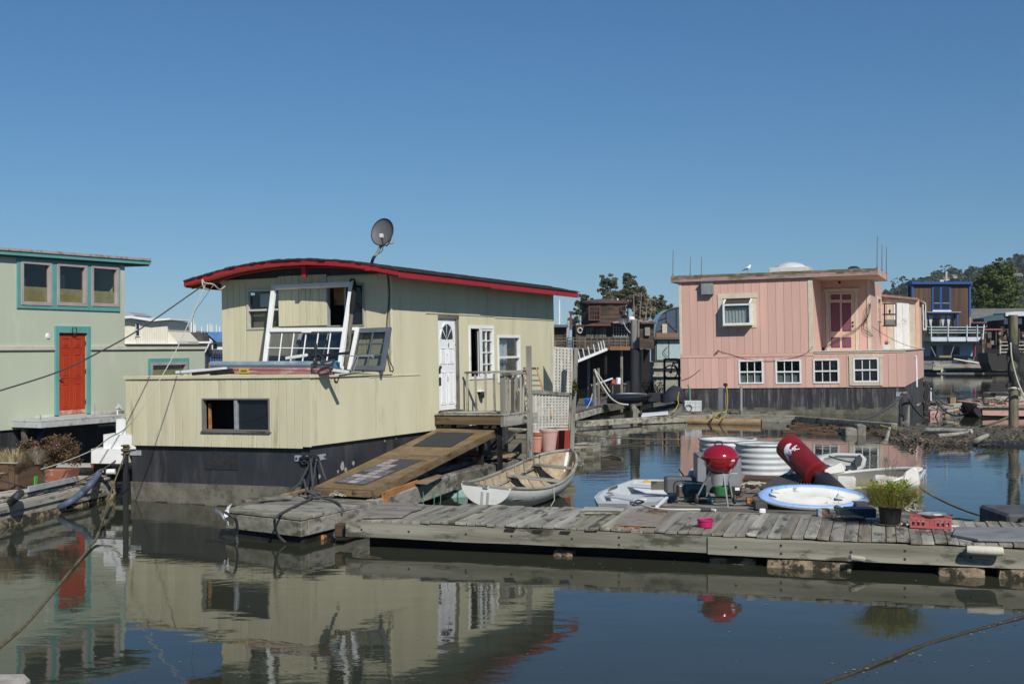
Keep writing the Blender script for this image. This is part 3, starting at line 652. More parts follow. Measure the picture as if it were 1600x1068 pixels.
# ================================================================ the sage green houseboat on the left
SAGE = mat('sage_paint', (.465, .50, .385), (.435, .47, .36), sc=.8, st=(1, 1, .4), bump=.12, bsc=25, bst=(2, 2, .3), rnd=0, rough=.8, spec=.25, dirt=(.54, .55, .45), dth=.58, dsc=1.1, dst=(1, 1.4, .35), dsoft=.3, wave=(1, 1.22, 1.4), dist=.01)
TEAL = mat('teal_trim_paint', (.115, .33, .30), (.10, .29, .265), sc=2, bump=.1, rnd=.03, rough=.6)
PINKG = mat('mauve_grey_frame', (.39, .335, .315), rough=.6, rnd=.03)
CREAMB = mat('cream_band_paint', (.56, .53, .42), (.48, .46, .37), rough=.8, rnd=.02)
PAPER = mat('brown_paper_blind', (.40, .33, .15), (.33, .26, .11), sc=3, bump=.9, bsc=4, rough=.9, rnd=.05, dist=.05)
REDDOOR = mat('orange_red_door', (.40, .042, .013), (.36, .036, .011), rough=.55, rnd=0, dirt=(.5, .34, .28), dth=.78, dsc=8)
G = Fr('sage_houseboat', 'sage green houseboat with turquoise trim, orange red door and three square upper windows', 'houseboat', (-10.89, 31.7, 0), -math.atan2(840, 2000))
gh = lambda px, py, v=0: G.hit(px, py, 0, v)
gw = lambda x0, y0, x1, y1, v=0: wr(G, 0, v, x0, y0, x1, y1)
gy0 = -9.; gyU = gh(195, 500).y; gyE = gh(320, 560).y
gzb = (gh(20, 671).z+gh(190, 656.5).z)/2; gzB = gh(280, 540).z; gzT = gh(120, 397).z
gd = gw(90, 520, 134.5, 647); wins = [gw(31, 407.5, 79.5, 477), gw(87.5, 411.5, 134.5, 478), gw(141, 415, 184, 479)]
glw = gw(234, 565.5, 291, 615)
print('GREEN', [round(q, 2) for q in (gyU, gyE, gzb, gzB, gzT)])
wall_sheet(G, 'upper_wall', 0, 0, gy0, gyU, gzB, gzT, wins+[gd], SAGE)
wall_sheet(G, 'lower_wall', 0, 0, gy0, gyE, gzb, gzB, [gd, glw], SAGE)
MB().box((-4, gyE-.1, gzb), (-.1, gyE, gzB)).build('end_wall', SAGE, G); MB().box((-4, gyU-.1, gzB), (-.1, gyU, gzT)).build('end_wall', SAGE, G)
MB().box((-4.2, gyU, gzB-.02), (.05, gyE+.05, gzB+.05)).build('lower_roof', mat('tar_roof_edge', (.05, .045, .04), rough=.9), G)
MB().box((-4, gy0+.3, gzb+.1), (-.7, gyU-.3, gzT-.2)).build('interior', INSIDE, G)
MB().box((-4.1, gy0, -.5), (-.06, gyE-.03, gzb)).build('hull', TAR, G)
for a, b in ((gy0, gh(84, 547).y), (gh(141, 547).y, gyE+.02)):
    mb = MB(); wbox(mb, 0, 0, a, b, gzB-.10, gzB+.0, .0005, .05); mb.build('belt_board', CREAMB, G, bevel=.004)
# roof: turquoise fascia with a worn red brown edge
gox = .16; re_ = gh(236, 404, gox); rl = gh(0, 386, gox); k = (re_.z-rl.z)/(re_.y-rl.y)
rz_ = lambda y: re_.z+k*(y-re_.y)
for nm, d0, d1, ox, m in (('fascia', -.065, -.16, gox, TEAL), ('roof_edge', -.005, -.062, gox+.03, mat('worn_red_edge', (.40, .29, .25), (.26, .14, .11), c3=(.46, .38, .34), sc=6, rough=.9))):
    MB().hexa([(ox-.06, gy0, rz_(gy0)+d1), (ox, gy0, rz_(gy0)+d1), (ox, re_.y, rz_(re_.y)+d1), (ox-.06, re_.y, rz_(re_.y)+d1)],
              [(ox-.06, gy0, rz_(gy0)+d0), (ox, gy0, rz_(gy0)+d0), (ox, re_.y, rz_(re_.y)+d0), (ox-.06, re_.y, rz_(re_.y)+d0)]).build(nm, m, G)
MB().hexa([(-4.2, gy0, rz_(gy0)-.2), (gox-.061, gy0, rz_(gy0)-.2), (gox-.061, re_.y, rz_(re_.y)-.2), (-4.2, re_.y, rz_(re_.y)-.2)],
          [(-4.2, gy0, rz_(gy0)-.01), (gox-.061, gy0, rz_(gy0)-.01), (gox-.061, re_.y, rz_(re_.y)-.01), (-4.2, re_.y, rz_(re_.y)-.01)]).build('roof', flat('dark_soffit', (.07, .075, .07)), G)
# three windows in one turquoise surround
t0, t1 = gh(25.5, 441).y, gh(186.5, 448).y; tz0, tz1 = gh(105, 484).z, gh(105, 406).z
edges = [t0]+[v for w_ in wins for v in (w_[0], w_[1])]+[t1]
for a, b, c, d in ((t0, t1, tz1-.0, tz1+.0),): pass
for i in range(0, 8, 2):
    mb = MB(); wbox(mb, 0, 0, edges[i], edges[i+1], tz0, tz1, .0005, .035); mb.build('surround_board', TEAL, G, bevel=.004)
for i, w_ in enumerate(wins):
    for z0, z1 in ((tz0, w_[2]), (w_[3], tz1)):
        mb = MB(); wbox(mb, 0, 0, w_[0]+.001, w_[1]-.001, z0, z1, .0005, .034); mb.build('surround_board', TEAL, G, bevel=.004)
    o = window(G, 0, 0, *w_, PINKG, fw=.085, out=.05, gdepth=.03, glass=CLEAR)
    mb = MB(); f = .42-.02*i; wbox(mb, 0, 0, w_[0]+.05, w_[1]-.05, w_[2]+.05, w_[2]+f*(w_[3]-w_[2]), -.07, -.06)
    mb.build('paper_blind', PAPER, o)
    if i < 2:                                          # blue panel coloured like daylight from a far window of the room
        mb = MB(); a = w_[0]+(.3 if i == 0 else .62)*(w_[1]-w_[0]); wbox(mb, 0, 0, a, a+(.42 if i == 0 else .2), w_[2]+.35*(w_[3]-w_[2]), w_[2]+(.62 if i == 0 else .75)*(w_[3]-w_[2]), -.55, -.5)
        mb.build('daylight_panel', flat('painted_daylight', (.22, .32, .40), rough=.4), o)
# orange red door
for a, b, c, d in ((gd[0]-.12, gd[0], gd[2]-.0, gd[3]+.17), (gd[1], gd[1]+.12, gd[2], gd[3]+.17), (gd[0]+.001, gd[1]-.001, gd[3], gd[3]+.17)):
    mb = MB(); wbox(mb, 0, 0, a, b, c, d, .0005, .055); mb.build('door_trim', TEAL, G, bevel=.004)
mb = MB(); wbox(mb, 0, 0, gd[0]+.008, gd[1]-.008, gd[2]+.01, gd[3]-.006, -.06, -.012); door = mb.build('front_door', REDDOOR, G, bevel=.004)
dwid, dh = gd[1]-gd[0], gd[3]-gd[2]
for a, b in ((.14, .44), (.56, .86)):
    for c, d in ((.07, .38), (.45, .74), (.82, .94)):
        A = lambda p, q, r, s, o0, o1, nm: (lambda mb: (wbox(mb, 0, 0, gd[0]+p*dwid, gd[0]+q*dwid, gd[2]+r*dh, gd[2]+s*dh, o0, o1), mb.build(nm, REDDOOR, door, bevel=.008)))(MB())
        A(a, a+.03, c, d, -.0118, .0, 'panel_moulding'); A(b-.03, b, c, d, -.0118, .0, 'panel_moulding'); A(a+.031, b-.031, c, c+.012, -.0118, .0, 'panel_moulding'); A(a+.031, b-.031, d-.012, d, -.0118, .0, 'panel_moulding')
        A(a+.06, b-.06, c+.025, d-.025, -.0118, -.002, 'door_panel')
FADE = mat('sun_bleached_red', (.55, .36, .30), (.42, .08, .04), sc=7, bump=.05, rnd=0)
mb = MB(); wbox(mb, 0, 0, gd[0]+.01, gd[1]-.01, gd[2]+.012, gd[2]+.11, -.0115, -.006); mb.build('bleached_kick_strip', FADE, door)
for a, b in ((gd[0]-.75, gd[0]-.125), (gd[1]+.125, gd[1]+.55)): mb = MB(); wbox(mb, 0, 0, a, b, gd[2]-.06, gd[2]+.03, .0005, .004); mb.build('primer_patch', mat('white_primer', (.62, .62, .57), (.46, .5, .39), sc=6, bump=.05, rnd=0), G)
BRASS = flat('aged_brass', (.18, .13, .05), rough=.4, metal=.8)
MB().lathe([(0, 0), (.03, 0), (.035, .03), (.02, .05), (0, .055)], 12, Matrix.Translation(pl(0, 0, gd[0]+.08*dwid, gd[2]+.44*dh, -.01)) @ Matrix.Rotation(math.pi/2, 4, 'Y')).build('knob', BRASS, door, smooth=True)
MB().tube([pl(0, 0, gd[0]+.08*dwid, gd[2]+.44*dh, .05), pl(0, 0, gd[0]+.16*dwid, gd[2]+.43*dh, .05)], .012, 6).build('handle', BRASS, door)
for f in (.12, .5, .85):
    mb = MB(); wbox(mb, 0, 0, gd[1]-.03, gd[1]-.009, gd[2]+f*dh, gd[2]+f*dh+.1, -.0118, .004); mb.build('hinge', BLACKMETAL, door)
hs = gh((452)/4, 360+618/4)
tag(MB().tube([pl(0, 0, hs.y+.075*math.sin(a), hs.z-.02-.09*math.cos(a), .07) for a in [(-2.5+5*i/14) for i in range(15)]], .014, 6).build('horseshoe', flat('rusty_iron', (.06, .045, .04), rough=.9), G.o, smooth=True))
o = bpy.data.objects['horseshoe']; o.parent = None; o.matrix_world = G.M; tag(o, 'dark horseshoe hung above the orange red door', 'horseshoe')
c = gh(74.5, 525)
MB().lathe([(.0, .03), (.04, .03), (.06, .025), (.075, .0)], 18, Matrix.Translation(pl(0, 0, c.y, c.z, .0)) @ Matrix.Rotation(math.pi/2, 4, 'Y'), cap=False).build('round_vent', WHITE, G, smooth=True)
# lower window
for a, b, c, d in ((glw[0]-.09, glw[0], glw[2]-.09, glw[3]+.11), (glw[1], glw[1]+.09, glw[2]-.09, glw[3]+.11), (glw[0]+.001, glw[1]-.001, glw[3], glw[3]+.11)):
    mb = MB(); wbox(mb, 0, 0, a, b, c, d, .0005, .035); mb.build('surround_board', TEAL, G, bevel=.004)
o = window(G, 0, 0, *glw, PINKG, fw=.08, out=.05, gdepth=.03, glass=CLEAR)
mb = MB(); wbox(mb, 0, 0, glw[0]+.05, glw[1]-.05, glw[2]+.05, glw[3]-.05, -.07, -.06); mb.build('paper_blind', PAPER, o)
# grey doorstep platform
px0, px1 = gh(62, 655, .85), gh(188, 653, .85); zp = gh(125, 653, .85).z
ST = mat('grey_platform_paint', (.46, .47, .46), (.36, .37, .36), sc=4, rough=.8, dirt=(.2, .2, .19), dth=.6, dsc=5)
MB().box((.005, px0.y, zp-.03), (.87, px1.y, zp+.015)).build('platform_deck', ST, G, bevel=.008)
MB().box((.835, px0.y, zp-.16), (.875, px1.y, zp-.032)).build('platform_skirt', ST, G, bevel=.006); MB().box((.005, px0.y, zp-.16), (.833, px0.y+.04, zp-.032)).build('platform_skirt', ST, G, bevel=.006)
MB().box((.2, px0.y+.1, zp-.8), (.3, px0.y+.2, zp-.161)).build('platform_leg', wood('dark', 'z'), G)
for px, py, h in ((63, 645, .12), (148, 623, .3)):
    p = gh(px, py, .8); MB().tube([(p.x, p.y, zp+.015), (p.x, p.y, zp+.02+h)], .014, 6).build('pipe_stub', GALV, G)
p = gh(177, 640, .5); MB().box((p.x-.2, p.y-.25, zp+.016), (p.x+.1, p.y+.3, zp+.10)).build('step_board', wood('pale', 'y'), G, bevel=.006)
fl = Fr('work_light', 'small white work lamp clamped to the corner of the grey doorstep', 'lamp', G.M @ Vector((.80, px1.y-.05, zp+.016)))
MB().tube([(0, 0, 0), (0, 0, .12)], .02, 8).build('stem', WHITE, fl)
MB().lathe([(.03, -.04), (.05, 0), (.085, .08)], 14, Matrix.Translation((0, 0, .17)) @ Matrix.Rotation(1.1, 4, 'Y'), cap=True).build('lamp_shade', WHITE, fl, smooth=True)
mb = MB().tube(catmull([at(60, 655, 31.5), at(70, 666, 31), at(65, 676, 30.6), at(59, 690, 30), at(56, 705, 29)], 6), .045, 8)
tag(mb.build('blue_hose', flat('blue_hose_rubber', (.035, .11, .30)), smooth=True), 'bright blue hose dangling below the corner of the grey doorstep', 'hose')
# ================================================================ left dock with its clutter
LD = Fr('left_dock', 'weathered grey floating dock under the planters at the left edge', 'dock', gz(0, 781, .45), -math.atan2(.66, 4.1))
dA = LD.L(gz(177.5, 743, .45)).y
for i in range(46):
    y0 = -6.2+i*.262
    if y0 > dA: break
    MB().box((-3.2, y0+.006, -.05), (.0+R.uniform(-.03, .03), min(y0+.255, dA), R.uniform(-.006, .006))).build('plank', wood('pale', 'x'), LD, bevel=.006)
MB().box((-.12, -6.2, -.36), (.05, dA+.03, -.06)).jit(.012).build('side_beam', wood('pale', 'y'), LD, bevel=.01)
MB().box((-.2, dA*.02, .012), (-.02, dA+.05, .05)).jit(.01).build('edge_board', wood('pale', 'y'), LD, bevel=.006)
MB().box((-.45, -3.5, .012), (-.24, dA*.82, .045)).jit(.012).build('edge_board', wood('pale', 'y'), LD, bevel=.006)
MB().box((.051, -6, -.22), (.09, dA-.6, -.08)).jit(.01).build('rub_rail', wood('pale', 'y'), LD, bevel=.008)
FOAM = mat('stained_float_foam', (.33, .245, .155), (.17, .13, .085), sc=5, bump=1, bsc=9, rough=1, rnd=.12, dirt=(.035, .03, .02), dth=.45, dsc=4, dsoft=.1, dist=.04)
def foam(fr, lo, hi, seed, a=.05, name='float_block'):
    mb = MB(); n = [max(2, int((hi[i]-lo[i])/.22)) for i in range(3)]
    bm = bmesh.new(); bmesh.ops.create_cube(bm, size=1); bmesh.ops.subdivide_edges(bm, edges=bm.edges, cuts=4, use_grid_fill=True)
    vs = []
    for v in bm.verts:
        p = Vector([lo[i]+(v.co[i]+.5)*(hi[i]-lo[i]) for i in range(3)]); q = v.co*2
        cc = (Vector(lo)+Vector(hi))/2; e = sum(abs(q[i]) > .9 for i in range(3))
        p = p.lerp(cc, .035*(e-1)); vs.append(p+noise.noise_vector(p*2.2+Vector((seed, 0, 0)))*a+noise.noise_vector(p*6+Vector((seed, 3, 0)))*a*.5)
    fs = [tuple(v.index for v in f.verts) for f in bm.faces]; bm.free()
    return mb.add(vs, fs).build(name, FOAM, fr, smooth=True)
foam(LD, (-.8, -6, -.75), (.12, dA*.55, -.32), 1, name='float_log'); foam(LD, (-.9, dA*.62, -.7), (.02, dA*.88, -.28), 2); foam(LD, (-.8, dA*.92, -.6), (.1, dA*1.0, -.3), 3)
# planter box with dry grass
pb = Fr('wooden_planter', 'dark plank planter box of dry straw grass at the left edge', 'planter', gz(4, 764, .5), -.16)
for i, (lo, hi) in enumerate((((-.45, -.02, 0), (.12, .02, .46)), ((.13, -.03, 0), (.24, .03, .47)), ((.25, -.02, 0), (.30, .9, .46)), ((-.45, .88, 0), (.24, .92, .46)))):
    MB().box(lo, hi).build('side_board', wood('brown', 'x' if i != 2 else 'y'), pb, bevel=.006)
MB().box((-.45, -.05, .465), (.3, .0, .49)).build('rim_board', wood('pale', 'x'), pb, bevel=.004)
MB().box((-.45, .02, .3), (.25, .88, .4)).build('soil', flat('dark_soil', (.03, .024, .018), rough=1), pb)
rr = random.Random(5); mb = MB()
for _ in range(7): blades(mb, (rr.uniform(-.4, .2), rr.uniform(.05, .6), .4), 60, .34, .3, .006, rr)
mb.build('dry_grass', leaf_mat('straw_grass', (.50, .40, .22), (.30, .235, .12)), pb, fixn=False)
mb = MB()
for _ in range(4): blades(mb, (rr.uniform(.1, .3), rr.uniform(.2, .8), .4), 60, .3, .35, .005, rr)
mb.build('seed_heads', leaf_mat('grey_seed_grass', (.30, .26, .20), (.19, .16, .12)), pb, fixn=False)
# big brown shrub in a clay trough
sh = Fr('flowering_shrub', 'big brown leaved shrub with tiny pink flowers in a clay trough below the doorstep', 'shrub', gz(80, 752, .5), -.15)
TERRA = mat('terracotta', (.36, .14, .08), (.27, .10, .06), sc=4, bump=.2, rough=.9, dirt=(.42, .33, .28), dth=.6, dsc=4)
MB().hexa([(-.28, -.12, 0), (.36, -.12, 0), (.36, .3, 0), (-.28, .3, 0)], [(-.34, -.16, .24), (.42, -.16, .24), (.42, .36, .24), (-.34, .36, .24)]).build('trough', TERRA, sh, bevel=.012)
rr = random.Random(8); mb = MB(); fm = MB()
for k in range(80):
    a = rr.uniform(0, 6.28); ph = rr.uniform(-.25, 1.0); d = Vector((math.cos(a)*math.cos(ph), math.sin(a)*math.cos(ph)*.8, math.sin(ph)))
    c = Vector((-.14, .1, .44))+Vector((d.x*.6, d.y*.5, d.z*.45))*rr.uniform(.55, 1.08)
    leaves(mb, c, (.15, .15, .11), 75, .026, rr, shell=.1)
    if rr.random() < .3: leaves(fm, c+d*.1, (.05, .05, .04), 5, .016, rr)
mb.build('foliage', leaf_mat('brown_shrub_leaf', (.19, .12, .06), (.075, .045, .028), sc=9), sh, fixn=False)
fm.build('flowers', flat('mauve_petal', (.5, .28, .42)), sh, fixn=False)
mb = MB()
for k in range(16):
    a = rr.uniform(0, 6.28); mb.tube([(-.05, .1, .2), (-.08+.25*math.cos(a), .1+.25*math.sin(a), .45), (-.08+.45*math.cos(a), .1+.45*math.sin(a), .6)], [.018, .012, .006], 5)
o = mb.build('stems', flat('twig_bark', (.1, .075, .05)), sh); o['kind'] = 'stuff'
mb = MB(); blades(mb, (-.33, .0, .3), 40, .25, .2, .012, rr); mb.build('side_sprout', leaf_mat('olive_sprout', (.19, .19, .05), (.11, .11, .03)), sh, fixn=False)
o = MB().beam(gz(44, 764, .55), gz(118, 748, .55), .03, .10).build('grey_board', mat('blue_grey_board', (.34, .36, .36), (.25, .265, .27), bump=.2), bevel=.005); tag(o, 'blue grey board standing on edge in front of the clay trough', 'board')
o = MB().box((-.07, -.03, 0), (.07, .06, .17)).jit(.04, 4, 8).build('plastic_bag', flat('green_plastic', (.05, .36, .05), rough=.35)); o.location = gz(50, 759, .5); tag(o, 'crumpled bright green plastic beside the dark planter box', 'bag')
o = MB().box((-.14, -.05, 0), (.14, .05, .08)).build('white_block', WHITE, bevel=.02); o.location = at(49, 744, 23.8); tag(o, 'small white plastic block on the green plastic beside the planter', 'block')
# white steps
sp = Fr('white_steps', 'white painted wooden box steps rising to the right beside the black hull', 'steps', at(142, 724, 25.4), -.12)
for i, (x0, x1, h) in enumerate(((0, .44, .28), (.20, .62, .56), (.41, .82, .86))):
    MB().box((x0 if i == 0 else x0, .12*i, 0 if i == 0 else .28*i+.002), (x1+.25, .9, h)).build('step', WHITE, sp, bevel=.008)
    MB().box((x0, .12*i, h+.001), (x1+.25, .9, h+.012)).build('tread', WHITE, sp, bevel=.003)
o = Fr('clay_pot', 'tiny clay flower pot with a dry sprig at the foot of the white steps', 'pot', gz(148, 737, .5))
MB().lathe([(.05, 0), (.075, .17), (.085, .17), (.085, .21), (.07, .21), (.06, .16)], 16, cap=False).build('pot', TERRA, o, smooth=True)
mb = MB(); blades(mb, (0, 0, .15), 25, .14, .12, .008, rr); mb.build('sprig', leaf_mat('dry_sprig', (.2, .15, .07), (.12, .09, .04)), o, fixn=False)
o = MB().box((-.13, -.1, 0), (.13, .2, .31)).build('wooden_box', wood('deep', 'z'), bevel=.006); o.location = gz(159, 738, .5); tag(o, 'upright dark brown wooden box under the white steps', 'box')
o = MB().box((-.9, -.5, -.02), (.4, .3, .0)).build('plywood_sheet', mat('pale_ply_sheet', (.42, .40, .36), (.32, .3, .26)), bevel=.004); o.location = gz(133, 725, .52); tag(o, 'pale grey sheet lying on the dock behind the shrub', 'sheet')
hp = Fr('black_post', 'square black mooring post between the white steps and the black hull', 'post', gz(196.5, 790, 0))
MB().box((-.045, -.045, -.5), (.045, .045, 1.18)).build('post', BLACKMETAL, hp, bevel=.006)
MB().tube([(.075*math.cos(a*.8), .075*math.sin(a*.8), .98+.006*a-.012*math.sin(a*.4)) for a in range(32)], .018, 6).build('rope_turns', ROPE_M, hp, smooth=True)
o = Fr('discharge_hose', 'thick dark blue grey discharge hose drooping over the dock edge into the water', 'hose', gz(160, 738, .55))
MB().tube(catmull([o.L(p) for p in (gz(163, 736, .6), gz(155, 739, .58), gz(144, 753, .53), gz(127, 770.5, .33), gz(108, 784, .2), gz(89, 794.5, .06), gz(72, 800, -.1))], 6), .065, 10).build('hose', flat('blue_grey_hose', (.075, .10, .15), rough=.5), o, smooth=True)
MB().tube([o.L(gz(162, 736.5, .6)), o.L(gz(180, 736.5, .6))], .055, 12).build('white_pipe', WHITE, o, smooth=True)
MB().tube([o.L(gz(160.5, 736.7, .6)), o.L(gz(164, 736.5, .6))], .07, 12).build('hose_clamp', BLACKMETAL, o, smooth=True)
tag(MB().tube(catmull([gz(32, 770, .54), gz(25, 776, .52), gz(15, 786, .36), gz(0, 798, .12), gz(-14, 808, -.1)], 6), .07, 10).build('black_hose', flat('black_rubber', (.03, .032, .035), rough=.55), smooth=True), 'thick black hose over the dock edge at the far left', 'hose')
rr = random.Random(9)
tag(MB().box((-.35, -.2, 0), (.35, .2, .3)).jit(.06, 2, 4).build('covered_bundle', flat('black_tarp', (.018, .018, .02), rough=.6), smooth=True), 'black tarpaulin bundle in the gap beside the black hull', 'bundle'); bpy.data.objects['covered_bundle'].location = gz(183, 752, .3)
# ================================================================ cables and ropes on the left
rope('power_cable', catmull([at(-60, 629, 19.5), at(0, 610, 20.2), at(90, 581, 21.4), at(155, 550, 22.4), at(217, 515, 23.4), at(297, 460, 24.8), at(321, 443, 25.3)], 8), .013, ROPE_D, 'black cable from the red roof corner down to the left edge', 'cable')
rope('white_line', catmull([at(321, 444, 25.3), at(299, 495, 24.4), at(270, 557, 23.6), at(229, 627, 22.9), at(197, 668, 22.9), at(170, 684, 23.4), at(142, 704, 23.6), at(80, 728, 23.7), at(41, 736, 23.6), at(-20, 740, 22.5)], 8), .010, ROPE_L, 'thin white rope from the red roof corner past the yellow wall to the planters')
rope('thin_line', catmull([at(333, 446, 25.6), at(316, 470, 26), at(303, 490, 26.5), at(300, 520, 27)], 6), .006, ROPE_L, 'loose thin white cord hanging below the red roof corner')
rope('roof_cable', catmull([at(352, 447, 25.9), at(343, 452, 25.6), at(333, 444, 25.4), at(320, 442, 25.3), at(316, 437, 25.3), at(318, 449, 25.2), at(326, 452, 25.4)], 6), .016, ROPE_L, 'pale cord looped round the red roof corner hook')
rope('mooring_line', catmull([at(196, 708, 24.3), at(176, 760, 23.0), at(155, 829, 20.5), gz(140, 855, .03), gz(95, 910, .005), gz(45, 970, .0), gz(0, 1010, .0), gz(-60, 1066, .0)], 10), [.016]*10+[.018]*10+[.019+.016*abs(noise.noise(Vector((i*.31, 0, 0)))) for i in range(51)], ROPE_M, 'mossy brown mooring rope running from the black post to the bottom left corner')
rope('dock_line', sag(at(-5, 747, 22.5), at(190, 712, 25.5), .35), .014, ROPE_D, 'thin dark rope sagging across the left dock to the black post')
o = MB().box((-1.2, -.6, -.6), (0, 0, 0)).jit(.03, 3).build('near_piling', mat('pale_worn_timber', (.42, .38, .33), (.3, .27, .23), sc=8, bump=.5), bevel=.05); o.location = gz(52, 1052, .35); tag(o, 'blurred corner of a pale timber at the bottom left of the frame', 'timber')
# ================================================================ things leaning and lying on the low front roof of the yellow houseboat
zr = yZt+.012
def hframe(name, label, cat, y, x=0, z=None, group=None): return Fr(name, label, cat, H.M @ Vector((x, y, zr if z is None else z)), -TH, -.018, 0, group)
def leaning(name, label, TL, TR, BL, BR, yt, yb, m, fw, cols, rows, top=0, glass=None, dep=.05, group=None, mw=.022):
    """a loose window sash leaning back: corner pixels measured on the upright planes of its top and bottom edge"""
    b = hx((BL[0]+BR[0])/2, (BL[1]+BR[1])/2, 1, yb)
    F = Fr(name, label, 'window', H.M @ b, -TH, -.018, 0, group)
    q = [F.L(H.M @ hx(*p, 1, y)) for p, y in ((BL, yb), (BR, yb), (TR, yt), (TL, yt))]
    n = (q[1]-q[0]).cross(q[3]-q[0]).normalized(); n = n if n.y < 0 else -n
    def pt(u, v): return (q[0]*(1-u)+q[1]*u)*(1-v)+(q[3]*(1-u)+q[2]*u)*v
    W_, H_ = (q[1]-q[0]).length, (q[3]-q[0]).length; fu, fv = fw/W_, fw/H_
    def bar(nm, u0, u1, v0, v1, d0, d1, mm=m, par=F):
        A = [pt(u0, v0), pt(u1, v0), pt(u1, v1), pt(u0, v1)]
        return MB().hexa([p+n*d0 for p in A], [p+n*d1 for p in A]).build(nm, mm, par, bevel=.003 if nm != 'pane' else 0)
    bar('stile', 0, fu, 0, 1, -dep/2, dep/2); bar('stile', 1-fu, 1, 0, 1, -dep/2, dep/2)
    bar('rail', fu, 1-fu, 0, fv, -dep/2, dep/2-.002); bar('rail', fu, 1-fu, 1-fv, 1, -dep/2, dep/2-.002)
    v1 = 1-fv
    if top: bar('rail', fu, 1-fu, top-fv, top, -dep/2, dep/2+.01); v1 = top-fv
    for i in range(cols):
        for j in range(rows):
            ua, ub = fu+(1-2*fu)*i/cols, fu+(1-2*fu)*(i+1)/cols; va, vb = fv+(v1-fv)*j/rows, fv+(v1-fv)*(j+1)/rows
            bar('pane', ua, ub, va, vb, -.006, .0, glass or CLEAR)
    for i in range(1, cols): u = fu+(1-2*fu)*i/cols; bar('muntin', u-mw/2/W_, u+mw/2/W_, fv, v1, -.018, .012)
    for j in range(1, rows): v = fv+(v1-fv)*j/rows; bar('muntin', fu, 1-fu, v-mw/2/H_, v+mw/2/H_, -.016, .010)
    return F, bar
BLUEGL = glass_mat('blue_tinted_glass', tint=(.05, .075, .085), clear=.62, refl=2.2)
F, bar = leaning('loose_window', 'large white window unit leaning on the wall, upper half empty, lower half a grid of panes', (425.5, 446.5), (553.5, 440.5), (411, 573), (533.5, 576), yS-.14, yS-.85, WHITE, .085, 6, 2, top=.46, glass=BLUEGL, dep=.09)
bar('sash_lift', .46, .58, .40, .425, .05, .065)
for p in list(F.o.children):
    pass
leaning('loose_window', 'white framed window leaning half hidden between the large white unit and the grey one', (470, 514), (561, 511.5), (452, 576), (548, 578), yS-.12, yS-.72, WHITE, .08, 2, 1, glass=BLUEGL)
leaning('loose_window', 'dark blue grey window with six panes leaning at the right end of the low roof', (556, 514), (611.8, 511.5), (545, 578), (600.5, 579.5), yS-.06, yS-.6, mat('slate_paint', (.085, .105, .125), (.07, .085, .10), bump=.2, rough=.6, dirt=(.2, .2, .2), dth=.7), .11, 2, 3, glass=glass_mat('thin_glass', clear=.8), mw=.03)
rod = hframe('wrapped_pole', 'dark pole with a black wrapped top against the right edge of the large white window', 'pole', yS-.7)
e0, e1 = rod.L(H.M @ hx(540, 577, 1, yS-.75)), rod.L(H.M @ hx(554.5, 440, 1, yS-.2))
MB().tube([e0, e0.lerp(e1, .35), e0.lerp(e1, .62)], [.03, .045, .04], 8).build('pole', wood('dark', 'z'), rod, smooth=True)
MB().tube([e0.lerp(e1, .6), e0.lerp(e1, .72), e0.lerp(e1, .9), e1], [.035, .06, .05, .025], 10).build('black_wrap', flat('black_cloth', (.012, .012, .014), rough=.95), rod, smooth=True)
MB().tube([e1, e1+Vector((-.02, 0, .05)), e1+Vector((-.09, 0, .05)), e1+Vector((-.12, 0, .01))], .022, 8).build('hook', BLACKMETAL, rod, smooth=True)
def lying(name, label, cat, p, q, y, w_, t_, m, dz=0, bev=.006, z=None):
    a, b = hx(*p, 1, y), hx(*q, 1, y); F = Fr(name, label, cat, H.M @ a, -TH, -.018)
    d = b-a; MB().beam((0, 0, 0), d, w_, t_).jit(.004).build('beam' if 'beam' in name else 'board', m, F, bevel=bev); return F, d
BLUEB = mat('faded_blue_paint', (.32, .42, .48), (.22, .31, .37), sc=4, bump=.35, rough=.9, dirt=(.45, .46, .46), dth=.58, dsc=4, dst=(.3, 1, 1))
REDB = mat('faded_red_paint', (.46, .20, .17), (.36, .14, .12), sc=4, bump=.3, rough=.9, dirt=(.55, .4, .36), dth=.6, dsc=5, dst=(.3, 1, 1))
F, d = lying('blue_beam', 'faded blue timber beam lying across the low roof above the red beam', 'beam', (334, 570), (523, 570), 1.2, .26, .15, BLUEB)
MB().beam(d*1.0+Vector((.002, 0, 0)), d+Vector((.05, 0, 0)), .22, .12).build('beam_end', flat('bright_blue_paint', (.05, .19, .30)), F)
MB().beam(Vector((0, -.135, -.02)), Vector((d.x, -.135, d.z-.02)), .012, .05).build('groove_strip', flat('dark_slate_line', (.1, .14, .17)), F)
F, d = lying('red_beam', 'faded red timber beam with a yellow sticker on the parapet edge', 'beam', (365, 579), (518, 580), .35, .22, .13, REDB)
MB().box((.22, -.125, -.05), (.44, -.111, .045)).build('sticker', mat('yellow_sticker', (.62, .46, .02), (.5, .36, .05), sc=20, bump=0), F)
MB().box((.26, -.128, -.025), (.40, -.1252, .02)).build('sticker_print', flat('sticker_brown', (.25, .13, .03)), F)
MB().beam(Vector((0, -.112, .02)), Vector((d.x, -.112, d.z+.02)), .006, .015).build('groove_strip', flat('dark_red_line', (.2, .07, .06)), F)
lying('white_board', 'white board lying at the left end of the low roof', 'board', (277, 581.5), (352, 575.5), .35, .12, .055, WHITE)
lying('black_board', 'black painted board lying between white board and red beam', 'board', (302, 584), (362, 578), .2, .10, .06, wood('black', 'x'))
lying('black_board', 'flat black board piece pressed under the left end of the red beam', 'board', (330, 584.5), (364, 581.5), .14, .10, .05, wood('black', 'x'))
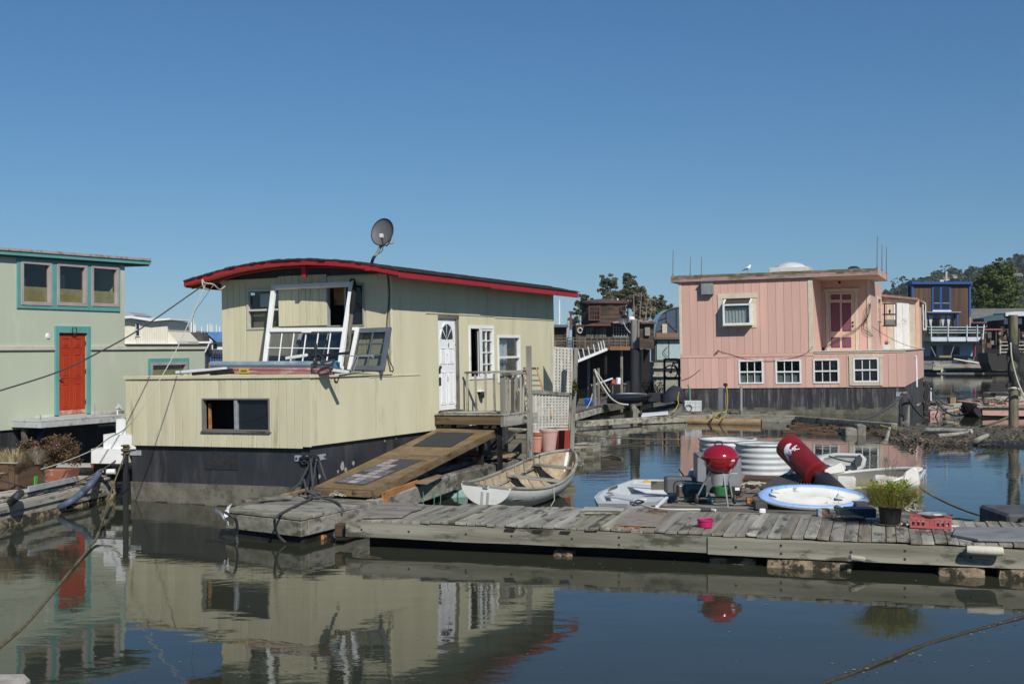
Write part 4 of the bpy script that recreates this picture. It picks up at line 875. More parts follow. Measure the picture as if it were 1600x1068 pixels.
lying('white_board', 'short white strip lying on the roof past the right end of the red beam', 'board', (519, 578), (544, 581), .4, .1, .05, WHITE)
lying('white_board', 'white painted strip lying on the blue beam in front of the window panes', 'board', (447, 559.5), (480, 554.5), 1.1, .06, .06, WHITE)
F, d = lying('black_pole', 'black rod lying slanted across the window panes above the blue beam', 'pole', (480, 558), (545, 551), 1.05, .05, .05, BLACKMETAL)
F = hframe('roof_bracket', 'small upright black iron bracket standing behind the blue beam', 'bracket', 1.0)
a = F.L(H.M @ hx(494, 571, 1, 1.0)); b = F.L(H.M @ hx(493, 536, 1, 1.0))
MB().tube([a, b], .03, 6).build('bar', BLACKMETAL, F); MB().tube([a.lerp(b, .55), a.lerp(b, .4)+Vector((.14, 0, 0)), a.lerp(b, .2)+Vector((.2, 0, 0))], .022, 6).build('arm', BLACKMETAL, F, smooth=True)
F = hframe('rope_tangle', 'tangled dark rope over the right end of the red beam', 'rope', .3)
pts = [F.L(H.M @ hx(px, py, 1, .22)) for px, py in ((494, 560), (488, 572), (489, 583), (494, 584), (503, 575), (514, 572), (520, 571), (517, 579), (505, 584), (492, 582), (488, 573), (500, 570), (516, 569), (522, 562), (505, 566))]
MB().tube(catmull(pts, 5), .018, 6).build('coil', ROPE_D, F, smooth=True)
MB().beam(F.L(H.M @ hx(488, 569, 1, .3)), F.L(H.M @ hx(519, 569.5, 1, .3)), .1, .03).build('strap', BLACKMETAL, F)
F = hframe('wire_rack', 'thin bent metal rack on the low roof in front of the grey window', 'rack', yS-1.1)
for pts in (((535, 556), (585, 555)), ((548, 577), (556, 557), (580, 556), (584, 559)), ((552, 579), (560, 556))):
    MB().tube([F.L(H.M @ hx(px, py, 1, yS-1.1)) for px, py in pts], .012, 6).build('rod', GALV, F)
# ================================================================ porch by the white door
ydk = hx(679.5, 652, 0, .03).y; oxk = hx(788.5, 652, 1, ydk).x; yfk = hx(829, 640, 0, oxk).y; zdk = hx(788, 646.5, 1, ydk).z
print('PORCH', ydk, oxk, yfk, zdk)
P = Fr('entry_porch', 'weathered timber porch with grey railing outside the white door', 'porch', H.M @ Vector((0, ydk, 0)), -TH, -.018)
wd = oxk; dd = yfk-ydk
n = int(wd/.142)
for i in range(n): MB().box((.04+i*wd/n, -.03, zdk-.035), (.04+(i+1)*wd/n-.008, dd, zdk+R.uniform(-.004, .006))).build('plank', wood('grey', 'y'), P, bevel=.005)
MB().box((.0325, .0, zdk-.235), (wd-.03, .045, zdk-.04)).build('front_fascia', wood('ramp', 'x'), P, bevel=.006)
MB().box((wd-.028, -.02, zdk-.27), (wd+.02, dd+.35, zdk-.038)).build('side_fascia', wood('grey', 'y'), P, bevel=.006)
zrail = P.L(H.M @ hx(755, 581.5, 1, yfk)).z
def post(x, y, z0, z1, w_, d_, nm='post', m=None, dx=0): return MB().hexa([(x-w_/2, y-d_/2, z0), (x+w_/2, y-d_/2, z0), (x+w_/2, y+d_/2, z0), (x-w_/2, y+d_/2, z0)], [(x-w_/2+dx, y-d_/2, z1), (x+w_/2+dx, y-d_/2, z1), (x+w_/2+dx, y+d_/2, z1), (x-w_/2+dx, y+d_/2, z1)]).build(nm, m or wood('grey', 'z'), P, bevel=.006)
tp = P.L(H.M @ hx(825, 640, 0, oxk+.02)); tpx, tpy = oxk+.06, tp.y
ztop = P.L(at(824, 540, (P.M @ Vector((tpx, tpy, 0))).y)).z
zbot = P.L(at(826, 717, (P.M @ Vector((tpx, tpy, 0))).y)).z
post(tpx, tpy, zbot, ztop, .10, .10)
post(oxk-.04, .02, zdk-.28, zrail-.06, .12, .05)
yr = dd-.05
MB().beam((.12, yr, zrail), (tpx-.05, yr, zrail+.02), .09, .05).build('top_rail', wood('pale', 'x'), P, bevel=.006)
MB().beam((oxk-.02, -.04, zrail-.04), (oxk-.0, tpy-.055, zrail-.02), .09, .05).build('top_rail', wood('grey', 'y'), P, bevel=.006)
for i in range(7):
    x = .16+i*.232; MB().beam((x, yr, zdk+.0), (x+R.uniform(-.015, .015), yr, zrail-.03), .042, .042, (0, 1, 0)).build('baluster', wood('pale', 'z'), P, bevel=.004)
for i, (f, wv, kk) in enumerate(((.18, .13, 'grey'), (.38, .15, 'dark'), (.58, .13, 'grey'), (.76, .06, 'pale'), (.9, .05, 'pale'))):
    y = .02+f*(tpy-.1); MB().beam((oxk-.01, y, zdk-.05), (oxk+R.uniform(-.02, .02), y, zrail-.08-R.random()*.03), .03, wv, (0, 1, 0)).build('baluster', wood(kk, 'z'), P, bevel=.004)
MB().beam((.2, .2, zdk+.02), (wd-.2, .3, zdk+.025), .3, .02).build('loose_board', wood('pale', 'x'), P, bevel=.004)
for x in (.35, 1.0, 1.45): MB().box((x, .15, zdk-1.3), (x+.09, .24, zdk-.24)).build('support_post', wood('black', 'z'), P)
# ================================================================ the ramp
A = [gz(491.5, 759.5, .62), gz(585, 764.5, .62), gz(778, 669, 1.28), gz(688, 667, 1.28)]
RF = Fr('gangway_ramp', 'brown timber ramp with two mats sloping up to the porch', 'ramp', gz(540, 762, .5))
q = [RF.L(p) for p in A]; nrm = (q[1]-q[0]).cross(q[3]-q[0]).normalized()
def rp_(u, v): return (q[0]*(1-u)+q[1]*u)*(1-v)+(q[3]*(1-u)+q[2]*u)*v
for v0, v1 in ((0, .498), (.502, 1)):
    B = [rp_(0, v0), rp_(1, v0), rp_(1, v1), rp_(0, v1)]
    MB().slab(B, -nrm*.025).build('deck_panel', mat('ramp_plywood', (.235, .165, .088), (.15, .105, .055), sc=2.2, bump=.4, bsc=14, rough=.95, spec=.15, rnd=.05, dirt=(.11, .085, .055), dth=.58, dsc=2.6), RF, bevel=.004)
for u0, u1 in ((0.0, .05), (.95, 1.0), (.46, .52)):
    B = [rp_(u0, 0), rp_(u1, 0), rp_(u1, 1), rp_(u0, 1)]
    MB().slab([p-nrm*.027 for p in B], -nrm*.13).build('side_beam', wood('ramp', 'y'), RF, bevel=.006)
for i in range(3):
    B = [rp_(.052+i*.3, -.012), rp_(.052+i*.3+.295, -.012), rp_(.052+i*.3+.295, .004), rp_(.052+i*.3, .004)]
    MB().slab([p-nrm*.028 for p in B], -nrm*.10).build('end_board', wood('ramp', 'x'), RF, bevel=.005)
def on_ramp(pxs, off): return [RF.L(hitp(px, py, RF.M @ q[0], nrm))+nrm*off for px, py in pxs]
MATR = flat('black_rubber_mat', (.035, .037, .04), rough=.9, bump=.4, bsc=120)
MB().slab(on_ramp(((644.5, 697), (705, 698), (741, 676.5), (683, 675)), .010), -nrm*.009).build('rubber_mat', MATR, RF)
m_ = mat('worn_mat_ground', (.06, .063, .068), (.045, .047, .05), sc=8, bump=.5, bsc=60, rough=.95)
C = on_ramp(((522, 754), (569, 758), (659, 719), (612, 716)), .010)
MB().slab(C, -nrm*.009).build('doormat', m_, RF)
C2 = [p+nrm*.003 for p in C]
def cm(u, v): return (C2[0]*(1-u)+C2[1]*u)*(1-v)+(C2[3]*(1-u)+C2[2]*u)*v
tl = [mat('mat_tile_pale', (.40, .33, .31), (.22, .2, .2), sc=16, bump=.4, rough=.95), mat('mat_tile_grey', (.19, .185, .185), (.09, .09, .093), sc=16, bump=.4, rough=.95)]
for j in range(9):
    for i in range(3):
        if (j in (0, 1, 2, 3) and R.random() < .9) or (j > 3 and R.random() < .45):
            u0, u1, v0, v1 = .05+i*.31, .05+i*.31+.28, .03+j*.105, .03+j*.105+.09
            MB().slab([cm(u0, v0), cm(u1, v0), cm(u1, v1), cm(u0, v1)], -nrm*.002).build('mat_tile', tl[0 if R.random() < .6 else 1], RF)
for u in (.06, .9):
    MB().tube([rp_(u, .97)+nrm*.03, rp_(u, 1.0)+Vector((0, .02, .1)), rp_(u, 1.0)+Vector((-.02, .02, .30))], .035, 6).build('strap', flat('black_strap', (.02, .02, .022), rough=.8), RF)
tag(MB().tube(catmull([at(776, 663, 28), at(781, 670, 27.8), at(780, 682, 27.8), at(774, 690, 27.8), at(768, 697, 28), at(772, 701, 28), at(780, 690, 27.7), at(785, 685, 27.7), at(779, 688, 27.9)], 6), .03, 7).build('rope_loop', ROPE_D, smooth=True), 'black rope loop hanging from the top right corner of the ramp', 'rope')
# ================================================================ the side float: timbers, boards and clutter below the ramp
SF = Fr('side_float', 'low timber float running back beside the yellow hull under the ramp', 'float', gz(592, 781, .45))
Ls = lambda px, py, z: SF.L(gz(px, py, z))
e0, e1, e2 = Ls(592, 780.5, .45), Ls(714, 739, .5), Ls(822, 716, .5)
dv = (e1-e0).normalized(); sv = Vector((-dv.y, dv.x, 0))
for a, b, off, kk, t_ in ((e0, e1-dv*.02, .12, 'grey', .34), (e1+dv*.02, e2, .12, 'dark', .36), (e0+dv*.8, e2, .55, 'dark', .3), (e0+dv*.6, e2, 1.0, 'grey', .3)):
    MB().beam(a+sv*off-Vector((0, 0, t_/2)), b+sv*off-Vector((0, 0, t_/2)), .24, t_).jit(.02).build('timber', wood(kk, 'y'), SF, bevel=.02)
for a, b, m in (((593, 782), (648, 757), 'orange'),):
    p, q_ = Ls(a[0], a[1]-10, .52), Ls(b[0], b[1]-5, .55); MB().beam(p-sv*.05+Vector((0, 0, -.08)), q_-sv*.05+Vector((0, 0, -.08)), .04, .24).build('edge_plank', wood(m, 'y'), SF, bevel=.005)
for poly, z, kk in ((((647, 753), (668, 754), (693, 742), (678, 740)), .56, 'tan'), (((724, 711), (772, 713), (775, 706), (740, 704)), .62, 'black'), (((761, 712), (796, 714), (811, 706), (784, 704)), .63, 'tan')):
    MB().slab([Ls(px, py, z) for px, py in poly], .03).build('loose_plank', wood(kk, 'x'), SF, bevel=.004)
MB().box(Ls(738, 724, .5), Ls(738, 724, .5)+Vector((.2, .2, .12))).build('brick', mat('worn_brick', (.42, .19, .08), (.3, .12, .05), sc=8, bump=.5), SF, bevel=.01)
bp_ = Ls(800, 716, .5)
wb = Fr('plank_box', 'weathered grey plank box with a sloping top under the porch corner', 'box', gz(802, 716, .45))
for i in range(5):
    z0 = i*.115; x0 = -.34+max(0, (i-1)*.13)
    MB().box((x0, 0, z0), (.3, .03, z0+.11)).build('plank', wood('dark', 'x'), wb, bevel=.005)
    MB().box((.305, 0, z0), (.33, .7, z0+.11)).build('plank', wood('dark', 'y'), wb, bevel=.005)
MB().slab([(-.36, -.02, .16), (.08, -.02, .60), (.08, .6, .60), (-.36, .6, .16)], .025).build('lid_board', wood('grey', 'x'), wb, bevel=.004)
mb = MB().tube([(-.1, .1, .66), (.1, .1, .64), (.35, .1, .66)], [.05, .06, .02], 7).jit(.03, 2, 5); tag(mb.build('driftwood', wood('pale', 'x'), smooth=True), 'pale split driftwood piece lying on top of the grey plank box', 'driftwood'); bpy.data.objects['driftwood'].location = gz(800, 716, .45)
tq = Fr('plastic_drum', 'faded turquoise drum lying under the timber beside the rowboat', 'drum', gz(700, 786, -.1))
MB().lathe([(0, -.36), (.16, -.36), (.18, -.33), (.18, .33), (.16, .36), (0, .36)], 20, Matrix.Translation((0, .3, .12)) @ Matrix.Rotation(.35, 4, 'Z') @ Matrix.Rotation(math.pi/2, 4, 'Y')).build('drum', mat('faded_turquoise', (.27, .40, .37), (.19, .3, .28), sc=4, bump=.3, dirt=(.4, .45, .42), dth=.6, dsc=3), tq, smooth=True)
for i, x in enumerate((-.12, .2)): MB().tube([Vector((x, .3, .12))+Vector((0, .19*math.cos(a*.45), .19*math.sin(a*.45))) for a in range(15)], .008, 5, False).build('green_cord', flat('green_cord', (.04, .2, .09)), tq)
for px, ln in ((661, .28), (678, .3), (688, .26)):
    p = gz(px, 768-(px-661)*.12, .5); MB().tube([SF.L(q_) for q_ in (p, p+Vector((.01, -.06, -.15)), p+Vector((0, -.1, -ln)))], .008, 5).build('green_cord', flat('green_cord', (.04, .2, .09)), SF)
# ---------------------------------------------------------------- lattice fence, post, ladder, pots, red bin
LF = Fr('lattice_fence', 'weathered white lattice fence in two panels with a tall leaning grey post', 'fence', gz(830, 715, .35))
Yl0, Yl1 = 30.9, 32.3
WL = mat('weathered_white_lath', (.50, .49, .44), (.36, .35, .31), sc=5, bump=.3, rough=.9, dirt=(.2, .18, .15), dth=.66, dsc=5)
def lpt(px, py, f=None): f = (px-829)/(892-829) if f is None else f; return LF.L(at(px, py, Yl0+(Yl1-Yl0)*f))
nv = 12
for i in range(nv):
    px = 831.5+i*5.1; f = (px-829)/63; MB().beam(lpt(px, 672.5-i*.9), lpt(px, 612.5+i*.2), .058, .012, (0, 1, 0)).build('lath', WL, LF)
for j in range(13):
    y = 616+j*4.6; a, b = lpt(829.5, y+.6), lpt(890, y-.3*j*.3); MB().beam(a+Vector((0, .016, 0)), b+Vector((0, .016, 0)), .012, .05).build('lath', WL, LF)
up = lambda px, py: LF.L(at(px, py, 33.0))
for i in range(6):
    px = 866.5+i*5.4; MB().beam(up(px-.6, 613), up(px, 541.5+i*.6), .062, .012, (0, 1, 0)).build('lath', WL, LF)
for j in range(15):
    y = 543+j*4.9; a, b = up(863.5, y), up(895, y+2.2); MB().beam(a+Vector((0, .016, 0)), b+Vector((0, .016, 0)), .012, .055).build('lath', WL, LF)
MB().beam(lpt(829, 612), lpt(891, 616), .07, .09).build('top_rail', wood('grey', 'x'), LF, bevel=.006)
MB().beam(LF.L(at(893, 708, 32.3)), LF.L(at(900.5, 543, 32.3)), .11, .11, (0, 1, 0)).build('post', wood('grey', 'z'), LF, bevel=.008)
MB().beam(LF.L(at(889.5, 672, 32.2)), LF.L(at(892, 617, 32.2)), .05, .06, (0, 1, 0)).build('stud', wood('mossy', 'z'), LF, bevel=.006)
rr = random.Random(4); mb = MB(); c = LF.L(at(898, 604, 32.1))
leaves(mb, c, (.07, .06, .22), 90, .05, rr); mb.build('creeper', leaf_mat('olive_creeper', (.16, .17, .04), (.08, .09, .025)), LF, fixn=False)
SL = Fr('step_ladder', 'wooden step ladder with a dark top cap standing behind the porch post', 'ladder', at(843, 655, 31.6))
sl = lambda px, py, dy=0: SL.L(at(px, py, 31.6+dy))
TANW = mat('ladder_wood', (.45, .24, .13), (.36, .18, .09), bump=.15)
MB().beam(sl(838, 574), sl(862, 652), .04, .08, (0, 1, 0)).build('side_rail', TANW, SL, bevel=.004); MB().beam(sl(822, 574), sl(812, 652), .04, .08, (0, 1, 0)).build('side_rail', TANW, SL, bevel=.004)
MB().box(sl(818, 577), sl(841.5, 573.5, .35)).build('top_cap', flat('dark_cap', (.07, .065, .06)), SL, bevel=.008)
for i in range(7): MB().beam(sl(821-i*1.4, 586+i*8, .02), sl(841+i*2.6, 586+i*8, .02), .12, .03).build('rung', wood('dark', 'x'), SL, bevel=.003)
def pot(F, r, h, m, rim=.05): return MB().lathe([(r*.68, 0), (r*.93, h-rim-.02), (r*.93, h-rim), (r, h-rim), (r, h), (r*.9, h), (r*.8, h-.1)], 24, cap=False).build('pot', m, F, smooth=True)
TER2 = mat('faded_terracotta', (.50, .25, .18), (.42, .2, .14), sc=3, bump=.12, rough=.9, dirt=(.5, .38, .33), dth=.62, dsc=3)
TER3 = mat('pinkish_planter', (.48, .29, .26), (.42, .25, .22), sc=2, bump=.12, rough=.9, dirt=(.5, .42, .4), dth=.64, dsc=2)
o = Fr('plant_pot', 'large pinkish plastic plant pot filled with pale stuff beside the red bin', 'pot', at(857.5, 705, 30.2)); pot(o, .225, .52, TER3)
MB().lathe([(0, .50), (.14, .52), (.2, .48), (.2, .42)], 18, cap=False).jit(.03, 2, 6).build('pot_filling', mat('pale_rubbish', (.55, .50, .46), (.4, .36, .33), sc=8, bump=.6), o, smooth=True)
o = Fr('plant_pot', 'orange terracotta pot nested in another between porch post and large pink pot', 'pot', at(838, 706, 30.2)); pot(o, .16, .38, TER2)
MB().lathe([(.15, .385), (.172, .40), (.178, .47), (.16, .475), (.13, .40)], 24, Matrix.Translation((.02, .02, 0)), cap=False).build('nested_pot', TERRA, o, smooth=True)
MB().lathe([(0, .46), (.1, .49), (.155, .44)], 16, Matrix.Translation((.02, .02, 0)), cap=False).jit(.025, 3, 7).build('pot_filling', _M['pale_rubbish'], o, smooth=True)
o = Fr('red_bin', 'dark red square bin standing behind the lattice and the pots', 'bin', gz(879, 703, .38), -.2)
MB().box((-.17, 0, 0), (.17, .34, .56)).build('body', mat('barn_red', (.30, .035, .03), (.24, .028, .025), bump=.1), o, bevel=.01)
MB().box((-.17, .35, .1), (.17, .36, 1.15)).build('back_panel', _M['barn_red'], o, bevel=.003)
o = Fr('pot_ledge', 'weathered plank ledge carrying the clay pots behind the rowboat bow', 'ledge', at(855, 712, 30.3))
for i in range(4): MB().beam((-.6+i*.0, -.1+i*.2, 0), (.65, .12+i*.2, 0), .18, .06).build('plank', wood('mossy', 'x'), o, bevel=.006)
MB().beam((-.6, -.22, -.1), (.68, .02, -.1), .06, .22).build('front_beam', wood('mossy', 'x'), o, bevel=.008)
for i, (px, py, w_, d_, h_, lab) in enumerate(((919, 714, .52, .62, .36, 'larger weathered wooden float box beyond the rowboat bow'), (901, 721, .36, .5, .36, 'smaller weathered wooden float box touching the tall leaning post'))):
    o = Fr('float_box', lab, 'box', gz(px, py, -.02), -.42)
    for j in range(2): MB().box((-w_/2, -d_/2, j*h_*.5), (w_/2, -d_/2+.03, (j+1)*h_*.5-.008)).jit(.006, i, 5).build('plank', wood('mossy', 'x'), o, bevel=.006)
    for j in range(2): MB().box((-w_/2, -d_/2+.031, j*h_*.5), (-w_/2+.03, d_/2, (j+1)*h_*.5-.008)).build('plank', wood('mossy', 'y'), o, bevel=.006)
    for j in range(2): MB().box((w_/2-.03, -d_/2+.031, j*h_*.5), (w_/2, d_/2, (j+1)*h_*.5-.008)).build('plank', wood('mossy', 'y'), o, bevel=.006)
    for j in range(4): MB().box((-w_/2-.01+j*(w_+.02)/4, -d_/2-.02, h_), (-w_/2-.01+(j+1)*(w_+.02)/4-.006, d_/2+.02, h_+.03)).build('lid_board', wood('pale', 'y'), o, bevel=.005)
tag(MB().tube(catmull([gz(897, 715, .1), gz(905, 727, .02), gz(912, 722, .03), gz(903, 718, .2), gz(911, 727, .02)], 5), .012, 5).build('rope_scrap', ROPE_L, smooth=True), 'frayed pale rope trailing from the float boxes into the water', 'rope')
# ================================================================ boats
def hull_boat(F, L, B, D, m_out, m_in, tb=.8, dip=0, rise=.2, keel=.05, bow=1.0, n=22, th=.03, rake=.25, bmax=.42, transom=True, m_rim=None, flatb=1.0, gun=.035, keelrise=.35, kstern=0):
    """an open boat, stern at x=0, bow at x=L; skins, gunwale and transom are its parts"""
    def bt(t):
        if t < bmax: return B/2*(tb+(1-tb)*math.sin(t/bmax*math.pi/2))
        return B/2*max(0, (1-((t-bmax)/(1-bmax))**2.2))**.75
    def sh(t): return D+rise*t*t-dip*math.sin(math.pi*min(1, t*1.15))
    def kl(t): return keel+kstern*max(0, 1-t/.35)**2+(D+rise-keel)*keelrise*max(0, (t-.62)/.38)**2.2
    def sect(t, ins):
        b = max(.004, bt(t)-ins); k = kl(t)+ins; s_ = sh(t); row = []
        for j in range(17):
            a = (j-8)/8; y = b*math.sin(a*math.pi/2); z = k+(s_-k)*(1-math.cos(a*math.pi/2))**flatb
            row.append(Vector((t*L+rake*t*t*(z-k)/max(.01, s_-k)*t, y, z)))
        return row
    ts = [i/n for i in range(n+1)]
    o = MB().grid([sect(t, 0) for t in ts]).build('hull', m_out, F, smooth='all')
    MB().grid([sect(min(t, .985), th)[:] for t in ts]).build('inner_skin', m_in, F, smooth='all')
    m_rim = m_rim or m_out
    for s_ in (0, -1):
        MB().tube([sect(t, th*.5)[s_]+Vector((0, 0, .008)) for t in ts], gun, 6).build('gunwale', m_rim, F, smooth='all')
    if transom:
        row = sect(0, -.004); MB().prism([p+Vector((.0, 0, .0)) for p in row], (-.04, 0, 0)).build('transom', m_out, F, bevel=.006)
    return bt, sh, kl
stern, bow_ = gz(757, 759, .52), gz(886, 703, .80)
hd = bow_-stern; Lr = math.hypot(hd.x, hd.y)-.2
BT = Fr('rowboat', 'white rowboat with a round transom and grey gunwales tied behind the dock', 'boat', (stern.x, stern.y, .0), math.atan2(hd.y, hd.x), .0, .07)
WB = mat('chalky_white_hull', (.66, .66, .62), (.58, .575, .53), sc=2, bump=.12, rough=.6, rnd=.02, dirt=(.38, .36, .28), dth=.62, dsc=3, dst=(1, 1, 1.5), dsoft=.25)
INB = mat('peeling_beige_inside', (.38, .33, .24), (.26, .2, .125), c3=(.33, .275, .19), sc=5, bump=.3, rough=.9, dirt=(.32, .14, .06), dth=.60, dsc=4)  # beige darkened for the shade inside the boat
bt, shr, kl = hull_boat(BT, Lr, 1.46, .53, WB, INB, tb=.66, dip=.15, rise=.27, keel=-.08, m_rim=wood('grey', 'x'), flatb=.9, keelrise=.5, kstern=.24)
for i in range(11):
    t = .07+i*.075; b = bt(t)-.045
    MB().tube([(t*Lr, b*math.sin(a*math.pi/2), kl(t)+.05+(shr(t)-kl(t)-.06)*(1-math.cos(a*math.pi/2))**.9) for a in [j/6-1 for j in range(13)]], .016, 5).build('rib', INB, BT, smooth=True)
for t, wv in ((.22, .24), (.62, .3), (.82, .3)):
    b = bt(t)-.05; MB().box((t*Lr-wv/2, -b, shr(t)-.16), (t*Lr+wv/2, b, shr(t)-.125)).build('seat', wood('grey', 'y'), BT, bevel=.005)
for s_ in (-1, 1):
    MB().tube([(t*Lr, s_*(bt(t)*.86-.02), shr(t)-.2) for t in [.05+.8*i/12 for i in range(13)]], .03, 4).build('riser', wood('grey', 'x'), BT, smooth=True)
for i in range(4): MB().box((.2, -.3+i*.15, .02), (Lr*.7, -.17+i*.15, .04)).build('floor_board', wood('orange' if i % 2 else 'brown', 'x'), BT, bevel=.003)
MB().box((-.045, -.46, .50), (.03, .46, .545)).build('transom_cap', wood('grey', 'y'), BT, bevel=.006)
for y in (-.06, .05): MB().box((-.052, y-.025, .12), (-.041, y+.025, .42)).build('chafe_strip', mat('grey_scuff', (.42, .42, .40), bump=.3), BT, bevel=.004)
MB().tube([(-.045, -.06, .53), (-.06, -.05, .5), (-.06, .03, .5), (-.045, .04, .53)], .012, 6).build('sculling_notch', GALV, BT)
rr = random.Random(14)
MB().tube(catmull([(.3+.18*math.cos(k*1.9)+rr.uniform(-.1, .1), .25*math.sin(k*1.3)+rr.uniform(-.06, .06)-.1, .42+.03*math.sin(k)) for k in range(16)], 4), .014, 5).build('rope_heap', ROPE_D, BT, smooth=True)
for k, (t, s_) in enumerate(((.16, 1), (.34, 1), (.8, 1), (.86, 1))):
    p = Vector((t*Lr, s_*(bt(t)-.02), shr(t))); MB().tube([p, p+Vector((.05, .03, -.1)), p+Vector((.02, -.05, -.3))], .014, 5).build('oarlock_line', ROPE_D, BT, smooth=True)
p = Vector((.36*Lr, -bt(.36)-.01, shr(.36))); MB().tube([p, p+Vector((0, -.04, -.25)), p+Vector((-.1, .06, -.5))], .008, 5).build('hanging_line', ROPE_L, BT, smooth=True)
SK = Fr('flat_skiff', 'small flat bottomed pale grey skiff with a square bow and bench seats', 'boat', gz(975, 783, 0))
SKM = mat('chalky_grey_fibreglass', (.50, .53, .54), (.40, .43, .44), sc=2, bump=.1, rough=.55, rnd=.03, dirt=(.3, .3, .28), dth=.63, dsc=3)
zk = .36
rim = [(934, 786), (928, 776), (936, 768), (960, 758), (990, 748), (1026, 748), (1064, 749.5), (1060, 770), (1026, 783), (980, 786.5)]
Rm = [SK.L(gz(px, py, zk)) for px, py in rim]; cen = sum(Rm, Vector())/len(Rm)
def inset(p, k, z): v = p.lerp(cen, k); v.z = z; return v
MB().grid([[inset(p, .16, .0) for p in Rm+Rm[:1]], [inset(p, .03, zk-.1) for p in Rm+Rm[:1]], [p for p in Rm+Rm[:1]]]).build('hull', SKM, SK)
MB().grid([[inset(p, 0, zk) for p in Rm+Rm[:1]], [inset(p, .11, zk+.015) for p in Rm+Rm[:1]]]).build('gunwale', SKM, SK)
mb = MB().grid([[inset(p, .11, zk+.012) for p in Rm+Rm[:1]], [inset(p, .26, .14) for p in Rm+Rm[:1]]]); mb.build('inner_wall', SKM, SK)
MB().prism([inset(p, .26, .14) for p in Rm], (0, 0, -.02)).build('floor', SKM, SK)
for a, b in (((942, 771), (1002, 781)), ((970, 757), (1055, 763))):
    p, q_ = SK.L(gz(a[0], a[1], .3)), SK.L(gz(b[0], b[1], .3)); MB().beam(p, q_, .3, .05).build('bench', SKM, SK, bevel=.02)
for px, py in ((947, 776),):
    c = SK.L(gz(px, py, .36)); MB().prism([c, c+Vector((.16, .05, .02)), c+Vector((.1, .17, .03))], (0, 0, .012)).build('corner_knee', flat('grey_knee_plate', (.2, .2, .2)), SK)  # plain grey corner plate
c = SK.L(gz(1017, 758, .38)); MB().beam(c, c+Vector((.36, 0, .0)), .012, .17, ).build('registration_plate', wood('dark', 'x'), SK)
c = SK.L(gz(1013, 755, .3)); MB().box(c+Vector((-.1, -.02, .0)), c+Vector((.1, -.01, .06))).build('sticker', flat('orange_sticker', (.6, .32, .04)), SK)
c = SK.L(gz(958, 764, .4)); MB().slab([c+Vector((-.1, -.1, 0)), c+Vector((.06, -.06, .05)), c+Vector((.1, .14, .06)), c+Vector((-.04, .1, .02))], .03).build('mooring_cleat', wood('dark', 'x'), SK)
# ================================================================ the block raft at the left end of the dock
KF = Fr('raft_block', 'heavy grey timber raft tied with dark rope in front of the ramp foot', 'raft', gz(471, 808, .44))
kz = lambda px, py, z=.44: KF.L(gz(px, py, z))
c0, c1, c2, c3 = kz(352, 795), kz(471, 808), kz(592, 781), kz(470, 772)
n = 7
for i in range(n):
    f0, f1 = i/n, (i+1)/n-.012
    A = [c0.lerp(c3, f0), c1.lerp(c2, f0), c1.lerp(c2, f1), c0.lerp(c3, f1)]; dz = R.uniform(-.012, .012)
    A = [p+Vector((0, 0, dz)) for p in A]
    if i < 4: A[0] += (c1-c0)*R.uniform(-.03, .03); A[3] += (c1-c0)*R.uniform(-.02, .04)
    MB().slab(A, .06).jit(.008, i).build('plank', wood('grey' if i else 'mossy', 'x'), KF, bevel=.008)
dn = Vector((0, 0, -.062))
def wallbeam(a, b, inn, h0, h1, kk, ax): return MB().hexa([a+Vector((0, 0, -h1)), b+Vector((0, 0, -h1)), b+inn+Vector((0, 0, -h1)), a+inn+Vector((0, 0, -h1))], [a+Vector((0, 0, -h0)), b+Vector((0, 0, -h0)), b+inn+Vector((0, 0, -h0)), a+inn+Vector((0, 0, -h0))]).jit(.012, 3).build('side_beam', wood(kk, ax), KF, bevel=.012)
up_ = (c3-c0).normalized()*.2; lf_ = (c0-c1).normalized()*.2
wallbeam(c0, c1, up_, .066, .31, 'mossy', 'x'); wallbeam(c1+up_*1.01, c2, lf_, .066, .31, 'grey', 'y'); wallbeam(c0+up_*1.01, c3, -lf_, .066, .31, 'mossy', 'y')
MB().slab([c0.lerp(c1, .15)+up_*.3+dn*4.9, c1+up_*.4+lf_*.3+dn*4.9, c2+lf_*.3+dn*4.9, c3+dn*4.9], .16).build('keel_float', wood('black', 'x'), KF)
for a, b, w_, t_ in (((381, 782), (455, 776), .14, .05), ((440, 775), (489, 762), .06, .05)):
    p, q_ = kz(*a, .50), kz(*b, .50); MB().beam(p, q_, w_, t_).jit(.01).build('loose_timber', wood('tan' if w_ < .1 else 'dark', 'x'), KF, bevel=.008)
for px, py, z in ((538, 826, .0), (530, 832, -.02)):
    p, q_ = kz(px-28, py+8, .03), kz(px+6, py-10, .03); MB().tube([p, q_], [.05, .035], 8).jit(.015, z, 4).build('broken_timber', wood('orange', 'x'), KF, smooth=True)
rope_pts = lambda L: catmull([gz(px, py, z) for px, py, z in L], 6)
for nm, pts in (('dark grey rope tied round the timber raft from the hull bracket', [at(485, 716, 23.4), at(487, 740, 23.0), at(489, 768, 22.3), gz(486, 778, .48), gz(470, 786, .47), gz(448, 797, .47), gz(433, 806, .47), gz(429, 815, .38), gz(434, 835, .15), gz(446, 847, .02)]),
               ('dark grey rope end running from the knot over the right side of the raft', [gz(488, 777, .5), gz(505, 778, .48), gz(525, 784, .47), gz(532, 790, .46), gz(534, 800, .38), gz(529, 818, .18), gz(522, 835, .08), gz(524, 842, .0)]),
               ('short loop of dark rope hanging from the left front of the raft', [gz(352, 800, .46), gz(362, 806, .45), gz(368, 810, .40), gz(371, 823, .25), gz(370, 838, .08), gz(371, 848, .0)])):
    o = rope('mooring_rope', catmull(pts, 6), .022, ROPE_D, nm)
